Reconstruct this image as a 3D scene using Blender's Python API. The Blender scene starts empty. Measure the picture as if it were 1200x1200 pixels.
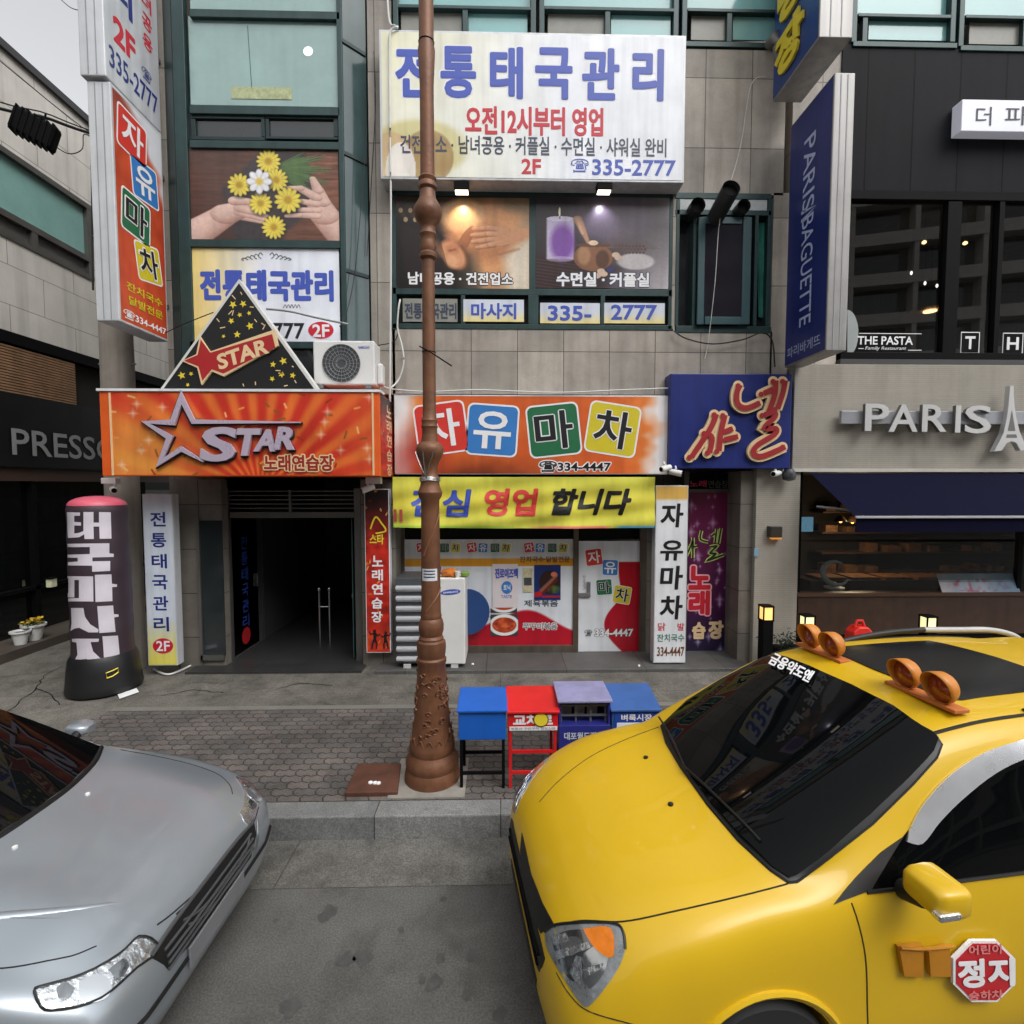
import bpy, bmesh, math, random
import numpy as np
from mathutils import Vector, Matrix
from mathutils.bvhtree import BVHTree
random.seed(7); RNG = np.random.RandomState(7)
SC = bpy.context.scene
COL = SC.collection
# ---------------------------------------------------------------- camera
CAM_H, YAW, PITCH, FPX = 2.75, math.radians(1.3), math.radians(3.0), 600.0
cam = bpy.data.cameras.new('camera'); cam.sensor_width = 36; cam.lens = 18; cam.clip_end = 2000; cam.clip_start = 0.05
cam_o = bpy.data.objects.new('camera', cam); COL.objects.link(cam_o)
cam_o.location = (0, 0, CAM_H); cam_o.rotation_euler = (math.pi/2 - PITCH, 0, -YAW)
SC.camera = cam_o
# ---------------------------------------------------------------- sky and sun (overcast)
SUN_EL, SUN_AZ = math.radians(52), math.radians(142)
world = bpy.data.worlds.new('World'); SC.world = world; world.use_nodes = True
wn = world.node_tree; bg = wn.nodes['Background']
sky = wn.nodes.new('ShaderNodeTexSky'); sky.sky_type = 'NISHITA'; sky.sun_disc = False
sky.sun_elevation = SUN_EL; sky.sun_rotation = SUN_AZ; sky.air_density = 1.0; sky.dust_density = 4.0; sky.ozone_density = 1.0
hs = wn.nodes.new('ShaderNodeHueSaturation'); hs.inputs['Saturation'].default_value = 0.1; hs.inputs['Value'].default_value = 1.4
wn.links.new(sky.outputs[0], hs.inputs['Color']); wn.links.new(hs.outputs[0], bg.inputs['Color'])
bg.inputs['Strength'].default_value = 0.15
sun = bpy.data.lights.new('sun', 'SUN'); sun.energy = 0.5; sun.angle = math.radians(50); sun.color = (1, .965, .92)
sun_o = bpy.data.objects.new('sun', sun); COL.objects.link(sun_o)
_sd = Vector((math.sin(SUN_AZ)*math.cos(SUN_EL), math.cos(SUN_AZ)*math.cos(SUN_EL), math.sin(SUN_EL)))
sun_o.rotation_euler = _sd.to_track_quat('Z', 'Y').to_euler(); sun_o.location = _sd*60
SC.view_settings.view_transform = 'Standard'; SC.view_settings.look = 'None'
SC.view_settings.exposure = 0.38; SC.view_settings.gamma = 1
try: SC.view_settings.use_curve_mapping = False
except Exception: pass

# ---------------------------------------------------------------- photo survey: pixel -> point on a vertical plane Y, or on a level z
_F = np.array([math.sin(YAW)*math.cos(PITCH), math.cos(YAW)*math.cos(PITCH), -math.sin(PITCH)])
_R = np.array([math.cos(YAW), -math.sin(YAW), 0.0]); _U = np.cross(_R, _F)
_C = np.array([0, 0, CAM_H])
def ray(px, py): return _F + (px-600)/FPX*_R - (py-600)/FPX*_U
def P(px, py, Y):
    d = ray(px, py); k = Y/d[1]; return (k*d[0], CAM_H + k*d[2])
def PX(px, py, X):
    d = ray(px, py); k = X/d[0]; return (k*d[1], CAM_H + k*d[2])
def G(px, py, z=0.0):
    d = ray(px, py); k = (z-CAM_H)/d[2]; return (k*d[0], k*d[1])
def RECT(x0, y0, x1, y1, Y):
    a = P(x0, y0, Y); b = P(x1, y0, Y); c = P(x0, y1, Y); d = P(x1, y1, Y)
    return ((a[0]+c[0])/2, (b[0]+d[0])/2, (c[1]+d[1])/2, (a[1]+b[1])/2)   # X0 X1 Z0 Z1

# ---------------------------------------------------------------- materials
def lin(c):
    if max(c) > 1.001:
        c = [v/255 for v in c]
    return tuple((v/12.92 if v <= .04045 else ((v+.055)/1.055)**2.4) for v in c[:3]) + (1,)
MATS = {}
def mat(name, col, rough=.6, metal=0, var=.12, vscale=3.0, bump=0, bscale=40, coat=0, emit=0, spec=.5, grime=0, ecol=None):
    if name in MATS: return MATS[name]
    m = bpy.data.materials.new(name); m.use_nodes = True; nt = m.node_tree; b = nt.nodes['Principled BSDF']
    c = lin(col); b.inputs['Base Color'].default_value = c
    b.inputs['Roughness'].default_value = rough; b.inputs['Metallic'].default_value = metal
    b.inputs['Specular IOR Level'].default_value = spec
    if coat: b.inputs['Coat Weight'].default_value = coat; b.inputs['Coat Roughness'].default_value = .05
    if emit:
        b.inputs['Emission Color'].default_value = lin(ecol or col); b.inputs['Emission Strength'].default_value = emit
    tc = nt.nodes.new('ShaderNodeTexCoord')
    cur = None
    if var:
        n = nt.nodes.new('ShaderNodeTexNoise'); n.inputs['Scale'].default_value = vscale; n.inputs['Detail'].default_value = 6; n.inputs['Roughness'].default_value = .65
        nt.links.new(tc.outputs['Object'], n.inputs['Vector'])
        r = nt.nodes.new('ShaderNodeMapRange'); r.inputs[1].default_value = .3; r.inputs[2].default_value = .7; r.inputs[3].default_value = 1-var; r.inputs[4].default_value = 1+var*.6
        nt.links.new(n.outputs[0], r.inputs[0])
        mx = nt.nodes.new('ShaderNodeMix'); mx.data_type = 'RGBA'; mx.blend_type = 'MULTIPLY'; mx.inputs[0].default_value = 1
        mx.inputs[6].default_value = c; nt.links.new(r.outputs[0], mx.inputs[7]); cur = mx.outputs[2]
        rr = nt.nodes.new('ShaderNodeMapRange'); rr.inputs[3].default_value = max(0, rough-.08); rr.inputs[4].default_value = min(1, rough+.1)
        nt.links.new(n.outputs[0], rr.inputs[0]); nt.links.new(rr.outputs[0], b.inputs['Roughness'])
    if grime:     # weather streaks running down
        mp = nt.nodes.new('ShaderNodeMapping'); mp.inputs['Scale'].default_value = (9, 9, .5)
        nt.links.new(tc.outputs['Object'], mp.inputs[0])
        n2 = nt.nodes.new('ShaderNodeTexNoise'); n2.inputs['Scale'].default_value = 1; n2.inputs['Detail'].default_value = 5
        nt.links.new(mp.outputs[0], n2.inputs['Vector'])
        r2 = nt.nodes.new('ShaderNodeMapRange'); r2.inputs[1].default_value = .42; r2.inputs[2].default_value = .72; r2.inputs[3].default_value = 1; r2.inputs[4].default_value = 1-grime
        nt.links.new(n2.outputs[0], r2.inputs[0])
        m2 = nt.nodes.new('ShaderNodeMix'); m2.data_type = 'RGBA'; m2.blend_type = 'MULTIPLY'; m2.inputs[0].default_value = 1
        if cur: nt.links.new(cur, m2.inputs[6])
        else: m2.inputs[6].default_value = c
        nt.links.new(r2.outputs[0], m2.inputs[7]); cur = m2.outputs[2]
    if cur: nt.links.new(cur, b.inputs['Base Color'])
    if bump:
        n3 = nt.nodes.new('ShaderNodeTexNoise'); n3.inputs['Scale'].default_value = bscale; n3.inputs['Detail'].default_value = 5
        nt.links.new(tc.outputs['Object'], n3.inputs['Vector'])
        bp = nt.nodes.new('ShaderNodeBump'); bp.inputs['Strength'].default_value = bump; bp.inputs['Distance'].default_value = .01
        nt.links.new(n3.outputs[0], bp.inputs['Height']); nt.links.new(bp.outputs[0], b.inputs['Normal'])
    MATS[name] = m; return m

def brick_mat(name, c1, c2, mortar, bw, bh, gap, axes='xz', offset=0.5, rough=.7, var=.25, vscale=2.0, grime=0, bump=.3, wavy=0, speck=0, spots=0, stain=0, sscale=2.5, spec=.5):
    if name in MATS: return MATS[name]
    m = bpy.data.materials.new(name); m.use_nodes = True; nt = m.node_tree; b = nt.nodes['Principled BSDF']; L = nt.links.new; N = nt.nodes.new
    b.inputs['Roughness'].default_value = rough; b.inputs['Specular IOR Level'].default_value = spec
    tc = N('ShaderNodeTexCoord'); sp = N('ShaderNodeSeparateXYZ'); L(tc.outputs['Object'], sp.inputs[0])
    cb = N('ShaderNodeCombineXYZ')
    idx = {'x': 0, 'y': 1, 'z': 2}
    ua, va = sp.outputs[idx[axes[0]]], sp.outputs[idx[axes[1]]]
    if wavy:        # interlocking pavers: zigzag joints
        def wave(src, k, amp):
            a = N('ShaderNodeMath'); a.operation = 'MULTIPLY'; a.inputs[1].default_value = k; L(src, a.inputs[0])
            s = N('ShaderNodeMath'); s.operation = 'PINGPONG'; s.inputs[1].default_value = 1; L(a.outputs[0], s.inputs[0])
            q = N('ShaderNodeMath'); q.operation = 'MULTIPLY'; q.inputs[1].default_value = amp; L(s.outputs[0], q.inputs[0]); return q.outputs[0]
        w1 = wave(ua, 4/bw, wavy); w2 = wave(va, 2/bh, wavy)
        a1 = N('ShaderNodeMath'); a1.operation = 'ADD'; L(va, a1.inputs[0]); L(w1, a1.inputs[1])
        a2 = N('ShaderNodeMath'); a2.operation = 'ADD'; L(ua, a2.inputs[0]); L(w2, a2.inputs[1])
        ua, va = a2.outputs[0], a1.outputs[0]
    L(ua, cb.inputs[0]); L(va, cb.inputs[1])
    br = N('ShaderNodeTexBrick'); br.offset = offset; br.inputs['Scale'].default_value = 1
    br.inputs['Color1'].default_value = lin(c1); br.inputs['Color2'].default_value = lin(c2); br.inputs['Mortar'].default_value = lin(mortar)
    br.inputs['Mortar Size'].default_value = gap; br.inputs['Mortar Smooth'].default_value = .2
    br.inputs['Brick Width'].default_value = bw; br.inputs['Row Height'].default_value = bh
    L(cb.outputs[0], br.inputs['Vector'])
    n = N('ShaderNodeTexNoise'); n.inputs['Scale'].default_value = vscale; n.inputs['Detail'].default_value = 8; n.inputs['Roughness'].default_value = .7
    L(tc.outputs['Object'], n.inputs['Vector'])
    r = N('ShaderNodeMapRange'); r.inputs[1].default_value = .3; r.inputs[2].default_value = .7; r.inputs[3].default_value = 1-var; r.inputs[4].default_value = 1+var*.5
    L(n.outputs[0], r.inputs[0])
    cur = br.outputs[0]
    def mul(cur, src):
        q = N('ShaderNodeMix'); q.data_type = 'RGBA'; q.blend_type = 'MULTIPLY'; q.inputs[0].default_value = 1
        L(cur, q.inputs[6]); L(src, q.inputs[7]); return q.outputs[2]
    cur = mul(cur, r.outputs[0])
    if grime:
        mp = N('ShaderNodeMapping'); mp.inputs['Scale'].default_value = (6, 6, .45); L(tc.outputs['Object'], mp.inputs[0])
        n2 = N('ShaderNodeTexNoise'); n2.inputs['Scale'].default_value = 1; n2.inputs['Detail'].default_value = 6; L(mp.outputs[0], n2.inputs['Vector'])
        r2 = N('ShaderNodeMapRange'); r2.inputs[1].default_value = .45; r2.inputs[2].default_value = .75; r2.inputs[3].default_value = 1; r2.inputs[4].default_value = 1-grime
        L(n2.outputs[0], r2.inputs[0]); cur = mul(cur, r2.outputs[0])
    if speck:
        n4 = N('ShaderNodeTexNoise'); n4.inputs['Scale'].default_value = 90; n4.inputs['Detail'].default_value = 3; L(tc.outputs['Object'], n4.inputs['Vector'])
        r4 = N('ShaderNodeMapRange'); r4.inputs[1].default_value = .35; r4.inputs[2].default_value = .65; r4.inputs[3].default_value = 1-speck; r4.inputs[4].default_value = 1+speck
        L(n4.outputs[0], r4.inputs[0]); cur = mul(cur, r4.outputs[0])
    if stain:       # blotches with an edge of their own: oil, damp, chewing gum, patched joints
        n6 = N('ShaderNodeTexNoise'); n6.inputs['Scale'].default_value = sscale; n6.inputs['Detail'].default_value = 7; n6.inputs['Roughness'].default_value = .62; n6.inputs['Distortion'].default_value = .6; L(tc.outputs['Object'], n6.inputs['Vector'])
        r6 = N('ShaderNodeMapRange'); r6.inputs[1].default_value = .53; r6.inputs[2].default_value = .66; r6.inputs[3].default_value = 1; r6.inputs[4].default_value = 1-stain
        L(n6.outputs[0], r6.inputs[0]); cur = mul(cur, r6.outputs[0])
    if spots:
        v = N('ShaderNodeTexVoronoi'); v.inputs['Scale'].default_value = 2.3; L(tc.outputs['Object'], v.inputs['Vector'])
        r5 = N('ShaderNodeMapRange'); r5.inputs[1].default_value = .035; r5.inputs[2].default_value = .07; r5.inputs[3].default_value = 1-spots; r5.inputs[4].default_value = 1
        L(v.outputs[0], r5.inputs[0]); cur = mul(cur, r5.outputs[0])
    L(cur, b.inputs['Base Color'])
    bp = N('ShaderNodeBump'); bp.inputs['Strength'].default_value = bump; bp.inputs['Distance'].default_value = .01; bp.invert = True
    L(br.outputs[1], bp.inputs['Height']); L(bp.outputs[0], b.inputs['Normal'])
    MATS[name] = m; return m

def glass_mat(name, tint=(.75, .8, .8), refl=1.0, rough=.01, ior=1.5):
    if name in MATS: return MATS[name]
    m = bpy.data.materials.new(name); m.use_nodes = True; nt = m.node_tree; nt.nodes.remove(nt.nodes['Principled BSDF'])
    out = nt.nodes['Material Output']; t = nt.nodes.new('ShaderNodeBsdfTransparent'); t.inputs[0].default_value = tint + (1,)
    g = nt.nodes.new('ShaderNodeBsdfGlossy'); g.inputs['Roughness'].default_value = rough
    f = nt.nodes.new('ShaderNodeFresnel'); f.inputs[0].default_value = ior
    mu = nt.nodes.new('ShaderNodeMath'); mu.operation = 'MULTIPLY'; mu.inputs[1].default_value = refl; nt.links.new(f.outputs[0], mu.inputs[0]); ge = nt.nodes.new('ShaderNodeNewGeometry'); ma = nt.nodes.new('ShaderNodeMath'); ma.operation = 'MULTIPLY_ADD'; ma.inputs[1].default_value = -refl; ma.inputs[2].default_value = refl; nt.links.new(ge.outputs['Backfacing'], ma.inputs[0]); nt.links.new(ma.outputs[0], mu.inputs[1])     # only the outer face mirrors
    mx = nt.nodes.new('ShaderNodeMixShader'); nt.links.new(mu.outputs[0], mx.inputs[0]); nt.links.new(t.outputs[0], mx.inputs[1]); nt.links.new(g.outputs[0], mx.inputs[2])
    nt.links.new(mx.outputs[0], out.inputs[0]); MATS[name] = m; return m

def print_mat(name, rough=.45):
    """printed vinyl: colours come from the mesh's own print"""
    if name in MATS: return MATS[name]
    m = bpy.data.materials.new(name); m.use_nodes = True; nt = m.node_tree; b = nt.nodes['Principled BSDF']
    a = nt.nodes.new('ShaderNodeVertexColor'); a.layer_name = 'print'
    tc = nt.nodes.new('ShaderNodeTexCoord'); n = nt.nodes.new('ShaderNodeTexNoise'); n.inputs['Scale'].default_value = 2.5; n.inputs['Detail'].default_value = 6
    nt.links.new(tc.outputs['Object'], n.inputs['Vector'])
    r = nt.nodes.new('ShaderNodeMapRange'); r.inputs[1].default_value = .3; r.inputs[2].default_value = .7; r.inputs[3].default_value = .88; r.inputs[4].default_value = 1.04
    nt.links.new(n.outputs[0], r.inputs[0])
    mx = nt.nodes.new('ShaderNodeMix'); mx.data_type = 'RGBA'; mx.blend_type = 'MULTIPLY'; mx.inputs[0].default_value = 1
    nt.links.new(a.outputs[0], mx.inputs[6]); nt.links.new(r.outputs[0], mx.inputs[7])
    mp = nt.nodes.new('ShaderNodeMapping'); mp.inputs['Scale'].default_value = (7, 7, .6); nt.links.new(tc.outputs['Object'], mp.inputs[0])
    n2 = nt.nodes.new('ShaderNodeTexNoise'); n2.inputs['Scale'].default_value = 1; n2.inputs['Detail'].default_value = 7; nt.links.new(mp.outputs[0], n2.inputs['Vector'])     # rain streaks on the vinyl
    r2 = nt.nodes.new('ShaderNodeMapRange'); r2.inputs[1].default_value = .45; r2.inputs[2].default_value = .7; r2.inputs[3].default_value = 1; r2.inputs[4].default_value = .84; nt.links.new(n2.outputs[0], r2.inputs[0])
    m2 = nt.nodes.new('ShaderNodeMix'); m2.data_type = 'RGBA'; m2.blend_type = 'MULTIPLY'; m2.inputs[0].default_value = 1; nt.links.new(mx.outputs[2], m2.inputs[6]); nt.links.new(r2.outputs[0], m2.inputs[7])
    nt.links.new(m2.outputs[2], b.inputs['Base Color']); b.inputs['Roughness'].default_value = rough
    MATS[name] = m; return m

# ---------------------------------------------------------------- mesh building
def wloc(o):
    v = Vector((0, 0, 0))
    while o is not None: v = v + o.location; o = o.parent
    return v
class MB:
    def __init__(s): s.v = []; s.f = []; s.mi = []; s.cur = 0
    def poly(s, pts):
        i = len(s.v); s.v += [tuple(p) for p in pts]; s.f.append(list(range(i, i+len(pts)))); s.mi.append(s.cur); return s
    def box(s, x0, x1, y0, y1, z0, z1):
        i = len(s.v); s.v += [(x, y, z) for z in (z0, z1) for y in (y0, y1) for x in (x0, x1)]
        for q in ((0, 2, 3, 1), (4, 5, 7, 6), (0, 1, 5, 4), (1, 3, 7, 5), (3, 2, 6, 7), (2, 0, 4, 6)):
            s.f.append([i+k for k in q]); s.mi.append(s.cur)
        return s
    def obox(s, c, ax, ay, az):
        """oriented box: centre, three half-axis vectors"""
        c, ax, ay, az = map(Vector, (c, ax, ay, az)); i = len(s.v)
        for k in (-1, 1):
            for j in (-1, 1):
                for h in (-1, 1): s.v.append(tuple(c+ax*h+ay*j+az*k))
        for q in ((0, 2, 3, 1), (4, 5, 7, 6), (0, 1, 5, 4), (1, 3, 7, 5), (3, 2, 6, 7), (2, 0, 4, 6)):
            s.f.append([i+k for k in q]); s.mi.append(s.cur)
        return s
    def rbox(s, x0, y0, x1, y1, Y0, Y1):
        """box whose front (plane Y0) fills a survey rectangle"""
        X0, X1, Z0, Z1 = RECT(x0, y0, x1, y1, Y0); return s.box(X0, X1, Y0, Y1, Z0, Z1)
    def prism(s, pts, vec):
        """closed outline pts (3D, planar) swept by vec"""
        n = len(pts); i = len(s.v); vec = Vector(vec)
        s.v += [tuple(p) for p in pts] + [tuple(Vector(p)+vec) for p in pts]
        s.f.append(list(range(i, i+n))); s.f.append(list(range(i+2*n-1, i+n-1, -1))); s.mi += [s.cur]*2
        for k in range(n):
            j = (k+1) % n; s.f.append([i+k, i+n+k, i+n+j, i+j]); s.mi.append(s.cur)
        return s
    def tube(s, path, r, n=8, cap=True):
        path = [Vector(p) for p in path]; rings = []
        rs = r if isinstance(r, (list, tuple)) else [r]*len(path)
        up = Vector((0, 0, 1))
        for k, p in enumerate(path):
            t = (path[min(k+1, len(path)-1)]-path[max(k-1, 0)]).normalized()
            a = t.cross(up)
            if a.length < 1e-3: a = t.cross(Vector((1, 0, 0)))
            a.normalize(); b = t.cross(a); i = len(s.v)
            s.v += [tuple(p+(a*math.cos(2*math.pi*q/n)+b*math.sin(2*math.pi*q/n))*rs[k]) for q in range(n)]; rings.append(i)
        for k in range(len(rings)-1):
            for q in range(n):
                s.f.append([rings[k]+q, rings[k]+(q+1) % n, rings[k+1]+(q+1) % n, rings[k+1]+q]); s.mi.append(s.cur)
        if cap:
            s.f.append([rings[0]+q for q in range(n)][::-1]); s.f.append([rings[-1]+q for q in range(n)]); s.mi += [s.cur]*2
        return s
    def lathe(s, cx, cy, prof, n=32, cap=True):
        i0 = len(s.v)
        for (r, z) in prof: s.v += [(cx+r*math.cos(2*math.pi*q/n), cy+r*math.sin(2*math.pi*q/n), z) for q in range(n)]
        for k in range(len(prof)-1):
            for q in range(n):
                a = i0+k*n; s.f.append([a+q, a+(q+1) % n, a+n+(q+1) % n, a+n+q]); s.mi.append(s.cur)
        if cap:
            s.f.append([i0+q for q in range(n)][::-1]); s.f.append([i0+(len(prof)-1)*n+q for q in range(n)]); s.mi += [s.cur]*2
        return s
    def grid(s, pts, closed=False):
        """pts[i][j] -> quads"""
        i0 = len(s.v); nr, nc = len(pts), len(pts[0])
        for r in pts: s.v += [tuple(p) for p in r]
        for a in range(nr-1):
            for b in range(nc if closed else nc-1):
                c = (b+1) % nc; s.f.append([i0+a*nc+b, i0+a*nc+c, i0+(a+1)*nc+c, i0+(a+1)*nc+b]); s.mi.append(s.cur)
        return s
    def mesh(s, m):
        i = len(s.v); s.v += m[0]; s.f += [[i+k for k in f] for f in m[1]]; s.mi += [s.cur]*len(m[1]); return s
    def build(s, name, mats, parent=None, smooth=False, bevel=0, loc=None, recalc=True, merge=False, seg=2):
        me = bpy.data.meshes.new(name)
        if parent is None and loc is None:
            a = np.array(s.v); loc = Vector(((a[:, 0].min()+a[:, 0].max())/2, (a[:, 1].min()+a[:, 1].max())/2, a[:, 2].min()))
        off = wloc(parent) if parent is not None else Vector(loc)
        me.from_pydata([(x-off.x, y-off.y, z-off.z) for x, y, z in s.v], [], s.f)
        for m in (mats if isinstance(mats, (list, tuple)) else [mats]): me.materials.append(m)
        if len(me.materials) > 1: me.polygons.foreach_set('material_index', s.mi)
        if recalc or merge:
            bm = bmesh.new(); bm.from_mesh(me)
            if merge: bmesh.ops.remove_doubles(bm, verts=bm.verts, dist=1e-5)
            if recalc: bmesh.ops.recalc_face_normals(bm, faces=bm.faces)
            bm.to_mesh(me); bm.free()
        if smooth:
            me.polygons.foreach_set('use_smooth', [True]*len(me.polygons))
            try: me.set_sharp_from_angle(angle=math.radians(smooth if smooth is not True and smooth > 1 else 40))
            except Exception: pass
        o = bpy.data.objects.new(name, me); COL.objects.link(o)
        if parent is not None: o.parent = parent
        else: o.location = off
        if bevel:
            b = o.modifiers.new('bevel', 'BEVEL'); b.width = bevel; b.segments = seg; b.limit_method = 'ANGLE'; b.angle_limit = math.radians(40)
        return o
def tag(o, label, cat, group=None, kind=None):
    if label: o['label'] = label
    if cat: o['category'] = cat
    if group: o['group'] = group
    if kind: o['kind'] = kind
    return o
def thing(name, label, cat, loc=(0, 0, 0), group=None):
    o = bpy.data.objects.new(name, None); COL.objects.link(o); o.location = loc; o.empty_display_size = .2
    return tag(o, label, cat, group)
def struct(o): o['kind'] = 'structure'; return o

# ---------------------------------------------------------------- lettering
_TC = {}
def glyphs(text, off=0.0, shear=0.0, space=1.0, line=1.0, res=3):
    """outline of a text -> (verts normalised to its ink box 0..1, faces, aspect)"""
    key = (text, off, shear, space, line)
    if key in _TC: return _TC[key]
    c = bpy.data.curves.new('t', 'FONT'); c.body = text; c.size = 1; c.offset = off; c.resolution_u = res; c.shear = shear
    c.space_character = space; c.space_line = line; c.dimensions = '2D'; c.fill_mode = 'BOTH'
    o = bpy.data.objects.new('t', c); COL.objects.link(o)
    dg = bpy.context.evaluated_depsgraph_get(); me = bpy.data.meshes.new_from_object(o.evaluated_get(dg))
    v = np.array([tuple(q.co)[:2] for q in me.vertices]); f = [list(p.vertices) for p in me.polygons]
    bpy.data.objects.remove(o); bpy.data.curves.remove(c); bpy.data.meshes.remove(me)
    lo, hi = v.min(0), v.max(0); _TC[key] = ((v-lo)/(hi-lo), f, (hi-lo)[0]/(hi-lo)[1]); return _TC[key]
def lay(mb, text, org, u, v, off=.018, shear=0, space=1.0, depth=0, pad=0.0, line=1.0):
    """text filling the parallelogram org + a*u + b*v ; depth extrudes against the facing normal; heavy weights are built from closely stacked copies"""
    if off > .02 and not depth:
        g, f, _ = glyphs(text, .012, shear, space, line); org, u, v = Vector(org), Vector(u), Vector(v); n = u.cross(v).normalized(); h = v.length*1.05
        r = (off-.012)*h; ku, kv = max(.3, 1-2*r/u.length)+2*pad/u.length, max(.3, 1-2*r/v.length)+2*pad/v.length; uh, vh = u.normalized(), v.normalized(); m = 8 if off < .06 else 14; ring = [(math.cos(2*math.pi*k/m), math.sin(2*math.pi*k/m)) for k in range(m)]
        if off >= .06: ring += [(.5*math.cos(2*math.pi*k/8), .5*math.sin(2*math.pi*k/8)) for k in range(8)]
        for k, (cx, cy) in enumerate([(0, 0)]+ring):
            o2 = org+uh*(r*cx)+vh*(r*cy)-n*(.00012*k); mb.mesh(([tuple(o2+u*((p-.5)*ku+.5)+v*((q-.5)*kv+.5)) for p, q in g], f))
        return mb
    g, f, _ = glyphs(text, off, shear, space, line); org, u, v = Vector(org), Vector(u), Vector(v)
    pu, pv = pad/u.length if pad else 0, pad/v.length if pad else 0
    pts = [org + u*(a*(1+2*pu)-pu) + v*(b*(1+2*pv)-pv) for a, b in g]
    if not depth: mb.mesh(([tuple(p) for p in pts], f)); return mb
    n = u.cross(v).normalized(); i = len(mb.v); k = len(pts)
    mb.v += [tuple(p) for p in pts] + [tuple(p-n*depth) for p in pts]
    edges = {}
    for q in f:
        mb.f.append([i+x for x in q]); mb.mi.append(mb.cur)
        for a, b in zip(q, q[1:]+q[:1]):
            if (b, a) in edges: edges.pop((b, a))
            else: edges[(a, b)] = 1
    for a, b in edges: mb.f.append([i+a, i+k+a, i+k+b, i+b]); mb.mi.append(mb.cur)
    return mb
def text(parent, s, r, Y, m, off=.018, shear=0, space=1.0, depth=0, name='lettering', edge=None, edge_w=.012, mb=None):
    """lettering on a wall-parallel plane Y inside survey rectangle r (x0,y0,x1,y1)"""
    X0, X1, Z0, Z1 = RECT(*r, Y)
    if edge:
        b = MB(); lay(b, s, (X0, Y+.0025, Z0), (X1-X0, 0, 0), (0, 0, Z1-Z0), off+edge_w/(Z1-Z0), shear, space, 0, pad=edge_w)
        b.build('lettering_edge', edge, parent, recalc=False)
    b = mb or MB(); lay(b, s, (X0, Y, Z0), (X1-X0, 0, 0), (0, 0, Z1-Z0), off, shear, space, depth)
    return b if mb else b.build(name, m, parent, recalc=False)
def stroke_pts(path, w):
    """flat ribbon outline round a 2D path; w half-width (number or per-point list)"""
    p = [Vector((a, b)) for a, b in path]; n = len(p); ws = w if isinstance(w, (list, tuple)) else [w]*n; L, R = [], []
    for k in range(n):
        t0 = (p[k]-p[k-1]).normalized() if k else (p[1]-p[0]).normalized()
        t1 = (p[k+1]-p[k]).normalized() if k < n-1 else t0
        n0, n1 = Vector((-t0.y, t0.x)), Vector((-t1.y, t1.x)); m = (n0+n1)
        if m.length < 1e-4: m = n0
        m.normalize(); q = ws[k]/max(.45, m.dot(n0)); L.append(p[k]+m*q); R.append(p[k]-m*q)
    return L, R
def smooth_path(pts, n=6):
    out = []; k = len(pts)
    for i in range(k-1):
        p0, p1, p2, p3 = (np.array(pts[max(0, min(k-1, j))], float) for j in (i-1, i, i+1, i+2))
        for t in np.linspace(0, 1, n, endpoint=False):
            out.append(tuple(.5*((2*p1)+(-p0+p2)*t+(2*p0-5*p1+4*p2-p3)*t*t+(-p0+3*p1-3*p2+p3)*t**3)))
    out.append(tuple(pts[-1])); return out
def ribbon(mb, path_px, w_px, Y, depth=0.0, round_end=True):
    """stroke drawn on plane Y from survey points"""
    L, R = stroke_pts(path_px, w_px); k = len(L)
    def pt(q, dy=0): x, z = P(q.x, q.y, Y); return (x, Y+dy, z)
    for i in range(k-1):
        a = [pt(L[i]), pt(L[i+1]), pt(R[i+1]), pt(R[i])]
        if depth: mb.prism(a, (0, depth, 0))
        else: mb.poly(a)
    return mb
def disc(mb, cx, cy, rx, ry, Y, n=24):
    mb.poly([(lambda q: (q[0], Y, q[1]))(P(cx+rx*math.cos(2*math.pi*k/n), cy+ry*math.sin(2*math.pi*k/n), Y)) for k in range(n)]); return mb
def shape(mb, pts_px, Y, depth=0):
    a = [(lambda q: (q[0], Y, q[1]))(P(x, y, Y)) for x, y in pts_px]
    if depth: mb.prism(a, (0, depth, 0))
    else: mb.poly(a)
    return mb
def star_px(cx, cy, r, rot=0, inner=.42):
    return [(cx+(r if k % 2 == 0 else r*inner)*math.sin(math.pi*k/5+rot), cy-(r if k % 2 == 0 else r*inner)*math.cos(math.pi*k/5+rot)) for k in range(10)]
def round_rect(cx, cy, w, h, rot, rad, n=5):
    out = []
    for sx, sy, a0 in ((1, -1, -90), (1, 1, 0), (-1, 1, 90), (-1, -1, 180)):
        for k in range(n):
            a = math.radians(a0+90*k/(n-1)); x = sx*(w/2-rad)+rad*math.cos(a); y = sy*(h/2-rad)+rad*math.sin(a)
            c, s_ = math.cos(rot), math.sin(rot); out.append((cx+x*c-y*s_, cy+x*s_+y*c))
    return out

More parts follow.
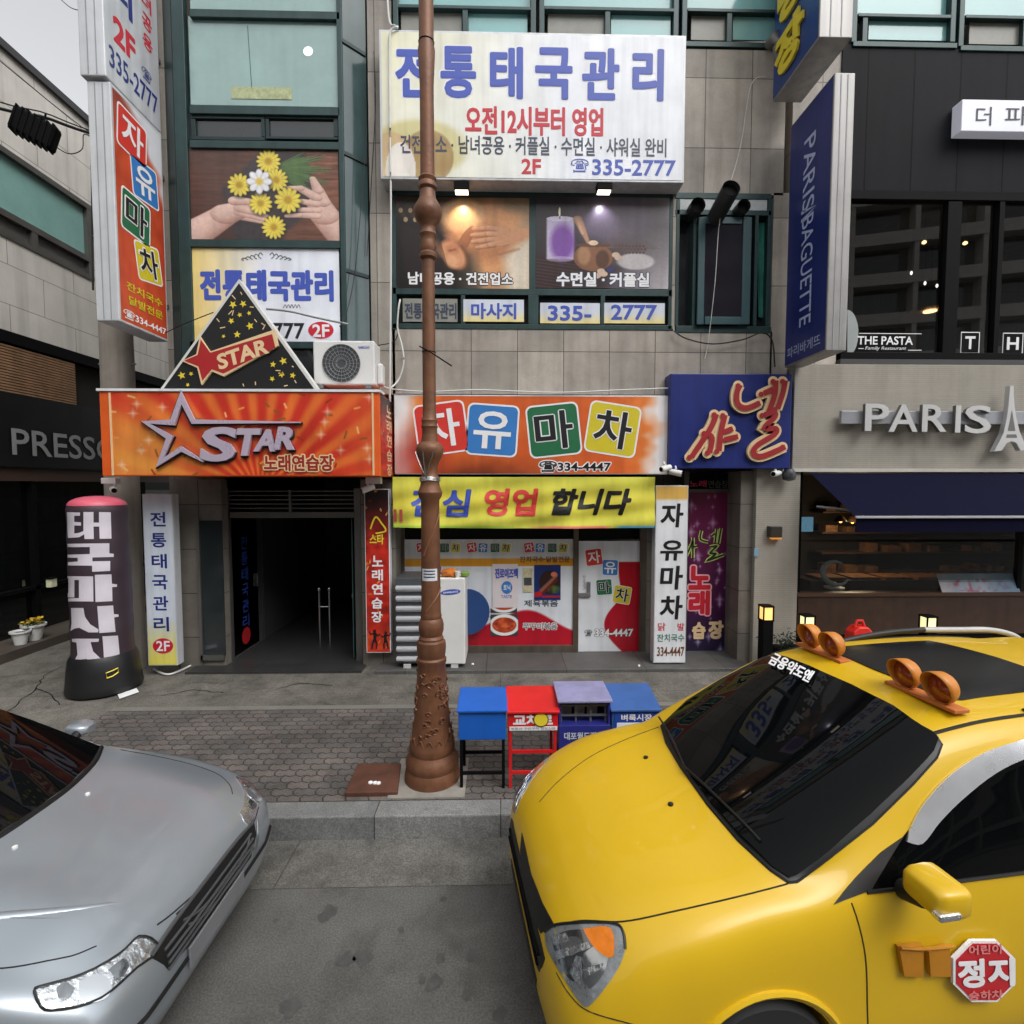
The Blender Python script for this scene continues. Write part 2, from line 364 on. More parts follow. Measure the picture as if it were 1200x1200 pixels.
# ---------------------------------------------------------------- printed pictures (posters): colours per mesh point
def printed(name, parent, org, u, v, nx, ny, fn, rough=.45):
    uu, vv = np.meshgrid(np.linspace(0, 1, nx), np.linspace(0, 1, ny)); rgb = np.clip(fn(uu, 1-vv), 0, 255)/255    # v counts down from the top, as in a picture
    rgb = np.where(rgb <= .04045, rgb/12.92, ((rgb+.055)/1.055)**2.4)
    org, u, v = map(np.array, (org, u, v)); pts = org+uu[..., None]*u+vv[..., None]*v
    off = np.array(wloc(parent)) if parent is not None else pts.reshape(-1, 3).min(0)
    me = bpy.data.meshes.new(name); i = np.arange(nx*ny).reshape(ny, nx)
    q = np.stack([i[:-1, :-1], i[:-1, 1:], i[1:, 1:], i[1:, :-1]], -1).reshape(-1, 4)
    me.from_pydata((pts.reshape(-1, 3)-off).tolist(), [], q.tolist())
    ca = me.color_attributes.new('print', 'FLOAT_COLOR', 'POINT')
    ca.data.foreach_set('color', np.concatenate([rgb.reshape(-1, 3), np.ones((nx*ny, 1))], 1).astype(np.float32).ravel())
    me.materials.append(print_mat('printed_vinyl_%d' % int(rough*100), rough))
    o = bpy.data.objects.new(name, me); COL.objects.link(o)
    if parent is not None: o.parent = parent
    else: o.location = off
    return o
def printed_px(name, parent, r, Y, nx, ny, fn, rough=.45):
    X0, X1, Z0, Z1 = RECT(*r, Y); return printed(name, parent, (X0, Y, Z0), (X1-X0, 0, 0), (0, 0, Z1-Z0), nx, ny, fn, rough)
def A(c): return np.array(c, float)
def mixc(img, c, m): return img*(1-m[..., None])+A(c)*m[..., None]
def sm(d, s): return np.clip(.5-d/s, 0, 1)
def ell(x, y, cx, cy, rx, ry, soft=.06, rot=0):
    c, s = math.cos(rot), math.sin(rot); dx, dy = x-cx, y-cy; a, b = dx*c+dy*s, -dx*s+dy*c
    return sm(np.sqrt((a/rx)**2+(b/ry)**2)-1, soft)
def caps(x, y, x0, y0, x1, y1, r0, r1=None, soft=.01):
    r1 = r0 if r1 is None else r1; dx, dy = x1-x0, y1-y0; t = np.clip(((x-x0)*dx+(y-y0)*dy)/(dx*dx+dy*dy+1e-12), 0, 1)
    return sm(np.hypot(x-x0-t*dx, y-y0-t*dy)-(r0+(r1-r0)*t), soft)
def pol(x, y, pts, soft=.01):
    ins = np.zeros(x.shape, bool); d = np.full(x.shape, 9.0); n = len(pts)
    for k in range(n):
        (x0, y0), (x1, y1) = pts[k], pts[(k+1) % n]
        c = ((y0 > y) != (y1 > y)) & (x < (x1-x0)*(y-y0)/((y1-y0) if y1 != y0 else 1e-9)+x0); ins ^= c
        dx, dy = x1-x0, y1-y0; t = np.clip(((x-x0)*dx+(y-y0)*dy)/(dx*dx+dy*dy+1e-12), 0, 1); d = np.minimum(d, np.hypot(x-x0-t*dx, y-y0-t*dy))
    return sm(np.where(ins, -d, d), soft)
def vnoise(x, y, sx, sy, seed=0):
    r = np.random.RandomState(seed); g = r.rand(64, 64); a, b = x*sx % 63, y*sy % 63; i, j = a.astype(int), b.astype(int); f, h = a-i, b-j; f, h = f*f*(3-2*f), h*h*(3-2*h)
    return (g[j, i]*(1-f)+g[j, i+1]*f)*(1-h)+(g[j+1, i]*(1-f)+g[j+1, i+1]*f)*h
# ================================================================ palette
M_asph = brick_mat('asphalt', (88, 87, 84), (86, 85, 82), (86, 85, 82), 900, 900, 0, 'xy', rough=.85, var=.35, vscale=1.1, speck=.26, spots=.4, bump=0, stain=.3, sscale=1.7)
M_gutter = brick_mat('gutter_concrete', (100, 98, 93), (95, 94, 89), (70, 68, 65), 3.1, 9, .006, 'xy', rough=.85, var=.4, vscale=2.6, speck=.32, bump=.2, stain=.3, sscale=3.5)
M_curb = brick_mat('curb_granite', (132, 132, 130), (112, 114, 114), (48, 46, 44), .98, 3, .004, 'xy', rough=.7, var=.35, vscale=4, speck=.28, bump=.5, stain=.3, sscale=4)
M_paver = brick_mat('interlocking_pavers', (104, 96, 91), (84, 82, 80), (55, 52, 49), .185, .096, .008, 'xy', rough=.85, var=.5, vscale=1.6, speck=.3, wavy=.021, bump=.5, stain=.32, sscale=2.2)
M_apron = brick_mat('apron_concrete', (106, 102, 95), (100, 97, 90), (74, 70, 66), 2.9, 2.6, .004, 'xy', rough=.88, var=.5, vscale=1.9, speck=.35, spots=.6, bump=.2, stain=.38, sscale=2.8)
M_stepslab = brick_mat('step_slab', (84, 83, 81), (77, 76, 75), (50, 48, 46), 1.1, .8, .006, 'xy', rough=.6, var=.3, vscale=3, speck=.2, bump=.2)
M_earth = mat('ground_base', (90, 88, 84), .9)
M_stone = brick_mat('stone_cladding', (182, 173, 162), (152, 145, 136), (88, 84, 79), .64, .92, .006, 'xz', offset=0, rough=.62, var=.3, vscale=1.5, grime=.32, speck=.09, bump=.4, stain=.12, sscale=1.3)
M_stone2 = brick_mat('entrance_stone', (122, 116, 108), (112, 107, 100), (62, 58, 55), .42, .62, .006, 'xz', offset=0, rough=.5, var=.3, vscale=2, grime=.3, speck=.1, bump=.4)
M_plaster = brick_mat('bakery_plaster', (158, 152, 142), (154, 149, 139), (140, 134, 125), .6, .028, .0025, 'xz', rough=.75, var=.12, vscale=2, grime=.14, speck=.05, bump=.25)
M_metal = brick_mat('dark_metal_panel', (29, 30, 35), (26, 27, 31), (10, 10, 12), .65, 9, .012, 'xz', offset=0, rough=.6, var=.14, vscale=1.5, grime=.2, bump=.5, spec=.08)
M_leftwall = brick_mat('left_wall_tile', (230, 225, 217), (225, 220, 212), (160, 155, 148), 1.25, .62, .007, 'yz', rough=.6, var=.12, vscale=1.2, grime=.22, bump=.3)
M_green = mat('green_frame', (42, 66, 66), .42, .2, var=.25, vscale=5, grime=.25)
M_greend = mat('green_frame_dark', (30, 48, 49), .45, .2, var=.2, vscale=5)
M_mint = mat('frosted_mint_glass', (138, 168, 164), .06, var=.2, vscale=.9, grime=.05, spec=1)
M_mint2 = mat('mint_glass_blue', (128, 178, 178), .1, var=.08, vscale=1.2, spec=.7)
M_dkglass = mat('dark_glass', (10, 12, 14), .02, var=0, spec=1.0)
M_smoke = mat('smoked_glass', (38, 44, 46), .06, var=.2, vscale=2, spec=.7)
M_clear = glass_mat('shop_glass', (.72, .75, .75), 1.2)
M_black = mat('black_paint', (14, 14, 15), .6, spec=.08)
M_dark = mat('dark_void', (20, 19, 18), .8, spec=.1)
M_shop = mat('shop_interior_wall', (42, 36, 32), .8)
M_white = mat('white_metal', (222, 224, 228), .45, var=.1, grime=.12)
M_grey = mat('grey_metal', (140, 141, 142), .4, .6, var=.15)
M_steel = mat('stainless_steel', (190, 190, 188), .22, .95, var=.06)
M_alu = mat('aluminium_frame', (120, 118, 114), .35, .7, var=.15)
M_cable = mat('black_cable', (16, 16, 17), .6, var=0)
M_cablew = mat('white_conduit', (205, 205, 202), .5, var=.1)
M_plastic = mat('white_plastic', (214, 214, 212), .4, var=.06)
Y0 = 7.2     # face of the main facade
YB = 6.95    # face of the glazed bay

# ================================================================ ground
struct(MB().box(-300, 300, -300, 300, -.6, -.03).build('ground', M_earth))
struct(MB().poly([(-150, -22, 0), (150, -22, 0), (150, 3.88, 0), (-150, 3.88, 0)]).build('road', M_asph))
yg = G(600, 1037)[1]
struct(MB().poly([(-150, yg, .004), (150, yg, .004), (150, 3.86, .004), (-150, 3.86, .004)]).build('gutter', M_gutter, loc=(0, 0, 0)))
ZS = .19
struct(MB().box(-60, 60, 3.86, 4.06, -.02, ZS).build('kerb', M_curb, bevel=.012, loc=(0, 0, 0)))
yp = G(600, 826, ZS)[1]; xp = G(120, 838, ZS)[0]
struct(MB().box(-60, 60, 4.06, 24, -.02, ZS-.006).build('pavement_concrete', M_apron))
struct(MB().poly([(xp-.35, 4.06, ZS), (60, 4.06, ZS), (60, yp-.07, ZS), (xp, yp-.07, ZS)]).build('brick_pavement', M_paver))
struct(MB().box(xp, 60, yp-.07, yp+.03, ZS-.02, ZS+.003).build('pavement_edging', mat('edging_granite', (112, 110, 104), .75, var=.25, vscale=4)))
struct(MB().poly([(-60, -60, .10), (60, -60, .10), (60, -10, .10), (-60, -10, .10)]).build('far_pavement', M_apron))

# ================================================================ main building
bld = thing('stone_clad_building', 'beige stone clad building with green window frames and a dark open street entrance', 'building', (-.4, Y0, 0))
sw = MB()
def st(x0, y0, x1, y1, d=.3, Y=Y0): sw.rbox(x0, y0, x1, y1, Y, Y+d)
TOP = -170
st(188, TOP, 208, 462); st(432, TOP, 460, 462)
st(460, 55, 920, 226); st(788, 226, 792, 388); st(904, 226, 925, 462); st(460, 384, 788, 462); st(788, 388, 904, 462)
st(908, TOP, 925, 226) if False else None
st(460, TOP, 925, -75)
sw.build('wall', M_stone, bld)
MB().rbox(188, TOP-20, 1400, TOP, Y0-.08, Y0+.4).build('parapet', M_stone, bld)
core = MB(); XL = P(188, 500, Y0)[0]; XE0, XE1 = P(262, 700, Y0)[0], P(424, 700, Y0)[0]; XR = P(925, 500, Y0)[0]
XM = P(940, 300, Y0)[0]; core.box(XL, XM, Y0+.46, 16, 3.05, 11.4); core.box(XM, 14, Y0+.46, 16, 3.05, 4.4); core.box(XM, 14, Y0+.46, 16, 7.05, 11.4); core.box(XM, 14, Y0+3.6, 16, 4.4, 7.05)                                 # upper mass
core.box(XL, XE0, Y0+.15, 16, 0, 3.05); core.box(XE1, XR+.25, Y0+.75, 16, 0, 3.05)
core.build('core', M_stone2, bld)
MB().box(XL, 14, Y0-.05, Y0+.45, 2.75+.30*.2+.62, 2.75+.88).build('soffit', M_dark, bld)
# --- entrance hall
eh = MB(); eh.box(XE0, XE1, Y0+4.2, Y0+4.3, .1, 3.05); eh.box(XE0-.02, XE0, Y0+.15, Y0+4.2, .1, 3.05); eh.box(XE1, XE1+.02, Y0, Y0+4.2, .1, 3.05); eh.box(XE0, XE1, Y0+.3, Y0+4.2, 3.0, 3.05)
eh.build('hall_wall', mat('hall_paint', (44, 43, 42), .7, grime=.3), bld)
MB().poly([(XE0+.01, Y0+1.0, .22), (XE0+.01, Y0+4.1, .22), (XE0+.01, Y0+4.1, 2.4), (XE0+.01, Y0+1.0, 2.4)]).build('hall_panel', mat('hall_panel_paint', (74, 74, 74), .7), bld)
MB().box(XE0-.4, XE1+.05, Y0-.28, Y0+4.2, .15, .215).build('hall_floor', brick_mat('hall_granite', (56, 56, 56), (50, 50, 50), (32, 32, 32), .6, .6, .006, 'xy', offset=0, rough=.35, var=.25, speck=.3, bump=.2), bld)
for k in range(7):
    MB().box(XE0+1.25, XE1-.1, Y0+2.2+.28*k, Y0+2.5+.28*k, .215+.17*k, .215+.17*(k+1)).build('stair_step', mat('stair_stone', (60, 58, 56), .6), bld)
for q in ((208, 562, 262, 786, Y0-.02, Y0+.14), (424, 562, 464, 786, Y0-.02, Y0+.7), (866, 552, 884, 786, Y0-.02, Y0+.7)): MB().rbox(*q).build('pillar', M_stone2, bld)
fr = MB()
for a in ((262, 572, 269, 780), (416, 572, 424, 780), (269, 600, 416, 607), (338, 574, 341, 600)): fr.rbox(*a, Y0+.12, Y0+.18)
ent = fr.build('entrance_frame', M_alu, bld, bevel=.004)
gr = MB()
for k in range(5): gr.rbox(269, 575+k*5, 416, 576.3+k*5, Y0+.15, Y0+.17)
gr.build('transom_grille', M_alu, ent)
sg = MB(); sg.rbox(234, 610, 262, 768, Y0-.045, Y0-.03); sl = sg.build('side_pane', M_smoke, ent)
sf = MB(); 
for a in ((232, 607, 235, 774), (235, 768, 262, 774)): sf.rbox(*a, Y0-.07, Y0-.03)
sf.build('side_frame', M_alu, ent)
# open glass door swung into the hall
x0 = P(270, 700, Y0+.2)[0]; dz0, dz1 = .24, P(300, 608, Y0+.15)[1]
door = MB().box(x0, x0+.012, Y0+.22, Y0+1.15, dz0, dz1).build('glass_door', glass_mat('door_glass', (.5, .55, .55), 1.2), bld)
df = MB(); df.box(x0-.01, x0+.03, Y0+.19, Y0+.22, dz0-.02, dz1); df.box(x0-.01, x0+.03, Y0+1.15, Y0+1.18, dz0-.02, dz1); df.box(x0-.01, x0+.03, Y0+.22, Y0+1.15, dz0-.02, dz0)
df.build('door_rail', M_alu, door)
dl = MB()
for k, ch in enumerate('전통태국관리'):
    lay(dl, ch, (x0+.016, Y0+.5, 1.98-.24*k-.2), (0, .2, 0), (0, 0, .2), .01)
dl.build('lettering', mat('door_letter_blue', (46, 70, 150), .5), door, recalc=False)
dc = MB(); dc.poly([(x0+.0155, Y0+.6+.13*math.cos(a), .46+.13*math.sin(a)) for a in np.linspace(0, 2*math.pi, 24, endpoint=False)]); dc.build('round_badge', mat('badge_red', (170, 30, 36), .5), door)
MB().box(x0+.014, x0+.05, Y0+.95, Y0+.97, 1.15, 1.35).build('handle', M_steel, door)
x1 = P(414, 700, Y0+.2)[0]
door2 = MB().box(x1-.012, x1, Y0+.2, Y0+.95, dz0, dz1).build('glass_door', mat('green_edge_glass', (62, 92, 90), .08, var=.05), bld)
MB().box(x1-.05, x1-.014, Y0+.3, Y0+.32, 1.1, 1.16).build('handle', M_steel, door2)

# --- glazed bay on the left
bay = MB()
for a in ((208, -70, 222, 556), (398, -70, 404, 556), (222, 12, 398, 21), (222, 124, 398, 134), (222, 165, 398, 174), (222, 281, 398, 290), (222, 400, 398, 408), (222, -70, 398, -62), (222, -150, 398, -142)):
    bay.rbox(*a, YB, YB+.09)
bf = bay.build('bay_window', M_green, bld, bevel=.006)
pn = MB(); 
pn.rbox(222, 21, 398, 124, YB+.05, YB+.08); pn.rbox(222, -62, 398, 12, YB+.05, YB+.08); pn.rbox(222, -142, 398, -70, YB+.05, YB+.08)
pn.build('bay_glass', M_mint, bf)
disc_ = lambda cx, cy, rx, ry, Y: MB().poly([(P(cx+rx*math.cos(t), cy+ry*math.sin(t), Y)[0], Y, P(cx+rx*math.cos(t), cy+ry*math.sin(t), Y)[1]) for t in np.linspace(0, 6.283, 20, endpoint=False)])
disc_(361, 60, 5.5, 5.5, YB+.047).build('lamp_glow', mat('lamp_through_film', (240, 250, 248), .4, var=0, emit=.9), bf)
MB().rbox(271, 102, 342, 116, YB+.044, YB+.046).build('film_strip', mat('yellowed_strip', (176, 184, 140), .5, var=.35, vscale=16), bf)
MB().tube([(P(288, 26, YB)[0], YB+.046, P(288, 26, YB)[1]), (P(293, 100, YB)[0], YB+.046, P(293, 100, YB)[1])], .004, 5).build('film_seam', M_green, bf)
for q in ((222, 134, 398, 165), (222, 408, 398, 556)): MB().rbox(*q, YB+.06, YB+.09).build('smoked_pane', M_smoke, bf)
f2 = MB()
for a in ((224, 135, 310, 139), (224, 160, 310, 164), (224, 139, 229, 160), (306, 139, 310, 160), (311, 136, 396, 139), (311, 160, 396, 163), (311, 139, 315, 160), (391, 139, 396, 160)): f2.rbox(*a, YB+.03, YB+.06)
f2.build('sash', M_greend, bf, bevel=.003)
xa, xb = P(404, 300, YB)[0], P(432, 300, Y0)[0]; zt, zb = 11.4, 3.4
ch = MB().prism([(xa, YB+.02, zb), (xb, Y0, zb), (xb, Y0+.06, zb), (xa-.05, YB+.08, zb)], (0, 0, zt-zb)).build('bay_side', mat('bay_side_glass', (58, 80, 80), .12, var=.2, grime=.3, spec=.7), bf)
for yy in (-60, 48, 180, 318, 420):
    z = P(404, yy, YB)[1]; MB().prism([(xa, YB-.005, z), (xb, Y0-.025, z), (xb, Y0, z), (xa, YB+.02, z)], (0, 0, .045)).build('bay_side_rail', M_greend, bf)
MB().prism([(P(208, 300, YB)[0], YB+.02, zb), (P(200, 300, Y0)[0], Y0, zb), (P(200, 300, Y0)[0], Y0+.06, zb), (P(208, 300, YB)[0]+.05, YB+.08, zb)], (0, 0, zt-zb)).build('bay_side', M_green, bf)
MB().rbox(222, 408, 398, 556, YB+.1, YB+.2).build('bay_back', M_dark, bf)

# --- middle windows of the upper floor
wf = MB(); YW = Y0+.03
for a in ((460, 224, 788, 231), (460, 338, 788, 346), (460, 380, 788, 386), (458, 224, 464, 386), (784, 224, 788, 386), (620, 231, 628, 338), (619, 346, 631, 380), (540, 346, 545, 380), (704, 346, 709, 380)):
    wf.rbox(*a, YW-.04, YW+.06)
w1 = wf.build('window', M_green, bld, bevel=.005)
MB().rbox(460, 226, 788, 384, YW+.05, YW+.07).build('pane', M_smoke, w1)
# right-hand window with an open casement
wf = MB(); YR = Y0+.10
for a in ((792, 226, 904, 233), (792, 246, 904, 252), (792, 382, 904, 390), (792, 233, 796, 382), (899, 233, 904, 382), (812, 252, 816, 382), (884, 252, 888, 382)): wf.rbox(*a, Y0-.01, YR+.05)
w2 = wf.build('window', M_green, bld, bevel=.005)
MB().rbox(792, 252, 904, 382, YR+.04, YR+.06).build('pane', mat('dim_pane', (34, 38, 42), .08, var=.2, spec=.7), w2)
MB().rbox(796, 233, 899, 246, Y0+.0, Y0+.04).build('clear_transom', mat('white_transom', (190, 196, 196), .3, var=.25, vscale=6), w2)
cf = MB()
for a in ((818, 254, 826, 380), (870, 254, 880, 380), (826, 254, 870, 262), (826, 371, 870, 380)): cf.rbox(*a, Y0-.07, Y0-.03)
cs = cf.build('casement', mat('casement_teal', (46, 78, 84), .4, var=.15), w2, bevel=.005)
MB().rbox(826, 262, 870, 371, Y0-.055, Y0-.045).build('casement_glass', mat('casement_pane', (36, 34, 42), .1, var=.15), cs)
cg = MB(); pts = []
for i in range(14):
    rw = []
    for j in range(10):
        x, z = P(888+j*1.2, 262+i*8.5, YR); rw.append((x, YR-.02+.015*math.sin(j*2.1+i*.25), z))
    pts.append(rw)
cg.grid(pts).build('curtain', mat('green_curtain', (40, 120, 104), .8, var=.3, vscale=9), w2, smooth=True)
# top row of windows
def top_window(parent, x0, x1, yb, split, Y, sash_y):
    w = MB()
    w.rbox(x0, yb-6, x1, yb, Y-.05, Y+.06); w.rbox(x0, -75, x0+6, yb-6, Y-.05, Y+.06); w.rbox(x1-6, -75, x1, yb-6, Y-.05, Y+.06); w.rbox(x0+6, sash_y-4, x1-6, sash_y, Y-.05, Y+.06)
    for s in split: w.rbox(s-3, sash_y, s+3, yb-6, Y-.04, Y+.06)
    o = w.build('window', M_green, parent, bevel=.005)
    MB().rbox(x0, -75, x1, sash_y-2, Y+.04, Y+.06).build('mint_pane', M_mint2, o)
    cuts = [x0+6]+split+[x1-6]
    for k in range(len(cuts)-1):
        a, b = cuts[k]+4, cuts[k+1]-4
        if k % 2 == 0: MB().rbox(a, sash_y+2, b, yb-8, Y+.02, Y+.04).build('dusty_pane', mat('dusty_pane', (128, 128, 120), .35, var=.2), o)
        else: MB().rbox(a, sash_y+2, b, yb-8, Y+.02, Y+.04).build('mint_pane', M_mint2, o)
    return o
top_window(bld, 460, 628, 55, [545], YW, 10); top_window(bld, 632, 796, 55, [712], YW, 12); top_window(bld, 800, 924, 55, [855], YW, 14)

# ================================================================ bakery building on the right
bk = thing('metal_clad_building', 'dark metal clad building with a beige plaster ground floor and wide bakery windows', 'building', (7, Y0, 0))
XB0 = 925
MB().rbox(985, 56, 1500, 226, Y0+.02, Y0+.3).build('metal_cladding', M_metal, bk)
MB().rbox(926, 56, 985, 432, Y0+.04, Y0+.3).build('side_cladding', M_stone, bk)
MB().rbox(930, 428, 1500, 549, Y0-.12, Y0+.25).build('fascia', M_plaster, bk, bevel=.006)
MB().rbox(929, 549, 1500, 553, Y0-.14, Y0+.25).build('fascia_trim', mat('pale_trim', (190, 186, 178), .5), bk)
MB().rbox(884, 549, 935, 790, Y0-.1, Y0+.25).build('pillar', M_plaster, bk, bevel=.006)
MB().rbox(985, 422, 1500, 428, Y0-.05, Y0+.2).build('window_sill', mat('dark_sill', (62, 62, 62), .5), bk)
# upper picture windows
f = MB()
for a in ((985, 226, 1500, 236), (985, 414, 1500, 422), (985, 236, 992, 414), (1108, 236, 1124, 414), (1168, 236, 1174, 414), (1290, 236, 1300, 414), (1400, 236, 1410, 414)): f.rbox(*a, Y0+.02, Y0+.12)
up = f.build('window', M_black, bk, bevel=.005)
MB().rbox(985, 230, 1500, 420, Y0+.09, Y0+.11).build('pane', glass_mat('tinted_glass', (.5, .52, .53), 3.0, ior=1.55), up)
MB().box(XM, XM+.05, Y0+.46, Y0+3.6, 4.4, 7.05).build('party_wall', M_shop, bk)
top_window(bk, 1000, 1122, 55, [1014], Y0+.05, 20); top_window(bk, 1126, 1260, 60, [1262-60], Y0+.05, 22); top_window(bk, 1264, 1440, 60, [1350], Y0+.05, 22)
# shop room
xs0, xs1 = P(935, 650, Y0)[0], P(1500, 650, Y0)[0]
room = MB(); room.box(xs0-.05, xs1, Y0+3.6, Y0+3.7, .1, 3.0); room.box(xs0-.1, xs0-.05, Y0+.3, Y0+3.6, .1, 3.0); room.box(xs1, xs1+.1, Y0, Y0+3.7, .1, 3.0); room.box(xs0, xs1, Y0+.1, Y0+3.6, 2.95, 3.0); room.box(xs0, xs1, Y0+.12, Y0+3.6, .15, .22)
room.build('shop_room', M_shop, bk)
wb = MB(); wb.rbox(935, 698, 1500, 742, Y0-.02, Y0+.1); wb.build('timber_dado', mat('walnut_dado', (74, 52, 40), .5, var=.3, vscale=5, grime=.2), bk)
MB().rbox(935, 742, 1500, 790, Y0, Y0+.1).build('plinth', M_dark, bk)
MB().rbox(935, 694, 1500, 698, Y0-.05, Y0+.1).build('sill', mat('walnut_sill', (92, 66, 50), .4), bk)
f = MB()
for a in ((935, 553, 939, 694), (1195, 553, 1200, 694), (1360, 553, 1365, 694)): f.rbox(*a, Y0-.01, Y0+.06)
sf_ = f.build('shop_window', M_black, bk)
MB().rbox(939, 553, 1500, 694, Y0+.02, Y0+.03).build('pane', M_clear, sf_)

# ================================================================ building across the alley
XW = -7.7
lb = thing('tiled_corner_building', 'pale tiled building across the alley with mint windows over a dark shopfront', 'building', (XW-2, 9, 0))
def lrect(x0, ytop0, ybot0, Xp=XW):   # survey column at px x0 -> (Y, ztop, zbot)
    y, a = PX(x0, ytop0, Xp); _, b = PX(x0, ybot0, Xp); return y, a, b
zr = PX(60, 108, XW)[1]; zw1 = PX(40, 199, XW)[1]; zw0 = PX(40, 293, XW)[1]; zs1 = PX(40, 269, XW)[1]
zl1 = PX(60, 405, XW)[1]; zl0 = PX(60, 470, XW)[1]; zp0 = PX(60, 549, XW)[1]
w = MB(); w.box(XW-8, XW, -6, 26, zw1, zr); w.box(XW-8, XW, -6, 26, zl1, zw0); yw1 = PX(106, 300, XW)[0]
w.box(XW-8, XW, yw1+.05, yw1+.35, zw0, zw1); w.box(XW-8, XW, yw1+1.6, 26, zw0, zw1)
w.build('wall', M_leftwall, lb)
MB().box(XW-8, XW+.06, -6, 26, zr, zr+.12).build('coping', mat('dark_coping', (60, 60, 62), .5), lb)
MB().box(XW-8, XW-.12, -6, 26, 0, zw1).build('core', M_dark, lb)
f = MB(); f.box(XW-.1, XW+.02, -6, yw1+.05, zw1-.06, zw1+.03); f.box(XW-.1, XW+.02, -6, yw1+.05, zs1-.05, zs1+.05); f.box(XW-.1, XW+.02, -6, yw1+.05, zw0-.03, zw0+.05)
for k in range(7): f.box(XW-.1, XW+.015, yw1-.06-1.17*k, yw1+.05-1.17*k, zw0+.05, zs1-.05)
for k in range(3): f.box(XW-.1, XW+.015, yw1-.06-3.51*k, yw1+.05-3.51*k, zs1+.05, zw1-.06)
w_ = f.build('window', M_alu, lb)
MB().box(XW-.1, XW-.06, -6, yw1, zs1, zw1).build('mint_pane', mat('mint_pane_pale', (140, 185, 178), .12, var=.1, spec=.7), w_)
MB().box(XW-.1, XW-.06, -6, yw1, zw0, zs1).build('grey_pane', mat('grey_pane', (104, 104, 100), .3, var=.2), w_)
f = MB(); f.box(XW-.1, XW, yw1+.4, yw1+1.6, zw0, zw1); f.build('side_pane', mat('blue_pane', (70, 96, 110), .15), lb)
lv = MB(); nl = 17
for k in range(nl):
    z = zl0+(zl1-zl0-.2)*k/nl; lv.box(XW-.1, XW+.05, 2, PX(85, 440, XW)[0], z, z+(zl1-zl0)/nl*.55)
lv.build('timber_louvre', mat('louvre_timber', (160, 122, 90), .6, var=.3, vscale=6, grime=.2), lb)
MB().box(XW-.12, XW-.08, 2, 26, zl0, zl1-.05).build('louvre_back', mat('louvre_back_dark', (40, 36, 32), .8), lb)
MB().box(XW-.12, XW+.07, 2, 26, zl1-.18, zl1).build('canopy_edge', M_black, lb)
fas = MB().box(XW-.1, XW+.08, 2, 26, zp0, zl0).build('sign_fascia', mat('fascia_black', (20, 20, 22), .35, var=.1), lb)
lt = MB(); za, zb_ = PX(40, 505, XW)[1], PX(40, 535, XW)[1]; ya, yb_ = PX(7, 520, XW)[0], PX(131, 520, XW)[0]
lay(lt, 'PRESSO', (XW+.09, ya, zb_), (0, yb_-ya, 0), (0, 0, za-zb_), .01); lt.build('lettering', mat('fascia_letter', (150, 150, 150), .4), fas, recalc=False)
MB().box(XW-.1, XW+.03, 2, 26, zp0-.22, zp0).build('timber_band', mat('door_head_timber', (70, 50, 40), .5), lb)
sh = MB()
for y in (6.2, 8.6, 10.6, 13): sh.box(XW-.1, XW, y, y+.08, .2, zp0-.22)
sh.box(XW-.1, XW, 2, 26, 1.02, 1.08); sh.build('shopfront_frame', M_black, lb)
MB().box(XW-.14, XW-.09, 2, 26, .2, zp0-.2).build('shopfront_glass', M_dkglass, lb)
MB().box(XW-.1, XW+.55, 2, 26, ZS-.01, ZS+.13).build('step', mat('shop_step', (74, 66, 58), .7, var=.3), lb)

# ================================================================ far end of the alley and the block across the road (seen in the glass)
eb = MB().box(-8.0, -2, 27, 40, 0, 4.5).build('alley_end_building', M_leftwall); tag(eb, 'low pale building closing the far end of the alley', 'building')
ap = thing('apartment_block', 'long grey apartment block standing across the road', 'building', (6, -24, 0))
MB().box(-26, 40, -36, -24, 0, 27).build('wall', mat('apartment_paint', (96, 94, 92), .8, grime=.2), ap)
b = MB()
for k in range(9): b.box(-26, 40, -24.02, -22.9, 2.9+k*2.9, 3.75+k*2.9)
b.build('balcony_rail', mat('balcony_paint', (176, 172, 166), .8), ap)
b = MB()
for k in range(8):
    for j in range(16): b.box(-25.5+j*4.1, -22.6+j*4.1, -24.0, -23.96, 3.8+k*2.9, 5.6+k*2.9)
b.build('window_row', M_smoke, ap)
b = MB()
for j in range(17): b.box(-26.1+j*4.1, -25.8+j*4.1, -24.02, -22.95, 0, 27.5)
b.build('party_wall', mat('balcony_paint', (176, 172, 166), .8), ap)

ap.location.y -= 7; ap.rotation_euler.z = math.radians(17)
# cracks in the concrete of the alley mouth
ck = MB(); r_ = random.Random(12)
for pts in ([(8, 835), (28, 818), (42, 806), (50, 792), (74, 780)], [(42, 806), (58, 812), (70, 826)], [(-30, 850), (10, 834)], [(190, 815), (230, 808), (262, 812)], [(560, 812), (600, 806), (650, 810), (700, 804)], [(330, 806), (352, 800), (390, 803)]):
    q = [Vector((*G(px, py, ZS), 0)) for px, py in pts]; f = []
    for u, v in zip(q[:-1], q[1:]): f += [u+(v-u)*t/5+Vector((r_.gauss(0, .012), r_.gauss(0, .012), 0)) for t in range(5)]
    f.append(q[-1]); L_, R_2 = stroke_pts([(p.x, p.y) for p in f], [.004+.003*r_.random() for _ in f])
    for i in range(len(f)-1): ck.poly([(p.x, p.y, ZS-.0015) for p in (L_[i], L_[i+1], R_2[i+1], R_2[i])])
struct(ck.build('pavement_crack', M_dark))
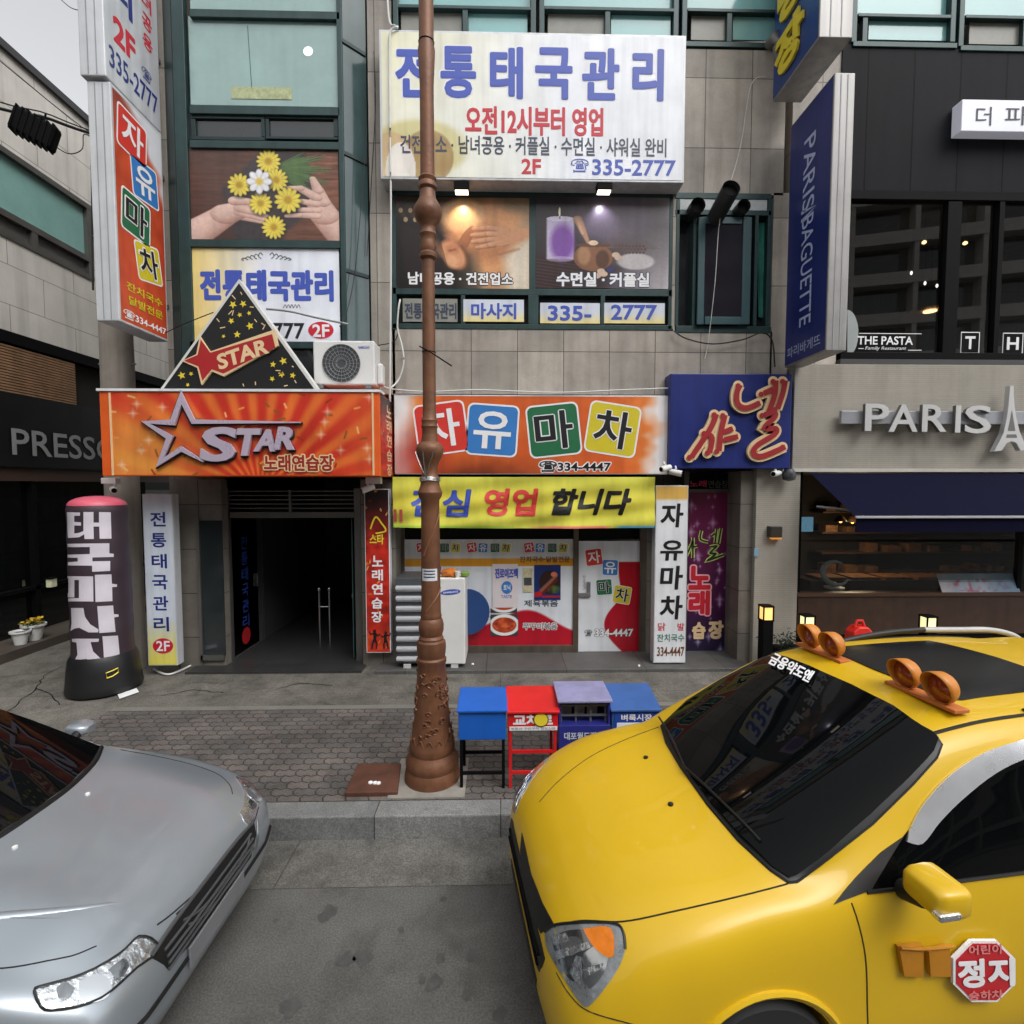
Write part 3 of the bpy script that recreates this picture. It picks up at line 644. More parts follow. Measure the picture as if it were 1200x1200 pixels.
# oil spots on the road
os_ = MB(); r_ = random.Random(31)
for px, py, s_ in ((509, 1152, .045), (495, 1148, .025), (534, 1109, .025), (516, 1123, .032), (553, 1122, .034), (548, 1165, .03), (385, 1070, .06), (425, 1122, .05), (405, 1125, .045), (470, 1090, .02), (340, 1180, .05), (585, 1190, .04)):
    x, y = G(px, py); k = 18; ph = [r_.random()*6 for _ in range(3)]; os_.poly([(x+s_*(1+.25*math.sin(2*t+ph[0])+.15*math.sin(5*t+ph[1]))*math.cos(t), y+s_*1.1*(1+.25*math.sin(3*t+ph[2]))*math.sin(t), .003) for t in np.linspace(0, 2*math.pi, k, endpoint=False)])
struct(os_.build('oil_stain', mat('oil_dark', (72, 71, 69), .7, var=.3, vscale=20)))
# ================================================================ lettering paints
def paint(n, c, r=.45): return mat('paint_'+n, c, r, var=.06, vscale=6)
T_blue = paint('blue', (62, 84, 178)); T_navy = paint('navy', (32, 44, 120)); T_red = paint('red', (196, 34, 52)); T_black = paint('black', (22, 22, 26)); T_white = paint('white', (232, 232, 234))
T_slate = paint('slate', (58, 66, 84)); T_cream = paint('cream', (226, 196, 152)); T_yellow = paint('yellow', (226, 204, 52)); T_green = paint('green', (30, 104, 66)); T_tblue = paint('tile_blue', (52, 120, 190))
T_tred = paint('tile_red', (206, 54, 44)); T_tyel = paint('tile_yellow', (206, 190, 40)); T_lilac = mat('chrome_lilac', (206, 192, 212), .28, .35, var=.03, vscale=3); T_brown = paint('brown', (110, 66, 34)); T_teal = paint('teal', (30, 110, 90))
T_orange = paint('orange', (232, 100, 36)); T_grey = paint('grey_letter', (96, 98, 102)); T_lime = paint('lime', (198, 214, 120)); T_pink = paint('pink', (214, 60, 92))
def fpt(Y):   # survey point -> 3D on facade-parallel plane, k lifts layers forward
    return lambda px, py, k=0: Vector((P(px, py, Y)[0], Y-.0015*k, P(px, py, Y)[1]))
def bpt(X, s):
    return lambda px, py, k=0: Vector((X+s*.0015*k, PX(px, py, X)[0], PX(px, py, X)[1]))
def mpoly(mb, pts, mp, k=0): mb.poly([mp(x, y, k) for x, y in pts]); return mb
def mtext(parent, s, quad, mp, m, off=.018, k=2, shear=0, space=1.0, name='lettering', edge=None, ew=.03, mb=None, depth=0):
    """quad: survey points bottom-left, bottom-right, top-left"""
    bl, br, tl = [mp(*q, k) for q in quad]
    if edge:
        b = MB(); lay(b, s, mp(*quad[0], k-1), br-bl, tl-bl, off+ew, shear, space, 0, pad=ew*(tl-bl).length*.8); b.build('lettering_edge', edge, parent, recalc=False)
    b = mb or MB(); lay(b, s, bl, br-bl, tl-bl, off, shear, space, depth)
    return b if mb else b.build(name, m, parent, recalc=False)
def tiles(parent, specs, mp, k=1, edge_w=2.2, heavy=.02):
    cols = {'자': (T_tred, T_white, None), '유': (T_tblue, T_white, None), '마': (T_green, T_black, T_white), '차': (T_tyel, T_black, T_white)}
    for ch, cx, cy, s, rot in specs:
        a = math.radians(rot); tc, lc, le = cols[ch]
        o = mpoly(MB(), round_rect(cx, cy, s, s, a, s*.12), mp, k).build('tile_edge', T_white, parent)
        mpoly(MB(), round_rect(cx, cy, s-edge_w*2, s-edge_w*2, a, s*.1), mp, k+1).build('colour_tile', tc, o)
        h = s*.36; c, n = math.cos(a), math.sin(a); q = [(cx+x*c-y*n, cy+x*n+y*c) for x, y in ((-h, h), (h, h), (-h, -h))]
        mtext(o, ch, q, mp, lc, heavy, k+4, edge=le, ew=.03)
# ================================================================ prints
def pr_big_sign(x, y):
    im = A((240, 243, 250))*np.ones(x.shape+(1,)); g = np.clip(1-x/.62, 0, 1)*(.55+.45*vnoise(x, y, 4, 3, 3)); im = mixc(im, (232, 226, 168), g*.75)
    im = mixc(im, (200, 184, 96), ell(x, y, .12, .80, .16, .2, .2)*.55); im = mixc(im, (150, 112, 62), ell(x, y, .15, .86, .085, .19, .06)*(.55+.3*vnoise(x, y, 60, 12, 4))); im = mixc(im, (214, 170, 130), ell(x, y, .03, .85, .07, .16, .05)*.6); im = mixc(im, (244, 244, 246), ell(x, y, .06, .96, .05, .2, .03)*.8)
    return im
def flower(im, x, y, cx, cy, r, col, core, ax=1.6, n=11, ph=0):
    dx, dy = (x-cx)*ax, y-cy; rr = np.hypot(dx, dy); th = np.arctan2(dy, dx); pet = r*(.72+.28*np.abs(np.cos(n/2*th+ph)))
    im = mixc(im, A(col)*.75, sm(rr-pet, .012)); im = mixc(im, col, sm(rr-pet*.93, .02)*(.55+.45*np.abs(np.cos(n/2*th+ph)))); return mixc(im, core, sm(rr-r*.28, .03))
def limb(im, x, y, x0, y0, x1, y1, r0, r1, col, dark, lit=(-.35, -.94)):
    """rounded finger or arm as a camera sees it: tone follows the roundness"""
    dx, dy = x1-x0, y1-y0; t = np.clip(((x-x0)*dx+(y-y0)*dy)/(dx*dx+dy*dy+1e-12), 0, 1); r = r0+(r1-r0)*t; ex, ey = (x-x0-t*dx)/r, (y-y0-t*dy)/r; d = np.hypot(ex, ey)
    m = sm(d-1, .10); nz = np.sqrt(np.clip(1-d*d, 0, 1)); sh = np.clip(.35+.45*nz+.35*(ex*lit[0]+ey*lit[1]), 0, 1)
    tone = A(dark)*(1-sh[..., None])+A(col)*sh[..., None]; tone = tone*(1+.05*(vnoise(x, y, 40, 30, 7)[..., None]-.5)); return im*(1-m[..., None])+tone*m[..., None]
def pr_hands(x, y):
    gr = vnoise(x, y, 5, 46, 1)*.6+vnoise(x, y, 16, 60, 2)*.4; im = A((118, 76, 58))*(.7+.6*gr[..., None]*np.ones(3)); im = mixc(im, (70, 48, 42), np.clip(1.1-1.6*x, 0, .6)+.4*np.clip((y-.5)*2, 0, 1))
    cl = pol(x, y, [(.21, .45), (.5, 0), (.78, .05), (.86, .62), (.55, 1.02), (.3, 1.02)], .04); im = mixc(im, (60, 54, 57), cl*.93); im = im*(1+.14*(vnoise(x, y, 60, 40, 3)[..., None]-.5)*cl[..., None])
    for k in range(22):
        a = -1.0+.10*k; l = .8+.2*math.sin(k*5.1); im = limb(im, x, y, .56, .22, .56+.40*l*math.cos(a*.8), .22+.34*l*math.sin(a*.9)+.02, .020, .006, (86+4*(k % 5), 116+6*(k % 3), 70), (40, 60, 38))
    sk, skd = (236, 204, 190), (150, 104, 92)
    for s in ((.34, .74, .47, .80, .045, .022), (-.08, 1.04, .24, .72, .15, .105), (.24, .72, .35, .66, .11, .085), (.33, .70, .49, .775, .042, .024), (.33, .655, .50, .735, .044, .022), (.30, .575, .40, .585, .05, .036), (.40, .585, .455, .60, .034, .024)): im = limb(im, x, y, *s, sk, skd)
    for s in ((1.08, 1.02, .91, .74, .14, .105), (.90, .72, .865, .60, .105, .085), (.895, .58, .86, .45, .05, .042), (.86, .45, .825, .32, .040, .022), (.85, .53, .74, .43, .040, .032), (.74, .43, .66, .425, .030, .020), (.85, .60, .74, .57, .034, .028), (.74, .57, .70, .60, .026, .02), (.85, .67, .745, .665, .034, .027), (.85, .73, .73, .725, .034, .027), (.73, .725, .645, .735, .026, .018)): im = limb(im, x, y, *s, sk, skd, (.2, -.95))
    for cx, cy, r in ((.33, .40, .13), (.53, .14, .135), (.58, .34, .13), (.47, .60, .13), (.655, .56, .15), (.555, .86, .135)): im = mixc(im, (40, 34, 34), ell(x, y, cx+.006, cy+.025, r/1.6*.95, r*.95, .3)*.6); im = flower(im, x, y, cx, cy, r, (236, 214, 84), (186, 146, 44), n=13+int(cx*10) % 3, ph=cx*9)
    im = mixc(im, (40, 34, 34), ell(x, y, .47, .385, .085, .135, .3)*.6); im = flower(im, x, y, .465, .36, .14, (238, 238, 242), (220, 190, 80), n=8); s = (.33, .655, .50, .735, .044, .022); return im*(.97+.06*vnoise(x, y, 63, 50, 8)[..., None])
def pr_massage(x, y):
    im = A((30, 26, 26))*np.ones(x.shape+(1,)); im = mixc(im, (208, 178, 140), np.clip((x-.42)*2.2, 0, 1)*.9); im = mixc(im, (96, 74, 54), np.clip(1-y*2.4, 0, 1)*.6)
    sk = (222, 160, 112)
    im = mixc(im, sk, pol(x, y, [(.34, .1), (.72, .02), (.95, .2), (.9, .55), (.78, 1.0), (.66, 1.0), (.58, .62), (.44, .5), (.36, .36)], .12)); im = mixc(im, (238, 198, 150), ell(x, y, .5, .2, .16, .18, .3)*.7); im = mixc(im, (226, 216, 200), pol(x, y, [(.80, .62), (1.02, .45), (1.02, 1.02), (.86, 1.02)], .1)*.85)
    im = mixc(im, (150, 92, 62), ell(x, y, .50, .52, .045, .22, .1, .35)*.7); im = mixc(im, (28, 22, 22), pol(x, y, [(-.02, .25), (.28, .3), (.36, .5), (.42, .8), (.4, 1.02), (-.02, 1.02)], .1))
    im = mixc(im, (122, 78, 54), ell(x, y, .435, .63, .098, .18, .25, -.35)*.8); im = mixc(im, (208, 148, 110), ell(x, y, .425, .63, .085, .16, .3, -.35)); im = mixc(im, (176, 112, 80), ell(x, y, .425, .575, .045, .06, .6)*.6); im = mixc(im, (104, 62, 44), caps(x, y, .405, .585, .44, .57, .008, .006, .02)*.8); im = mixc(im, (228, 174, 134), ell(x, y, .42, .70, .05, .08, .8)*.6); im = mixc(im, (206, 140, 104), pol(x, y, [(.37, .42), (.44, .40), (.47, .52), (.42, .56)], .06)*.8); im = mixc(im, (206, 150, 110), caps(x, y, .28, .5, .34, .62, .04, .03, .05)*.8)
    im = mixc(im, (140, 88, 60), ell(x, y, .70, .50, .16, .2, .6)*.45)
    for s in ((.59, .345, .70, .335, .026, .034), (.70, .335, .82, .37, .034, .045), (.575, .415, .70, .40, .024, .034), (.70, .40, .82, .42, .034, .045), (.58, .485, .70, .465, .024, .033), (.70, .465, .82, .46, .033, .045), (.61, .55, .71, .52, .022, .03), (.71, .52, .82, .49, .03, .04)): im = limb(im, x, y, *s, (226, 172, 136), (120, 72, 50))
    im = mixc(im, (206, 150, 114), pol(x, y, [(.76, .34), (.9, .36), (1.02, .3), (1.02, .42), (.9, .5), (.76, .54)], .04)); im = mixc(im, (158, 104, 76), caps(x, y, .78, .62, .92, .56, .012, .01, .03)*.7)
    for k in range(9): im = mixc(im, (196, 168, 130) if k % 2 else (74, 58, 40), ell(x, y, .02+.018*k, .10+.05*(k % 4), .016, .028, .2)*.9)
    for k in range(26): im = mixc(im, (52, 38, 32), caps(x, y, .02+.012*k, .30+.005*k, .10+.013*k, 1.0, .004, .003, .01)*.7)
    return im*(.97+.06*vnoise(x, y, 63, 50, 8)[..., None])
def pr_candle(x, y):
    im = A((58, 52, 56))*np.ones(x.shape+(1,)); im = mixc(im, (206, 200, 206), np.clip((x-.45)*1.7, 0, 1)*np.clip(.35+.9*np.abs(y-.3), 0, 1)); im = mixc(im, (128, 116, 136), ell(x, y, .55, .2, .3, .3, .5)*.5); im = mixc(im, (58, 42, 44), pol(x, y, [(-.02, .6), (.3, .64), (.62, .78), (.5, 1.02), (-.02, 1.02)], .1)*.85); im = mixc(im, (214, 208, 208), ell(x, y, .75, .7, .14, .09, .2)*.8)
    for k in range(18): im = mixc(im, (84, 58, 54) if k % 2 else (48, 34, 36), caps(x, y, -.02, .66+.018*k, .36+.012*(k % 5), .74+.018*k, .006, .004, .008)*.8)
    for k in range(12): im = mixc(im, (104, 86, 82), caps(x, y, .45+.01*k, .55, .66+.025*k, .36+.018*k, .004, .003, .008)*.8)
    for k in range(9):
        for j in range(3): im = mixc(im, (92, 70, 66), ell(x, y, .60+.026*k+.012*(j % 2), .53+.035*j, .011, .016, .02)*.85)
    im = mixc(im, (196, 186, 214), pol(x, y, [(.08, .24), (.285, .24), (.285, .68), (.08, .68)], .015)); im = mixc(im, (214, 206, 228), ell(x, y, .1825, .24, .103, .028, .02)); im = mixc(im, (118, 66, 156), ell(x, y, .20, .5, .09, .2, .5)*.85); im = mixc(im, (206, 196, 220), ell(x, y, .1825, .68, .103, .03, .02)*.5)
    im = mixc(im, (30, 28, 30), caps(x, y, .178, .2, .178, .24, .003, .003, .005)); im = mixc(im, (250, 240, 216), ell(x, y, .176, .165, .008, .05, .04))
    im = mixc(im, (176, 132, 104), caps(x, y, .31, .24, .40, .52, .034, .012, .012)); im = mixc(im, (206, 166, 138), caps(x, y, .305, .235, .35, .40, .016, .008, .02)); im = mixc(im, (214, 190, 160), ell(x, y, .43, .51, .04, .03, .05))
    im = mixc(im, (132, 92, 66), ell(x, y, .43, .66, .148, .15, .04)*(y > .52)); im = mixc(im, (176, 134, 100), ell(x, y, .36, .64, .05, .1, .4)*(y > .52)*.8); im = mixc(im, (70, 46, 36), ell(x, y, .50, .68, .05, .1, .3)*(y > .52)*.7); im = mixc(im, (98, 66, 50), ell(x, y, .43, .525, .14, .02, .05)); im = mixc(im, (214, 190, 160), ell(x, y, .43, .50, .035, .028, .05))
    for cx, cy in ((.49, .81), (.51, .84), (.46, .86), (.6, .63), (.62, .66)): im = mixc(im, (206, 180, 160), ell(x, y, cx, cy, .03, .03, .1))
    im = mixc(im, (60, 60, 110), ell(x, y, .56, .79, .03, .03, .1)); return im*(.97+.06*vnoise(x, y, 63, 50, 8)[..., None])
def pr_grad_yellow(x, y):
    im = A((232, 236, 246))*np.ones(x.shape+(1,)); im = mixc(im, (240, 214, 132), np.clip(1-x*2.1, 0, 1)); return im
def pr_strip(x, y): return mixc(A((214, 220, 232))*np.ones(x.shape+(1,)), (240, 222, 150), np.clip((y-.45)*1.8, 0, 1))
def confetti(im, x, y, n, seed, cols, ax, sz=.012):
    r = np.random.RandomState(seed)
    for k in range(n):
        cx, cy, a = r.rand(), r.rand(), r.rand()*3.1; c = cols[r.randint(len(cols))]; l = sz*(1+r.rand())
        im = mixc(im, c, caps(x*ax, y, cx*ax-l*math.cos(a), cy-l*math.sin(a), cx*ax+l*math.cos(a), cy+l*math.sin(a), sz*.5, sz*.5, sz*.6))
    return im
def pr_star(x, y):
    ax = 3.3; dx, dy = (x-.56)*ax, y-1.25; th = np.arctan2(dy, dx); ray_ = .5+.5*np.sin(th*30); d = np.hypot(dx, dy)
    im = A((206, 52, 34))*np.ones(x.shape+(1,)); im = mixc(im, (236, 128, 52), np.clip(ray_*1.3-.2, 0, 1)*np.clip(1.5-d*.5, 0.15, .8)); im = mixc(im, (240, 176, 80), np.clip(1-np.hypot((x-.05)*ax*.6, y-.8)*1.2, 0, .7)); im = mixc(im, (232, 120, 60), np.clip((x-.82)*4, 0, .7)*(.4+.6*vnoise(x, y, 9, 3, 5)))
    im = mixc(im, (120, 34, 20), np.clip(.35-np.abs(y-.55), 0, .35)*np.clip(1-abs(x-.5)*2, 0, 1)*1.4)
    im = confetti(im, x, y, 40, 4, [(244, 190, 120), (150, 50, 20), (236, 160, 80), (130, 90, 40)], ax, .022)
    r = np.random.RandomState(9)
    for k in range(14):
        cx, cy = (r.rand()*.2 if k % 2 else .8+r.rand()*.2), r.rand(); dd = np.abs((x-cx)*ax)**.6+np.abs(y-cy)**.6; im = mixc(im, (250, 224, 200), np.clip(1-dd*3.6, 0, 1)*.9)
    return im
def pr_watercolour(x, y):
    n = vnoise(x, y, 8, 5, 2)*.6+vnoise(x, y, 24, 12, 6)*.4; e = np.minimum(np.minimum(x*5+.1, (1-x)*4.5), 1)+(n-.5)*.5
    im = A((236, 232, 232))*np.ones(x.shape+(1,)); im = mixc(im, (232, 128, 60), np.clip(e*4-.6, 0, 1)); im = mixc(im, (206, 88, 40), np.clip(e*3-1.4+(y-.4)*.5, 0, 1)*(.5+.5*n)); im = mixc(im, (96, 40, 26), np.clip((y-.74)*4, 0, 1)*np.clip(1-np.abs(x-.3)*2.3, 0, 1)*(.4+.6*n)); im = mixc(im, (168, 40, 30), np.clip(1-np.hypot((x-.06)*3, y-.7)*1.8, 0, 1)); im = mixc(im, (236, 234, 234), np.clip(.10-x+(n-.5)*.05, 0, 1)*14*np.clip(1.1-y, 0, 1)); return im
def pr_blade(x, y):
    n = vnoise(x, y, 5, 14, 8); im = A((206, 74, 42))*np.ones(x.shape+(1,)); im = mixc(im, (150, 44, 26), n*.6); im = mixc(im, (226, 120, 60), vnoise(x, y, 9, 20, 11)*.35); im = mixc(im, (110, 40, 26), np.clip((.2-y)*3, 0, .5)); return mixc(im, (216, 218, 224), np.clip(x*1.0-.25-y*2.2+(n-.5)*.3, 0, .25)*4)
def pr_purple(x, y):
    im = A((70, 24, 66))*np.ones(x.shape+(1,)); im = mixc(im, (124, 28, 78), np.clip(1-y*1.5, 0, 1)); im = mixc(im, (36, 26, 60), np.clip((y-.7)*4, 0, 1)); r = np.random.RandomState(3)
    for k in range(46):
        cx, cy, s = r.rand(), r.rand(), .006+.014*r.rand()**3; im = mixc(im, (214, 190, 226), np.clip(1-(np.abs((x-cx)*.4)**.7+np.abs(y-cy)**.7)/(s*5)**.7*1.2, 0, 1)*.9)
    return im
def pr_redsign(x, y):
    im = A((184, 40, 28))*np.ones(x.shape+(1,)); im = im*(.8+.4*vnoise(x, y, 4, 40, 5)[..., None]); im = mixc(im, (30, 12, 12), np.clip(1.15-y*3.4, 0, 1)); im = mixc(im, (240, 120, 40), np.clip((y-.8)*4, 0, .5)*vnoise(x, y, 5, 30, 2)); im = confetti(im, x, y, 26, 8, [(240, 150, 60), (130, 20, 14), (250, 210, 120)], .16, .006); return im
def pr_banner(x, y):
    im = A((208, 207, 76))*np.ones(x.shape+(1,)); im = mixc(im, (226, 206, 62), np.clip(1-np.abs(y-.5)*2, 0, 1)*.6); b = np.clip((y-.945)*60, 0, 1); im = mixc(im, (214, 112, 96), b*np.clip((x-.5)*9, 0, 1)*np.clip((.84-x)*30, 0, 1)); im = mixc(im, (96, 176, 204), b*np.clip((x-.84)*30, 0, 1)); return mixc(im, (156, 190, 60), b*np.clip((.5-x)*9, 0, 1))
def pr_dish(x, y):
    im = A((60, 62, 66))*np.ones(x.shape+(1,)); im = mixc(im, (232, 230, 228), ell(x, y, .5, .5, .56, .5, .04)); im = mixc(im, (170, 62, 34), ell(x, y, .5, .5, .44, .36, .06)); n = vnoise(x, y, 9, 9, 5); im = mixc(im, (214, 106, 58), ell(x, y, .5, .48, .40, .32, .1)*np.clip(n*2-.8, 0, 1)); return mixc(im, (110, 30, 20), ell(x, y, .5, .52, .42, .34, .1)*np.clip(.7-n*2, 0, 1))
def pr_ad_blue(x, y):
    im = A((30, 50, 110))*np.ones(x.shape+(1,)); n = vnoise(x, y, 8, 9, 3); im = mixc(im, (50, 34, 30), ell(x, y, .58, .5, .4, .34, .1)); im = mixc(im, (90, 120, 60), ell(x, y, .75, .7, .25, .12, .2)*n); im = mixc(im, (170, 110, 90), caps(x, y, .25, .75, .85, .3, .06, .05, .04)*.8); im = mixc(im, (110, 40, 30), caps(x, y, .35, .8, .85, .42, .05, .04, .04)*.7); im = mixc(im, (190, 36, 40), pol(x, y, [(.02, .78), (.3, .74), (.3, .9), (.02, .92)], .02)+pol(x, y, [(.3, .88), (.98, .88), (.98, .93), (.3, .93)], .01)); return mixc(im, (214, 120, 96), ell(x, y, .75, .27, .12, .07, .1))
def pr_leaflet(x, y):
    im = A((178, 190, 206))*np.ones(x.shape+(1,)); n = vnoise(x, y, 26, 6, 4); im = mixc(im, (190, 90, 120), np.clip(n*2.4-1.1, 0, 1)*ell(x, y, .5, .55, .44, .3, .1)); im = mixc(im, (110, 146, 180), np.clip((x-.55)*3, 0, .7)); return mixc(im, (206, 200, 206), np.clip(.2-x, 0, .1)*8)
# ================================================================ signs on the main building
def box_sign(name, label, cat, r, Yf, depth, body, group=None, bevel=.008):
    X0, X1, Z0, Z1 = RECT(*r, Yf); t = thing(name, label, cat, ((X0+X1)/2, Yf+depth, Z0), group)
    MB().box(X0, X1, Yf, Yf+depth, Z0, Z1).build('sign_box', body, t, bevel=bevel); return t
M_signbody = mat('sign_box_white', (206, 208, 212), .4, .2, var=.1, grime=.2)
s = box_sign('shop_sign', 'large white lightbox sign with big blue lettering on the upper wall', 'sign', (445, 38, 803, 212), 6.92, .27, M_signbody)
YS = 6.915; printed_px('sign_face', s, (447.5, 40.5, 800.5, 209), YS, 300, 150, pr_big_sign, .3)
for k, (ch, a, b) in enumerate((('전', 463, 507), ('통', 516, 558), ('태', 574, 613), ('국', 627, 671), ('관', 682, 726), ('리', 741, 778))): text(s, ch, (a, 53+k*.8, b, 114+k*.9), YS-.004, T_blue, .035, edge=T_white, edge_w=.02)
text(s, '오전12시부터 영업', (545, 125, 707, 159), YS-.003, T_red, .03)
text(s, '건전업소 · 남녀공용 · 커플실 · 수면실 · 샤워실 완비', (469, 160, 781, 182), YS-.003, T_slate, .018)
text(s, '2F', (611, 186, 634, 204), YS-.003, T_red, .03); text(s, '☎', (669, 186, 690, 203), YS-.003, T_blue, .012); text(s, '335-2777', (694, 187, 792, 206), YS-.003, T_blue, .02)
for px, lab, c in ((541, 'warm spotlight clipped under the white lightbox sign above the massage picture', (1, .74, .48)), (708, 'cool white spotlight clipped under the white lightbox sign above the candle picture', (.86, .82, 1))):
    x, z = P(px, 221, 6.98); t = thing('spot_lamp', lab, 'lamp', (x, 6.98, z), 'spotlights under the lightbox sign')
    MB().box(x-.10, x+.10, 6.93, 7.06, z-.03, z+.06).tube([(x, 7.06, z+.03), (x, 7.2, z+.12)], .015).build('lamp_body', M_black, t, bevel=.006)
    MB().box(x-.085, x+.085, 6.95, 7.05, z-.045, z-.032).build('lamp_glass', mat('lamp_glow', (255, 236, 214), .3, var=0, emit=2.5), t)
    l = bpy.data.lights.new('spot_light', 'SPOT'); l.energy = 9; l.color = c; l.spot_size = math.radians(105); l.spot_blend = .9; l.shadow_soft_size = .03
    lo = bpy.data.objects.new('spot_light', l); COL.objects.link(lo); lo.parent = t; lo.location = (0, .06, -.06); lo.rotation_euler = (math.radians(25), 0, 0)
# pictures stuck on the windows
YP = Y0-.012
p1 = thing('window_poster', 'massage picture poster with a warm glow, left of the candle poster', 'poster', (P(540, 338, YP)[0], YP, P(540, 338, YP)[1]), 'picture posters on the windows')
printed_px('print', p1, (464, 231, 620, 338), YP, 380, 260, pr_massage, .3); text(p1, '남녀공용 · 건전업소', (478, 319, 601, 334), YP-.004, T_white, .035, edge=T_black, edge_w=.012)
p2 = thing('window_poster', 'lilac candle and mortar poster on the upper window', 'poster', (P(707, 340, YP)[0], YP, P(707, 340, YP)[1]), 'picture posters on the windows')
printed_px('print', p2, (628, 231, 784, 338), YP, 380, 260, pr_candle, .3); text(p2, '수면실 · 커플실', (652, 319, 761, 336), YP-.004, T_white, .035, edge=T_slate, edge_w=.012)
p3 = thing('window_poster', 'poster of two hands holding yellow flowers on the green framed bay', 'poster', (P(310, 281, YB)[0], YB, P(310, 281, YB)[1]), 'picture posters on the windows')
printed_px('print', p3, (223, 174, 397, 281), YB+.03, 400, 260, pr_hands, .3)
for r, s_, tr, lab, m_ in (((472, 350, 536, 377), '전통태국관리', (474, 355, 535, 374), 'dull grey name strip in the lower window behind the lamp post', T_slate), ((543, 351, 614, 377), '마사지', (552, 355, 605, 374), 'small massage word strip with blue letters, second from the left in the lower window row', T_blue), ((633, 355, 703, 379), '335-', (642, 358, 693, 376), 'small strip with the first half of the phone number, under the candle poster', T_blue), ((708, 355, 779, 379), '2777', (716, 357, 770, 375), 'small strip with the last four digits of the phone number, under the candle poster', T_blue)):
    X0, X1, Z0, Z1 = RECT(*r, YP); t = thing('window_strip', lab, 'sign', ((X0+X1)/2, YP, Z0), 'lettered strips in the lower window row')
    if m_ is T_slate: MB().box(X0, X1, YP, YP+.012, Z0, Z1).build('strip_panel', mat('dull_strip', (140, 140, 132), .4, var=.2), t)
    else: printed_px('strip_panel', t, r, YP, 20, 20, pr_strip, .3)
    text(t, s_, tr, YP-.004, m_, .03)
s = thing('bay_sign', 'pale yellow and white sign with blue lettering on the bay, half behind the black triangle', 'sign', (P(310, 400, YB)[0], YB, P(310, 400, YB)[1]))
YQ = YB+.03; printed_px('sign_face', s, (225, 290, 398, 400), YQ, 80, 50, pr_grad_yellow, .3); text(s, '전통태국관리', (234, 316, 391, 353), YQ-.004, T_blue, .045, space=1.06)
text(s, '335-2777', (262, 378, 357, 397), YQ-.004, T_black, .02); b = disc(MB(), 376, 387, 15, 10, YQ-.003); b.build('round_badge', T_red, s); text(s, '2F', (366, 380, 386, 395), YQ-.006, T_white, .03)
orn = MB()
for sx in (-1, 1):
    for k in range(5): ribbon(orn, smooth_path([(312+sx*(4+5*k), 302-3+k*.9), (312+sx*(7+5*k), 296+k*1.6), (312+sx*(9+5*k), 300+k), (312+sx*(6+5*k), 303+k*.5)], 4), .5, YQ-.003)
    for k in range(3): ribbon(orn, smooth_path([(340+sx*4*k, 361), (342+sx*4*k, 357), (344+sx*4*k, 361)], 4), .4, YQ-.003)
orn.build('ornament', T_grey, s)

# --- blade sign on the left corner
XBl = P(133, 200, 6.12)[0]; XBl0 = P(106, 200, 6.12)[0]
def blade(name, label, z0, z1, Yn, Yfar, X0, X1, m_):
    t = thing(name, label, 'sign', ((X0+X1)/2, Yfar, z0), None); MB().box(X0, X1, Yn, Yfar, z0, z1).build('sign_box', m_, t, bevel=.01)
    g = MB()
    for f_ in (.33, .66): g.box(X0+(X1-X0)*f_-.006, X0+(X1-X0)*f_+.006, Yn-.004, Yn, z0+.02, z1-.02)
    g.build('edge_groove', mat('groove_grey', (150, 152, 156), .5), t); return t
zb0, zb1 = P(130, 376, 6.12)[1], P(130, 92, 6.12)[1]
bl = blade('blade_sign', 'tall blade sign with four coloured letter tiles on an orange face at the left corner', zb0, zb1-.03, 6.12, 7.0, XBl0, XBl, M_signbody)
mp = bpt(XBl+.002, 1); yy0, yy1 = 6.15, 6.97
printed('sign_face', bl, (XBl+.002, yy0, zb0+.03), (0, yy1-yy0, 0), (0, 0, zb1-zb0-.1), 50, 130, pr_blade)
tiles(bl, [('자', 157, 165, 46, 12), ('유', 171, 208, 42, 12), ('마', 160, 251, 44, 6), ('차', 174, 303, 42, 8)], mp)  if False else None
def yz(fy, fz): return Vector((XBl+.002, yy0+(yy1-yy0)*fy, zb0+.03+(zb1-zb0-.1)*fz))
def blade_tile(ch, fy, fz, s, rot):
    cols = {'자': (T_tred, T_white, None), '유': (T_tblue, T_white, None), '마': (T_green, T_black, T_white), '차': (T_tyel, T_black, T_white)}[ch]; c = yz(fy, fz); a = math.radians(rot)
    def q(x, y, k): return c+Vector((.0015*k, x*math.cos(a)-y*math.sin(a), x*math.sin(a)+y*math.cos(a)))
    e = MB().poly([q(x, -y, 1) for x, y in round_rect(0, 0, s, s, 0, s*.1)]).build('tile_edge', T_white, bl)
    MB().poly([q(x, -y, 2) for x, y in round_rect(0, 0, s*.92, s*.92, 0, s*.08)]).build('colour_tile', cols[0], e)
    h = s*.36; b = MB(); lay(b, ch, q(-h, -h, 5), q(h, -h, 5)-q(-h, -h, 5), q(-h, h, 5)-q(-h, -h, 5), .02); b.build('lettering', cols[1], e, recalc=False)
    if cols[2]: b = MB(); lay(b, ch, q(-h, -h, 4), q(h, -h, 4)-q(-h, -h, 4), q(-h, h, 4)-q(-h, -h, 4), .05, pad=.02); b.build('lettering_edge', cols[2], e, recalc=False)
blade_tile('자', .36, .865, .50, -4); blade_tile('유', .60, .70, .48, 4); blade_tile('마', .38, .505, .50, -4); blade_tile('차', .62, .325, .46, 9)
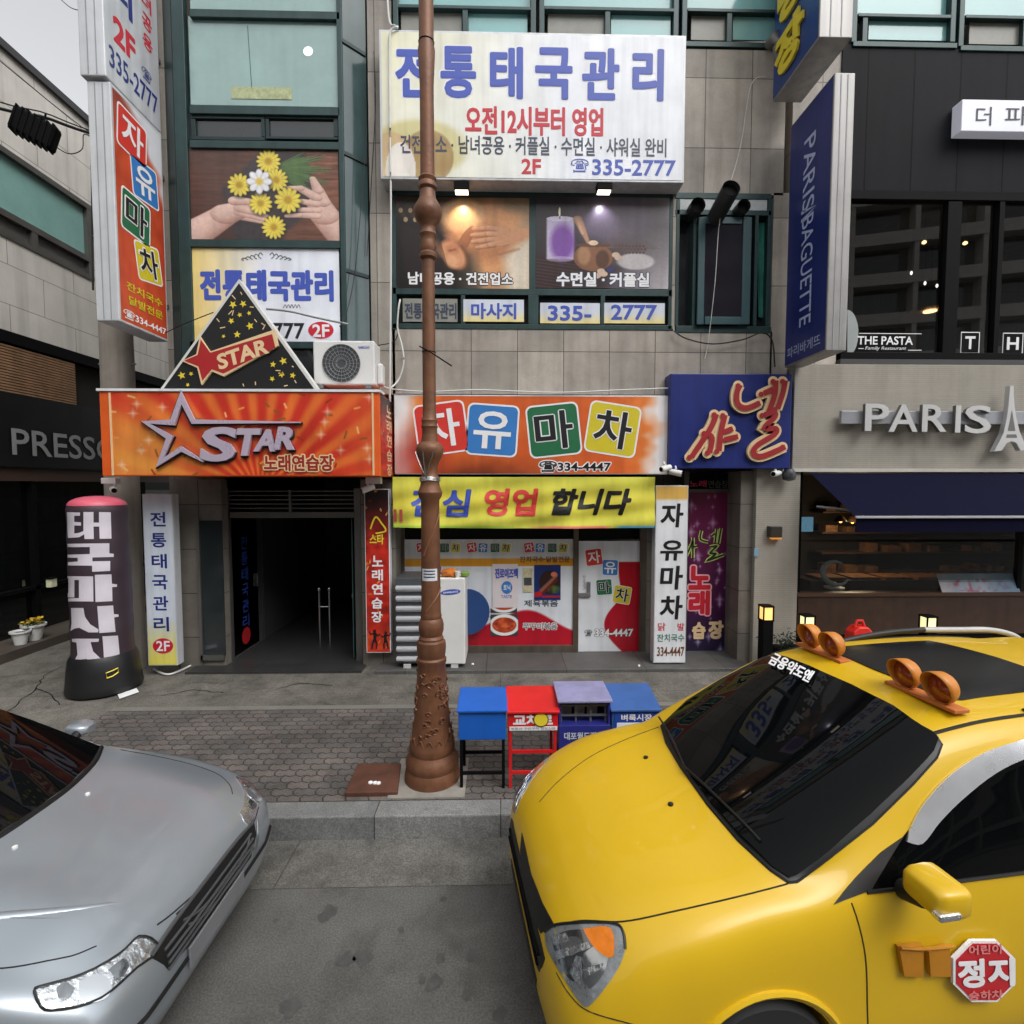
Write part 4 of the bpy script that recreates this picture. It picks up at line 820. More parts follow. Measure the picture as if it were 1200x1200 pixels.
def yzt(s_, fy0, fy1, fz0, fz1, m_, off=.02, edge=None):
    if edge: b = MB(); lay(b, s_, yz(fy0, fz0)+Vector((.003, 0, 0)), yz(fy1, fz0)-yz(fy0, fz0), yz(fy0, fz1)-yz(fy0, fz0), off+.06, pad=.012); b.build('lettering_edge', edge, bl, recalc=False)
    b = MB(); lay(b, s_, yz(fy0, fz0)+Vector((.0045, 0, 0)), yz(fy1, fz0)-yz(fy0, fz0), yz(fy0, fz1)-yz(fy0, fz0), off); b.build('lettering', m_, bl, recalc=False)
yzt('잔치국수', .12, .9, .145, .185, T_tyel); yzt('닭발전문', .16, .9, .085, .125, T_tyel); yzt('☎334-4447', .04, .97, .01, .055, T_white)
zu0, zu1 = P(130, 82, 6.12)[1], P(130, 92, 6.12)[1]+3.2
bu = blade('blade_sign', 'white blade sign with red 2F and phone number at the top left corner', zb1+.0, zu1, 6.08, 7.02, XBl0-.04, XBl-.015, M_signbody)
def yzu(y, z): return Vector((XBl-.012, y, z))
def put(s_, px0, py0, px1, px_top_dy, m_, off=.02): pass
zz = zb1
for s_, y0_, y1_, z0_, z1_, m_, of in (('335-2777', 6.14, 6.96, zz+.16, zz+.40, T_navy, .012), ('2F', 6.22, 6.58, zz+.50, zz+.80, T_red, .04), ('☎', 6.68, 6.86, zz+.45, zz+.60, T_navy, .01), ('관', 6.2, 6.6, zz+1.52, zz+1.94, T_navy, .03), ('리', 6.2, 6.55, zz+.95, zz+1.38, T_navy, .03), ('용', 6.72, 6.9, zz+.86, zz+1.04, T_red, .02), ('공', 6.72, 6.9, zz+1.1, zz+1.28, T_red, .02), ('녀', 6.72, 6.9, zz+1.34, zz+1.52, T_red, .02), ('남', 6.72, 6.9, zz+1.58, zz+1.76, T_red, .02)):
    b = MB(); lay(b, s_, yzu(y0_, z0_), (0, y1_-y0_, 0), (0, 0, z1_-z0_), of); b.build('lettering', m_, bu, recalc=False)
for z in (zb0+.5, zb1-.5, zb1+1.0): tag(MB().box(XBl-.16, XBl-.1, 6.98, Y0+.02, z, z+.05).build('sign_bracket', M_grey), 'steel bracket holding the left blade sign to the wall', 'bracket', 'brackets behind the left blade sign')

# --- karaoke sign over the entrance
YT = 6.35
s = thing('karaoke_sign', 'wide orange and red karaoke sign with a chrome star over the dark entrance', 'sign', (P(280, 558, YT)[0], Y0, P(280, 558, YT)[1]))
X0, X1, Z0, Z1 = RECT(118, 459, 445, 558, YT); xm = P(186, 500, YT)[0]
m_or = mat('sign_orange', (226, 96, 34), .45, var=.12, grime=.15)
MB().box(X0, xm, YT, YT+.16, Z0, Z1).box(xm, X1, YT, Y0-.01, Z0, Z1).build('sign_box', m_or, s, bevel=.008)
MB().box(X0-.02, X1+.02, YT-.02, YT+.2, Z1, Z1+.03).build('top_flashing', M_white, s)
printed_px('sign_face', s, (131, 461, 436, 556.5), YT-.003, 420, 130, pr_star, .35)
MB().rbox(129, 460, 131, 557, YT-.012, YT-.001).build('face_edge', T_cream, s); MB().rbox(436, 460, 438, 557, YT-.012, YT-.001).build('face_edge', T_cream, s)
b = MB(); ribbon(b, [(354, 496), (226, 495.5), (212, 467), (202, 496.5), (171, 496), (199.5, 513.5), (188, 542.5), (213, 527), (240, 542.5)], [1.2, 3.6, 4.4, 4.4, 3.2, 4.4, 4.2, 3.8, 1.2], YT-.035, .03); b.build('star_emblem_shadow', T_black, s)
b = MB(); ribbon(b, [(352, 495), (226, 494), (212, 466), (202, 495), (170, 495), (198.5, 512.5), (187, 542), (212, 526), (238, 541)], [.7, 2.6, 3.4, 3.4, 2.3, 3.4, 3.2, 2.8, .7], YT-.06, .03); b.build('star_emblem', T_lilac, s)
for ch, r in (('S', (233, 500, 277, 541)), ('T', (277, 502, 306, 534)), ('A', (296, 503, 322, 529)), ('R', (320, 500, 344, 527))):
    o = text(s, ch, r, YT-.06, T_lilac, .045 if ch != 'S' else .03, .22 if ch != 'S' else .1, depth=.05, name='letter'); q = tuple(v+d for v, d in zip(r, (-.5, 1, 3, 3))); text(s, ch, q, YT-.02, T_black, .06, .22 if ch != 'S' else .1, name='letter_shadow')
text(s, '노래연습장', (309, 533, 391, 552), YT-.02, paint('dull_red', (150, 40, 34)), .03, edge=T_cream, edge_w=.016)
# its side return
xr = X1+.003; printed('side_face', s, (xr, YT+.05, Z0+.01), (0, Y0-YT-.1, 0), (0, 0, Z1-Z0-.02), 40, 60, pr_redsign)
for k, ch in enumerate('노래연습장'): b = MB(); lay(b, ch, (xr+.003, YT+.36, Z1-.25-.19*k), (0, .3, 0), (0, 0, .16), .025); b.build('lettering', T_cream, s, recalc=False)
t = thing('star_sign', 'black triangular sign sprinkled with yellow stars above the karaoke sign', 'sign', (P(280, 456, 6.42)[0], 6.45, P(280, 456, 6.42)[1]))
shape(MB(), [(187, 457), (280, 327), (373, 457)], 6.42, .14).build('sign_board', mat('board_edge_white', (206, 206, 202), .5), t)
shape(MB(), [(191.5, 455.6), (280, 332), (368, 455.6)], 6.417).build('sign_face', mat('face_black', (24, 24, 26), .4, var=.2), t)
st_ = MB(); wh = MB(); r_ = random.Random(5)
for cx, cy, q in ((273, 357, 5), (285, 356, 4.5), (281, 369, 3.2), (292, 367, 3), (271, 376, 4), (293, 382, 5), (278, 392, 4.5), (262, 394, 2.6), (213, 440, 5), (224, 438, 3), (332, 423, 5), (320, 427, 4), (330, 439, 4), (343, 440, 4), (319, 444, 3.5), (220, 451, 2.5)): mpoly(st_, star_px(cx, cy, q, r_.random()), fpt(6.417), 1)
st_.build('star_pattern', T_yellow, t)
for k in range(34):
    f_ = r_.random()**.6; cy = 340+f_*112; cx = 280+(r_.random()-.5)*1.3*(cy-332); a = r_.random()*3; l = 1.2+2.2*r_.random()
    if abs(cx-270) < 55 and 388 < cy < 446: continue
    ribbon(wh, [(cx-l*math.cos(a), cy-l*math.sin(a)), (cx+l*math.cos(a), cy+l*math.sin(a))], .55, 6.4155)
wh.build('confetti', T_cream, t)
em = [(234, 394), (246, 412), (322, 386), (326, 405), (262, 441), (248, 435), (236, 451), (231, 431), (213, 423), (230, 415)]
shape(MB(), em, 6.385, .03).build('star_emblem', T_cream, t); c_ = (252, 420); shape(MB(), [(a+(c_[0]-a)*.045*(1.6 if a < 250 else 1)+0, b_+(c_[1]-b_)*.16*(1 if a > 250 else 1)) for a, b_ in em], 6.382).build('emblem_face', paint('emblem_red', (166, 30, 34)), t)
mtext(t, 'STAR', ((257, 434), (316, 413.5), (253, 416)), fpt(6.38), T_cream, .035, 1, depth=.004)

# --- middle shop sign, banner, shop front
YM = Y0-.16
s = box_sign('shop_sign', 'orange watercolour shop sign with four coloured letter tiles above the yellow banner', 'sign', (462, 463, 783, 556), YM, .16, M_signbody)
printed_px('sign_face', s, (463, 464.5, 782, 555), YM-.002, 260, 80, pr_watercolour, .35)
tiles(s, [('자', 517, 502, 61, -8), ('유', 577, 504, 61, 4), ('마', 649, 504, 62, -6), ('차', 718, 503, 61, 9)], fpt(YM-.003), edge_w=2)
text(s, '☎334-4447', (632, 540, 716, 554), YM-.006, T_black, .03, edge=T_white, edge_w=.014)
# the yellow banner: sagging cloth
YN = YM-.03; X0, X1, Z0, Z1 = RECT(461, 559, 767, 618, YN); nb, mbn = 150, 36
bn = thing('banner', 'yellow cloth banner with blue, red and black words hung under the orange shop sign', 'banner', ((X0+X1)/2, YN, Z0))
def cloth(u, v):   # u across, v up
    x = X0+(X1-X0)*u; z = Z0+(Z1-Z0)*v; fold = .016*math.sin(u*21+v*3)+.010*math.sin(u*47-v*6+1)+.022*math.exp(-((u-.03-.05*(1-v))/.05)**2)+.012*math.sin((u*.6-v*.9)*17)
    return (x, YN-.02-fold*(1.15-v*.6), z-.035*math.sin(math.pi*u)*(1-v)*.4+.03*(1-v)*(u-.5)*-.4)
pts = [[cloth(i/(nb-1), j/(mbn-1)) for i in range(nb)] for j in range(mbn)]
o = printed('cloth', bn, (X0, YN, Z0), (X1-X0, 0, 0), (0, 0, Z1-Z0), nb, mbn, pr_banner, .8); off = wloc(bn)
for k, v in enumerate(o.data.vertices): p = pts[k//nb][k % nb]; v.co = (p[0]-off.x, p[1]-off.y, p[2]-off.z)
o.data.polygons.foreach_set('use_smooth', [True]*len(o.data.polygons))
def cloth_text(s_, r, m_, off_=.04, shear=.12):
    g, f, _ = glyphs(s_, .012, shear); bm = bmesh.new(); vs = [bm.verts.new((a, b_, 0)) for a, b_ in g]
    for q in f:
        try: bm.faces.new([vs[i] for i in q])
        except ValueError: pass
    bmesh.ops.triangulate(bm, faces=bm.faces)
    for _ in range(2): bmesh.ops.subdivide_edges(bm, edges=[e for e in bm.edges if e.calc_length() > .05], cuts=1)
    mb = MB(); bm.verts.index_update(); ru0, ru1 = (r[0]-461)/306, (r[2]-461)/306; rv0, rv1 = 1-(r[3]-559)/59, 1-(r[1]-559)/59; fl = [[v.index for v in fa.verts] for fa in bm.faces]; co = [(v.co.x, v.co.y) for v in bm.verts]; bm.free()
    ry = (off_-.012)*1.0; rx = ry*(r[3]-r[1])/(r[2]-r[0])
    for k, (ox, oy) in enumerate([(0, 0)]+[(math.cos(q*math.pi/4), math.sin(q*math.pi/4)) for q in range(8)]):
        vv = []
        for x, y in co: p = cloth(ru0+(ru1-ru0)*(x*(1-2*rx)+rx+ox*rx), rv0+(rv1-rv0)*(y*(1-2*ry)+ry+oy*ry)); vv.append((p[0], p[1]-.006-.00015*k, p[2]))
        mb.mesh((vv, fl))
    mb.build('lettering', m_, bn, recalc=False)
cloth_text('점심', (482, 573, 552, 605), T_blue); cloth_text('영업', (567, 572, 630, 604), paint('banner_red', (206, 60, 56))); cloth_text('합니다', (645, 572, 739, 603), T_black, .045, .25)
b = MB()
for px in (462, 469):
    pp = [cloth((px-461+d)/306, v) for d, v in ((0, .12), (3.6, .12), (3.6, .36), (0, .36))]; b.poly([(p[0], p[1]-.014, p[2]) for p in pp])
b.build('corner_mark', paint('mark_red', (196, 90, 80)), bn)
# shop front
YF = Y0+.40
sf = thing('vinyl_storefront', 'white and red vinyl covered shop front with a door under the yellow banner', 'shop front', (P(610, 768, YF)[0], YF, .2))
MB().box(P(464, 700, Y0)[0], P(757, 700, Y0)[0]+.1, Y0+.1, 8.6, 3.0, 3.05).build('lintel', M_dark, sf)
f = MB(); m_fr = mat('bronze_frame', (92, 82, 72), .5, .3, var=.3, grime=.3)
for a in ((468, 560, 474, 766), (672, 560, 678, 768), (750, 560, 758, 768), (474, 757, 672, 766), (678, 764, 750, 768), (474, 560, 672, 632), (678, 560, 750, 634)): f.rbox(*a, YF-.03, YF+.06) if a[3] > 640 else None
f.build('frame', m_fr, sf, bevel=.004)
MB().rbox(468, 555, 758, 632, YF+.04, YF+.08).build('dark_transom', M_dark, sf)
def pr_front(x, y):
    im = A((222, 226, 232))*np.ones(x.shape+(1,)); im = mixc(im, (206, 208, 208), (y < .175)*1.0); im = mixc(im, (214, 150, 40), ((y > .175) & (y < .255))*1.0); cu = .90-.22*np.exp(-((x-.74)/.2)**2)-.06*np.exp(-((x-.5)/.2)**2); return mixc(im, (178, 20, 40), sm(cu-y, .02)*(x > .36))
def pr_door(x, y):
    im = A((224, 227, 232))*np.ones(x.shape+(1,)); edge = .72-.30*np.sin(np.clip((y-.5)/.5, -.7, 1.0)*math.pi)*np.where(y > .5, 1, -.25); im = mixc(im, (178, 20, 40), sm(edge-x, .012)*(y > .185)); return im
printed_px('window_vinyl', sf, (474, 632, 672, 757), YF, 220, 150, pr_front, .25)
dr = printed_px('door', sf, (678, 634, 750, 764), YF, 90, 160, pr_door, .25)
for cx in (500, 559, 626): tiles(sf, [('자', cx-6, 641.5, 12, -8), ('유', cx+7, 642, 11.5, 3), ('마', cx+21, 642, 11.5, 0), ('차', cx+34, 642, 11.5, 8)], fpt(YF-.004), edge_w=.5)
text(sf, '잔치국수·닭발전문', (609, 652, 668, 659), YF-.004, T_brown, .03)
tiles(dr, [('자', 696, 653, 20, -7), ('유', 715, 665, 19, 2), ('마', 708, 688, 19, -4), ('차', 729, 697, 21, 10)], fpt(YF-.004), edge_w=.7)
text(dr, '334-4447', (697, 737, 742, 746), YF-.005, T_white, .035, edge=T_black, edge_w=.006); text(dr, '☎', (685, 738, 694, 746), YF-.005, T_black, .01)
b = MB(); b.rbox(678, 695, 692, 700, YF-.03, YF-.002); b.rbox(688, 682, 692, 695, YF-.03, YF-.002); b.build('handle', M_grey, dr, bevel=.004)
text(dr, '당기세요', (683, 673, 686, 692), YF-.004, T_grey, 0)
text(sf, '제육볶음', (614, 703, 654, 711), YF-.004, T_slate, .015); text(sf, '쭈꾸미볶음', (613, 730, 653, 738), YF-.005, T_grey, .015, edge=T_white, edge_w=.008)
for r, lab, fn, sz in (((575, 720, 607, 745), 'photo poster of a red stew dish in a white bowl on the shop window', pr_dish, 60), ((626, 662, 657, 703), 'dark blue drinks poster with a bottle picture on the shop window', pr_ad_blue, 70), ((575, 712, 606, 718), 'strip of a dish photo peeping out under the pale notice', lambda x, y: pr_dish(x, .72+y*.28), 40)):
    X0, X1, Z0, Z1 = RECT(*r, YF-.01); t = thing('poster', lab, 'poster', ((X0+X1)/2, YF-.01, Z0), 'posters on the shop window'); printed_px('print', t, r, YF-.01, sz, sz, fn, .3)
    if fn is not pr_dish and sz == 70: text(t, '기네스타웃', (628, 669, 651, 674), YF-.014, T_white, .02) if False else None
t = tag(MB().rbox(577, 661, 607, 712, YF-.012, YF-.009).build('poster', mat('pale_notice', (216, 206, 208), .5, var=.1)), 'pale pink notice with a blue bottle cap picture on the shop window', 'poster', 'posters on the shop window')
text(t, '진로이즈백', (580, 666, 607, 678), YF-.015, T_blue, .04); disc(MB(), 594, 688.5, 6.5, 7.5, YF-.015).build('cap_picture', T_tblue, t); text(t, '토닉', (590, 685, 598, 692), YF-.018, T_white, .02); text(t, 'TASTE', (587, 697.5, 600, 701), YF-.015, T_blue, .01)
t = tag(MB().rbox(613, 666, 624, 694, YF-.012, YF-.009).build('poster', mat('small_notice', (206, 196, 160), .5, var=.4, vscale=14)), 'small yellowed notice beside the dark blue drinks poster', 'poster', 'posters on the shop window'); MB().rbox(614, 677, 623, 686, YF-.014, YF-.0125).build('picture', mat('notice_picture', (70, 72, 80), .5, var=.4, vscale=20), t)

# --- tall narrow signs
def upright(name, label, r, Yf, depth, fn, mbody=M_signbody):
    X0, X1, Z0, Z1 = RECT(*r, Yf); t = thing(name, label, 'sign', ((X0+X1)/2, Yf+depth, Z0)); MB().box(X0, X1, Yf, Yf+depth, Z0, Z1).build('sign_box', mbody, t, bevel=.006)
    if fn: printed_px('sign_face', t, (r[0]+1, r[1]+1, r[2]-1, r[3]-1), Yf-.002, 30, 120, fn, .35)
    return t
def pr_up1(x, y): return mixc(A((214, 222, 234))*np.ones(x.shape+(1,)), (226, 214, 100), np.clip((y-.72)*4, 0, 1))
def pr_up2(x, y): return mixc(A((224, 226, 230))*np.ones(x.shape+(1,)), (220, 176, 90), sm(y-.075, .004))
t = upright('upright_sign', 'narrow white and yellow lightbox with blue letters and a red 2F beside the inflatable column', (170, 579, 205, 780), 6.85, .14, pr_up1)
for k, ch in enumerate('전통태국관리'): a = 176+k*.8; text(t, ch, (a, 600+k*24.6, a+18, 617+k*24.6), 6.845, T_navy, .022)
disc(MB(), 191, 757, 12, 9, 6.846).build('round_badge', T_red, t); text(t, '2F', (183, 751, 199, 763), 6.843, T_white, .02)
t = upright('upright_sign', 'tall white sign with black brush lettering and a gold top beside the shop door', (767, 569, 805, 777), Y0-.17, .15, pr_up2)
for k, (ch, y) in enumerate((('자', 590), ('유', 633), ('마', 663), ('차', 698))): a = 774-k*.3; text(t, ch, (a, y, a+27, y+(28 if k != 1 else 24)), Y0-.176, T_black, .028, .06)
text(t, '닭', (771, 730, 780, 739), Y0-.176, T_red, .01); text(t, '발', (794, 730, 802, 739), Y0-.176, T_red, .01); text(t, '잔치국수', (770, 743, 802, 752), Y0-.176, T_teal, .012); text(t, '334-4447', (770, 758, 802, 769), Y0-.176, T_brown, .02)
t = upright('upright_sign', 'narrow red karaoke sign with white letters and dancing figures on the entrance pillar', (428, 573, 457, 765), Y0-.16, .13, pr_redsign, M_white)
for k, ch in enumerate('노래연습장'): text(t, ch, (436-k*.2, 651+k*16.4, 449-k*.2, 664+k*16.4), Y0-.166, T_white, .03)
b = MB(); ribbon(b, smooth_path([(434, 620), (440, 606), (447, 613), (452, 622), (440, 625)], 5), .9, Y0-.166); b.build('star_outline', T_yellow, t); text(t, '스타', (433, 626, 450, 638), Y0-.166, T_yellow, .03)
def figure(mb, cx, cy, k, Y, fl=1):
    disc(mb, cx, cy-11*k, 1.9*k, 2.1*k, Y, 10)
    for p_, w_ in (([(0, -9), (.5, -4), (0, 1)], [2.2, 1.9, 1.7]), ([(-.8, 0), (-2.5, 5), (-3.5, 11)], [1.4, 1.1, .8]), ([(.8, 0), (2.8, 5), (2.2, 11)], [1.4, 1.1, .8]), ([(-1, -8), (-5, -7), (-7, -11)], [.9, .8, .6]), ([(1, -8), (4.5, -5), (7, -8)], [.9, .8, .6])): ribbon(mb, [(cx+a*k*fl, cy+q*k) for a, q in p_], [w*k for w in w_], Y)
b = MB(); figure(b, 439, 750, .95, Y0-.166); figure(b, 452, 751, .85, Y0-.166, -1); b.build('figure_print', T_black, t)

# --- blue neon sign and purple door on the right
YC = 6.95
s = box_sign('neon_sign', 'deep blue sign box with red and cream neon style brush letters', 'sign', (785, 438, 927, 549), YC, .24, mat('sign_blue', (22, 38, 112), .4, var=.15, grime=.25))
neon = [[(865, 452), (861, 461), (862, 474), (872, 479), (888, 473)], [(892, 462), (903, 457)], [(906, 447), (905, 462), (900, 478), (897, 486)], [(917, 447), (914, 462), (908, 480)], [(893, 487), (903, 484), (905, 489), (893, 502), (906, 503), (904, 510), (885, 522), (880, 531), (890, 535), (917, 524)],
        [(837, 486), (830, 503), (808, 536)], [(825, 508), (832, 514), (829, 531)], [(847, 487), (842, 508), (840, 529)], [(846, 507), (856, 503)], [(846, 516), (862, 512)]]
b1, b2, b3 = MB(), MB(), MB()
for k, pth in enumerate(neon):
    if k == 5: b1.build('letter_body', T_cream, s, recalc=False); b2.build('letter_core', paint('neon_red', (156, 34, 40)), s, recalc=False); b1, b2 = MB(), MB()
    sp = smooth_path(pth, 5); b1_w = 6.2
    ribbon(b3, [(a+1.5, c+2.5) for a, c in sp], b1_w, YC-.012); 
    for q in (sp[0], sp[-1]): disc(b1, q[0], q[1], b1_w, b1_w, YC-.0500-.0008*k, 14); disc(b2, q[0], q[1], 3.1, 3.1, YC-.068-.0008*k, 12)
    L, R = stroke_pts(sp, b1_w); ff = lambda q, y: (P(q.x, q.y, YC)[0], y, P(q.x, q.y, YC)[1])
    y1, y2 = YC-.0504-.0008*k, YC-.0684-.0008*k
    for i in range(len(L)-1): b1.poly([ff(L[i], y1), ff(L[i+1], y1), ff(R[i+1], y1), ff(R[i], y1)])
    for sd in (L, R):
        for i in range(len(sd)-1): b1.poly([ff(sd[i], y1), ff(sd[i+1], y1), ff(sd[i+1], YC-.008), ff(sd[i], YC-.008)])
    L, R = stroke_pts(sp, 3.1)
    for i in range(len(L)-1): b2.poly([ff(L[i], y2), ff(L[i+1], y2), ff(R[i+1], y2), ff(R[i], y2)])
b1.build('letter_body', T_cream, s, recalc=False); b2.build('letter_core', paint('neon_red', (156, 34, 40)), s, recalc=False)
YD = Y0+.40
d = thing('karaoke_door', 'purple printed karaoke door with pink and white letters behind the tall white sign', 'door', (P(830, 770, YD)[0], YD, .2))
printed_px('door_print', d, (806, 577, 857, 766), YD, 70, 190, pr_purple, .3)
f = MB()
for a in ((855, 552, 866, 772), (800, 766, 855, 774), (800, 552, 806, 766), (806, 573, 855, 577)): f.rbox(*a, YD-.05, YD+.05)
f.build('frame', M_grey if False else mat('door_frame_grey', (96, 94, 92), .4, .4, var=.2), d, bevel=.004)
MB().rbox(806, 555, 855, 573, YD, YD+.04).build('transom', M_black, d); text(d, '노래', (808, 575-12, 828, 571), YD-.005, T_pink, .02); text(d, '연습장', (830, 563, 853, 572), YD-.005, T_grey, .01)
b = MB(); b0 = MB()
for pth in ([(822, 622), (821, 632), (830, 635)], [(834, 628), (838, 625)], [(840, 620), (838, 636)], [(845, 619), (842, 637)], [(832, 641), (840, 640), (832, 648), (839, 649), (829, 657), (848, 650)], [(812, 634), (804, 652)], [(812, 630), (812, 654)], [(813, 641), (817, 640)]): ribbon(b0, smooth_path(pth, 4), 2.1, YD-.004); ribbon(b, smooth_path(pth, 4), 1.0, YD-.008)
b0.build('lettering_edge', T_lime, d, recalc=False); b.build('lettering', paint('dark_green', (40, 56, 34)), d, recalc=False)
text(d, '노', (807, 663, 833, 691), YD-.006, T_red, .05, edge=paint('pale_pink', (232, 170, 180)), edge_w=.022); text(d, '래', (807, 692, 832, 721), YD-.006, T_red, .05, edge=paint('pale_pink', (232, 170, 180)), edge_w=.022)
text(d, '습', (811, 729, 827, 749), YD-.006, T_cream, .05); text(d, '장', (830, 727, 848, 749), YD-.006, T_cream, .05)

# --- bakery lettering
YK = Y0-.12
s = thing('channel_letter_sign', 'silver channel letters and tower emblem on a rail on the beige bakery fascia', 'sign', (P(1090, 510, YK)[0], YK, P(1090, 510, YK)[1]))
m_sl = mat('silver_letter', (206, 206, 206), .35, .3, var=.06); m_ls = mat('letter_side', (118, 116, 112), .45, .4)
MB().rbox(986, 482, 1320, 497, YK-.11, YK-.06).build('rail', mat('rail_silver', (170, 172, 178), .35, .5), s, bevel=.004)
b = MB(); b.rbox(1000, 485, 1006, 494, YK-.06, YK+.02); b.rbox(1180, 485, 1186, 494, YK-.06, YK+.02); b.build('rail_bracket', m_ls, s)
for ch, r in (('P', (1014, 473, 1042, 505)), ('A', (1042, 474, 1076, 506)), ('R', (1081, 474, 1110, 506)), ('I', (1120, 475, 1126, 507)), ('S', (1131, 475, 1162, 508))):
    o = text(s, ch, r, YK-.17, m_sl, .012, depth=.006, name='letter'); text(o, ch, r, YK-.163, m_ls, .014, depth=.055, name='letter_return')
tw = [(1184, 452), (1188, 452), (1188, 462), (1189, 476), (1191, 490), (1195, 506), (1204, 527), (1196, 528), (1191, 519), (1186, 517), (1180, 519), (1174, 528), (1165, 529), (1176, 508), (1180, 490), (1182, 474), (1183, 462)]
shape(MB(), tw, YK-.17, .07).build('tower_emblem', m_sl, s)
b = MB(); shape(b, [(1185.8, 480), (1187.5, 490), (1190, 505), (1181, 505), (1184, 490)], YK-.172); shape(b, [(1180, 509), (1191, 509), (1192, 513), (1179, 513)], YK-.172); b.build('emblem_opening', m_ls, s)
# blue blade sign on the right
XRb = P(973, 250, 6.15)[0]; XRb1 = P(997, 250, 6.15)[0]; zr0, zr1 = P(985, 411, 6.15)[1], P(985, 85, 6.15)[1]
bl2 = blade('blade_sign', 'tall dark blue blade sign with thin white vertical lettering beside the dark cladding', zr0, zr1, 6.15, 7.05, XRb, XRb1, mat('blade_grey', (160, 158, 156), .4, .3, var=.12, grime=.25))
MB().poly([(XRb-.003, 6.17, zr0+.02), (XRb-.003, 7.04, zr0+.02), (XRb-.003, 7.04, zr1-.02), (XRb-.003, 6.17, zr1-.02)]).build('sign_face', mat('blade_blue', (36, 48, 116), .3, var=.15, vscale=2, grime=.15), bl2)
T_pale = paint('pale_blue_letter', (176, 188, 222))
hz = zr1-zr0; b = MB(); lay(b, 'PARIS', (XRb-.006, 6.72, zr1-.42), (0, 0, -.90), (0, -.25, 0), .006); lay(b, 'BAGUETTE', (XRb-.006, 6.72, zr1-1.40), (0, 0, -1.36), (0, -.25, 0), .006); b.build('lettering', T_pale, bl2, recalc=False)
b = MB(); zc_ = zr1-1.36; b.poly([(XRb-.006, 6.42, zc_+.005), (XRb-.006, 6.72, zc_+.08), (XRb-.006, 6.74, zc_+.08), (XRb-.006, 6.74, zc_+.04)]); b.poly([(XRb-.006, 6.42, zc_-.005), (XRb-.006, 6.72, zc_-.06), (XRb-.006, 6.74, zc_-.06), (XRb-.006, 6.74, zc_-.02)]); b.build('tower_emblem', T_pale, bl2)
b = MB(); lay(b, '파리바게뜨', (XRb-.006, 6.98, zr0+.10), (0, -.72, 0), (0, 0, .14), .0); b.build('lettering', T_pale, bl2, recalc=False)
zq = P(975, 44, 6.05)[1]; bl3 = blade('blade_sign', 'blue blade sign with yellow letters cut off by the top of the picture', zq, zq+2.4, 6.05, 7.05, P(960, 40, 6.05)[0], P(999, 40, 6.05)[0], mat('blade_grey', (160, 158, 156)))
XQ = P(960, 40, 6.05)[0]; MB().poly([(XQ-.003, 6.07, zq+.02), (XQ-.003, 7.04, zq+.02), (XQ-.003, 7.04, zq+2.38), (XQ-.003, 6.07, zq+2.38)]).build('sign_face', mat('blade_blue2', (28, 62, 128), .3, var=.2), bl3)
for s_, y_, z_ in (('장', 6.66, .14), ('방', 6.62, .78), ('래', 6.6, 1.4)):
    b = MB(); lay(b, s_, (XQ-.04, y_+.3, zq+z_), (0, -.62, 0), (0, 0, .54), .05, depth=.03); b.build('lettering', T_yellow, bl3, recalc=False)
# white pasta lightbox and window letters
s = box_sign('lightbox_sign', 'slim white lightbox sign with black letters on the dark cladding', 'sign', (1127, 118, 1330, 155), Y0-.16, .16, mat('lightbox_white', (228, 230, 244), .3, var=.03, emit=.12)); text(s, '더', (1144, 125, 1162, 147), Y0-.165, T_black, 0); text(s, '파스타', (1178, 125, 1262, 147), Y0-.165, T_black, 0)
YG = Y0+.086; s = thing('window_lettering', 'white restaurant name lettering on the dark upper window', 'sign', (P(1040, 412, YG)[0], YG, P(1040, 412, YG)[1]))
text(s, 'THE PASTA', (1005, 394, 1070, 404), YG, T_white, .02); text(s, 'Family Restaurant', (1014, 406, 1062, 411), YG, T_white, .0, .2); b = MB(); b.rbox(1007, 390.5, 1080, 391.3, YG-.001, YG); b.rbox(1006, 408, 1012, 408.8, YG-.001, YG); b.rbox(1064, 410, 1080, 410.8, YG-.001, YG); b.build('rule', T_white, s)
b = MB(); shape(b, [(993+13*math.sin(t), 390-27*math.cos(t)) for t in np.linspace(0, math.pi, 14)], YG+.002); b.build('half_round', paint('pale_leaf', (150, 156, 156)), s)
for ch, r in (('T', (1126, 389, 1148, 414)), ('H', (1175, 390, 1199, 415)), ('E', (1226, 391, 1250, 416))):
    s = tag(MB().rbox(*r, YG-.004, YG).build('letter_decal', T_white), 'white square decal with the letter %s low on the dark upper window' % ch, 'sign', 'square letter decals on the upper window'); MB().rbox(r[0]+1, r[1]+1, r[2]-1, r[3]-1, YG-.007, YG-.0045).build('decal_ground', M_black, s); text(s, ch, (r[0]+5, r[1]+5, r[2]-5, r[3]-5), YG-.009, T_white, .03)
from mathutils.geometry import delaunay_2d_cdt
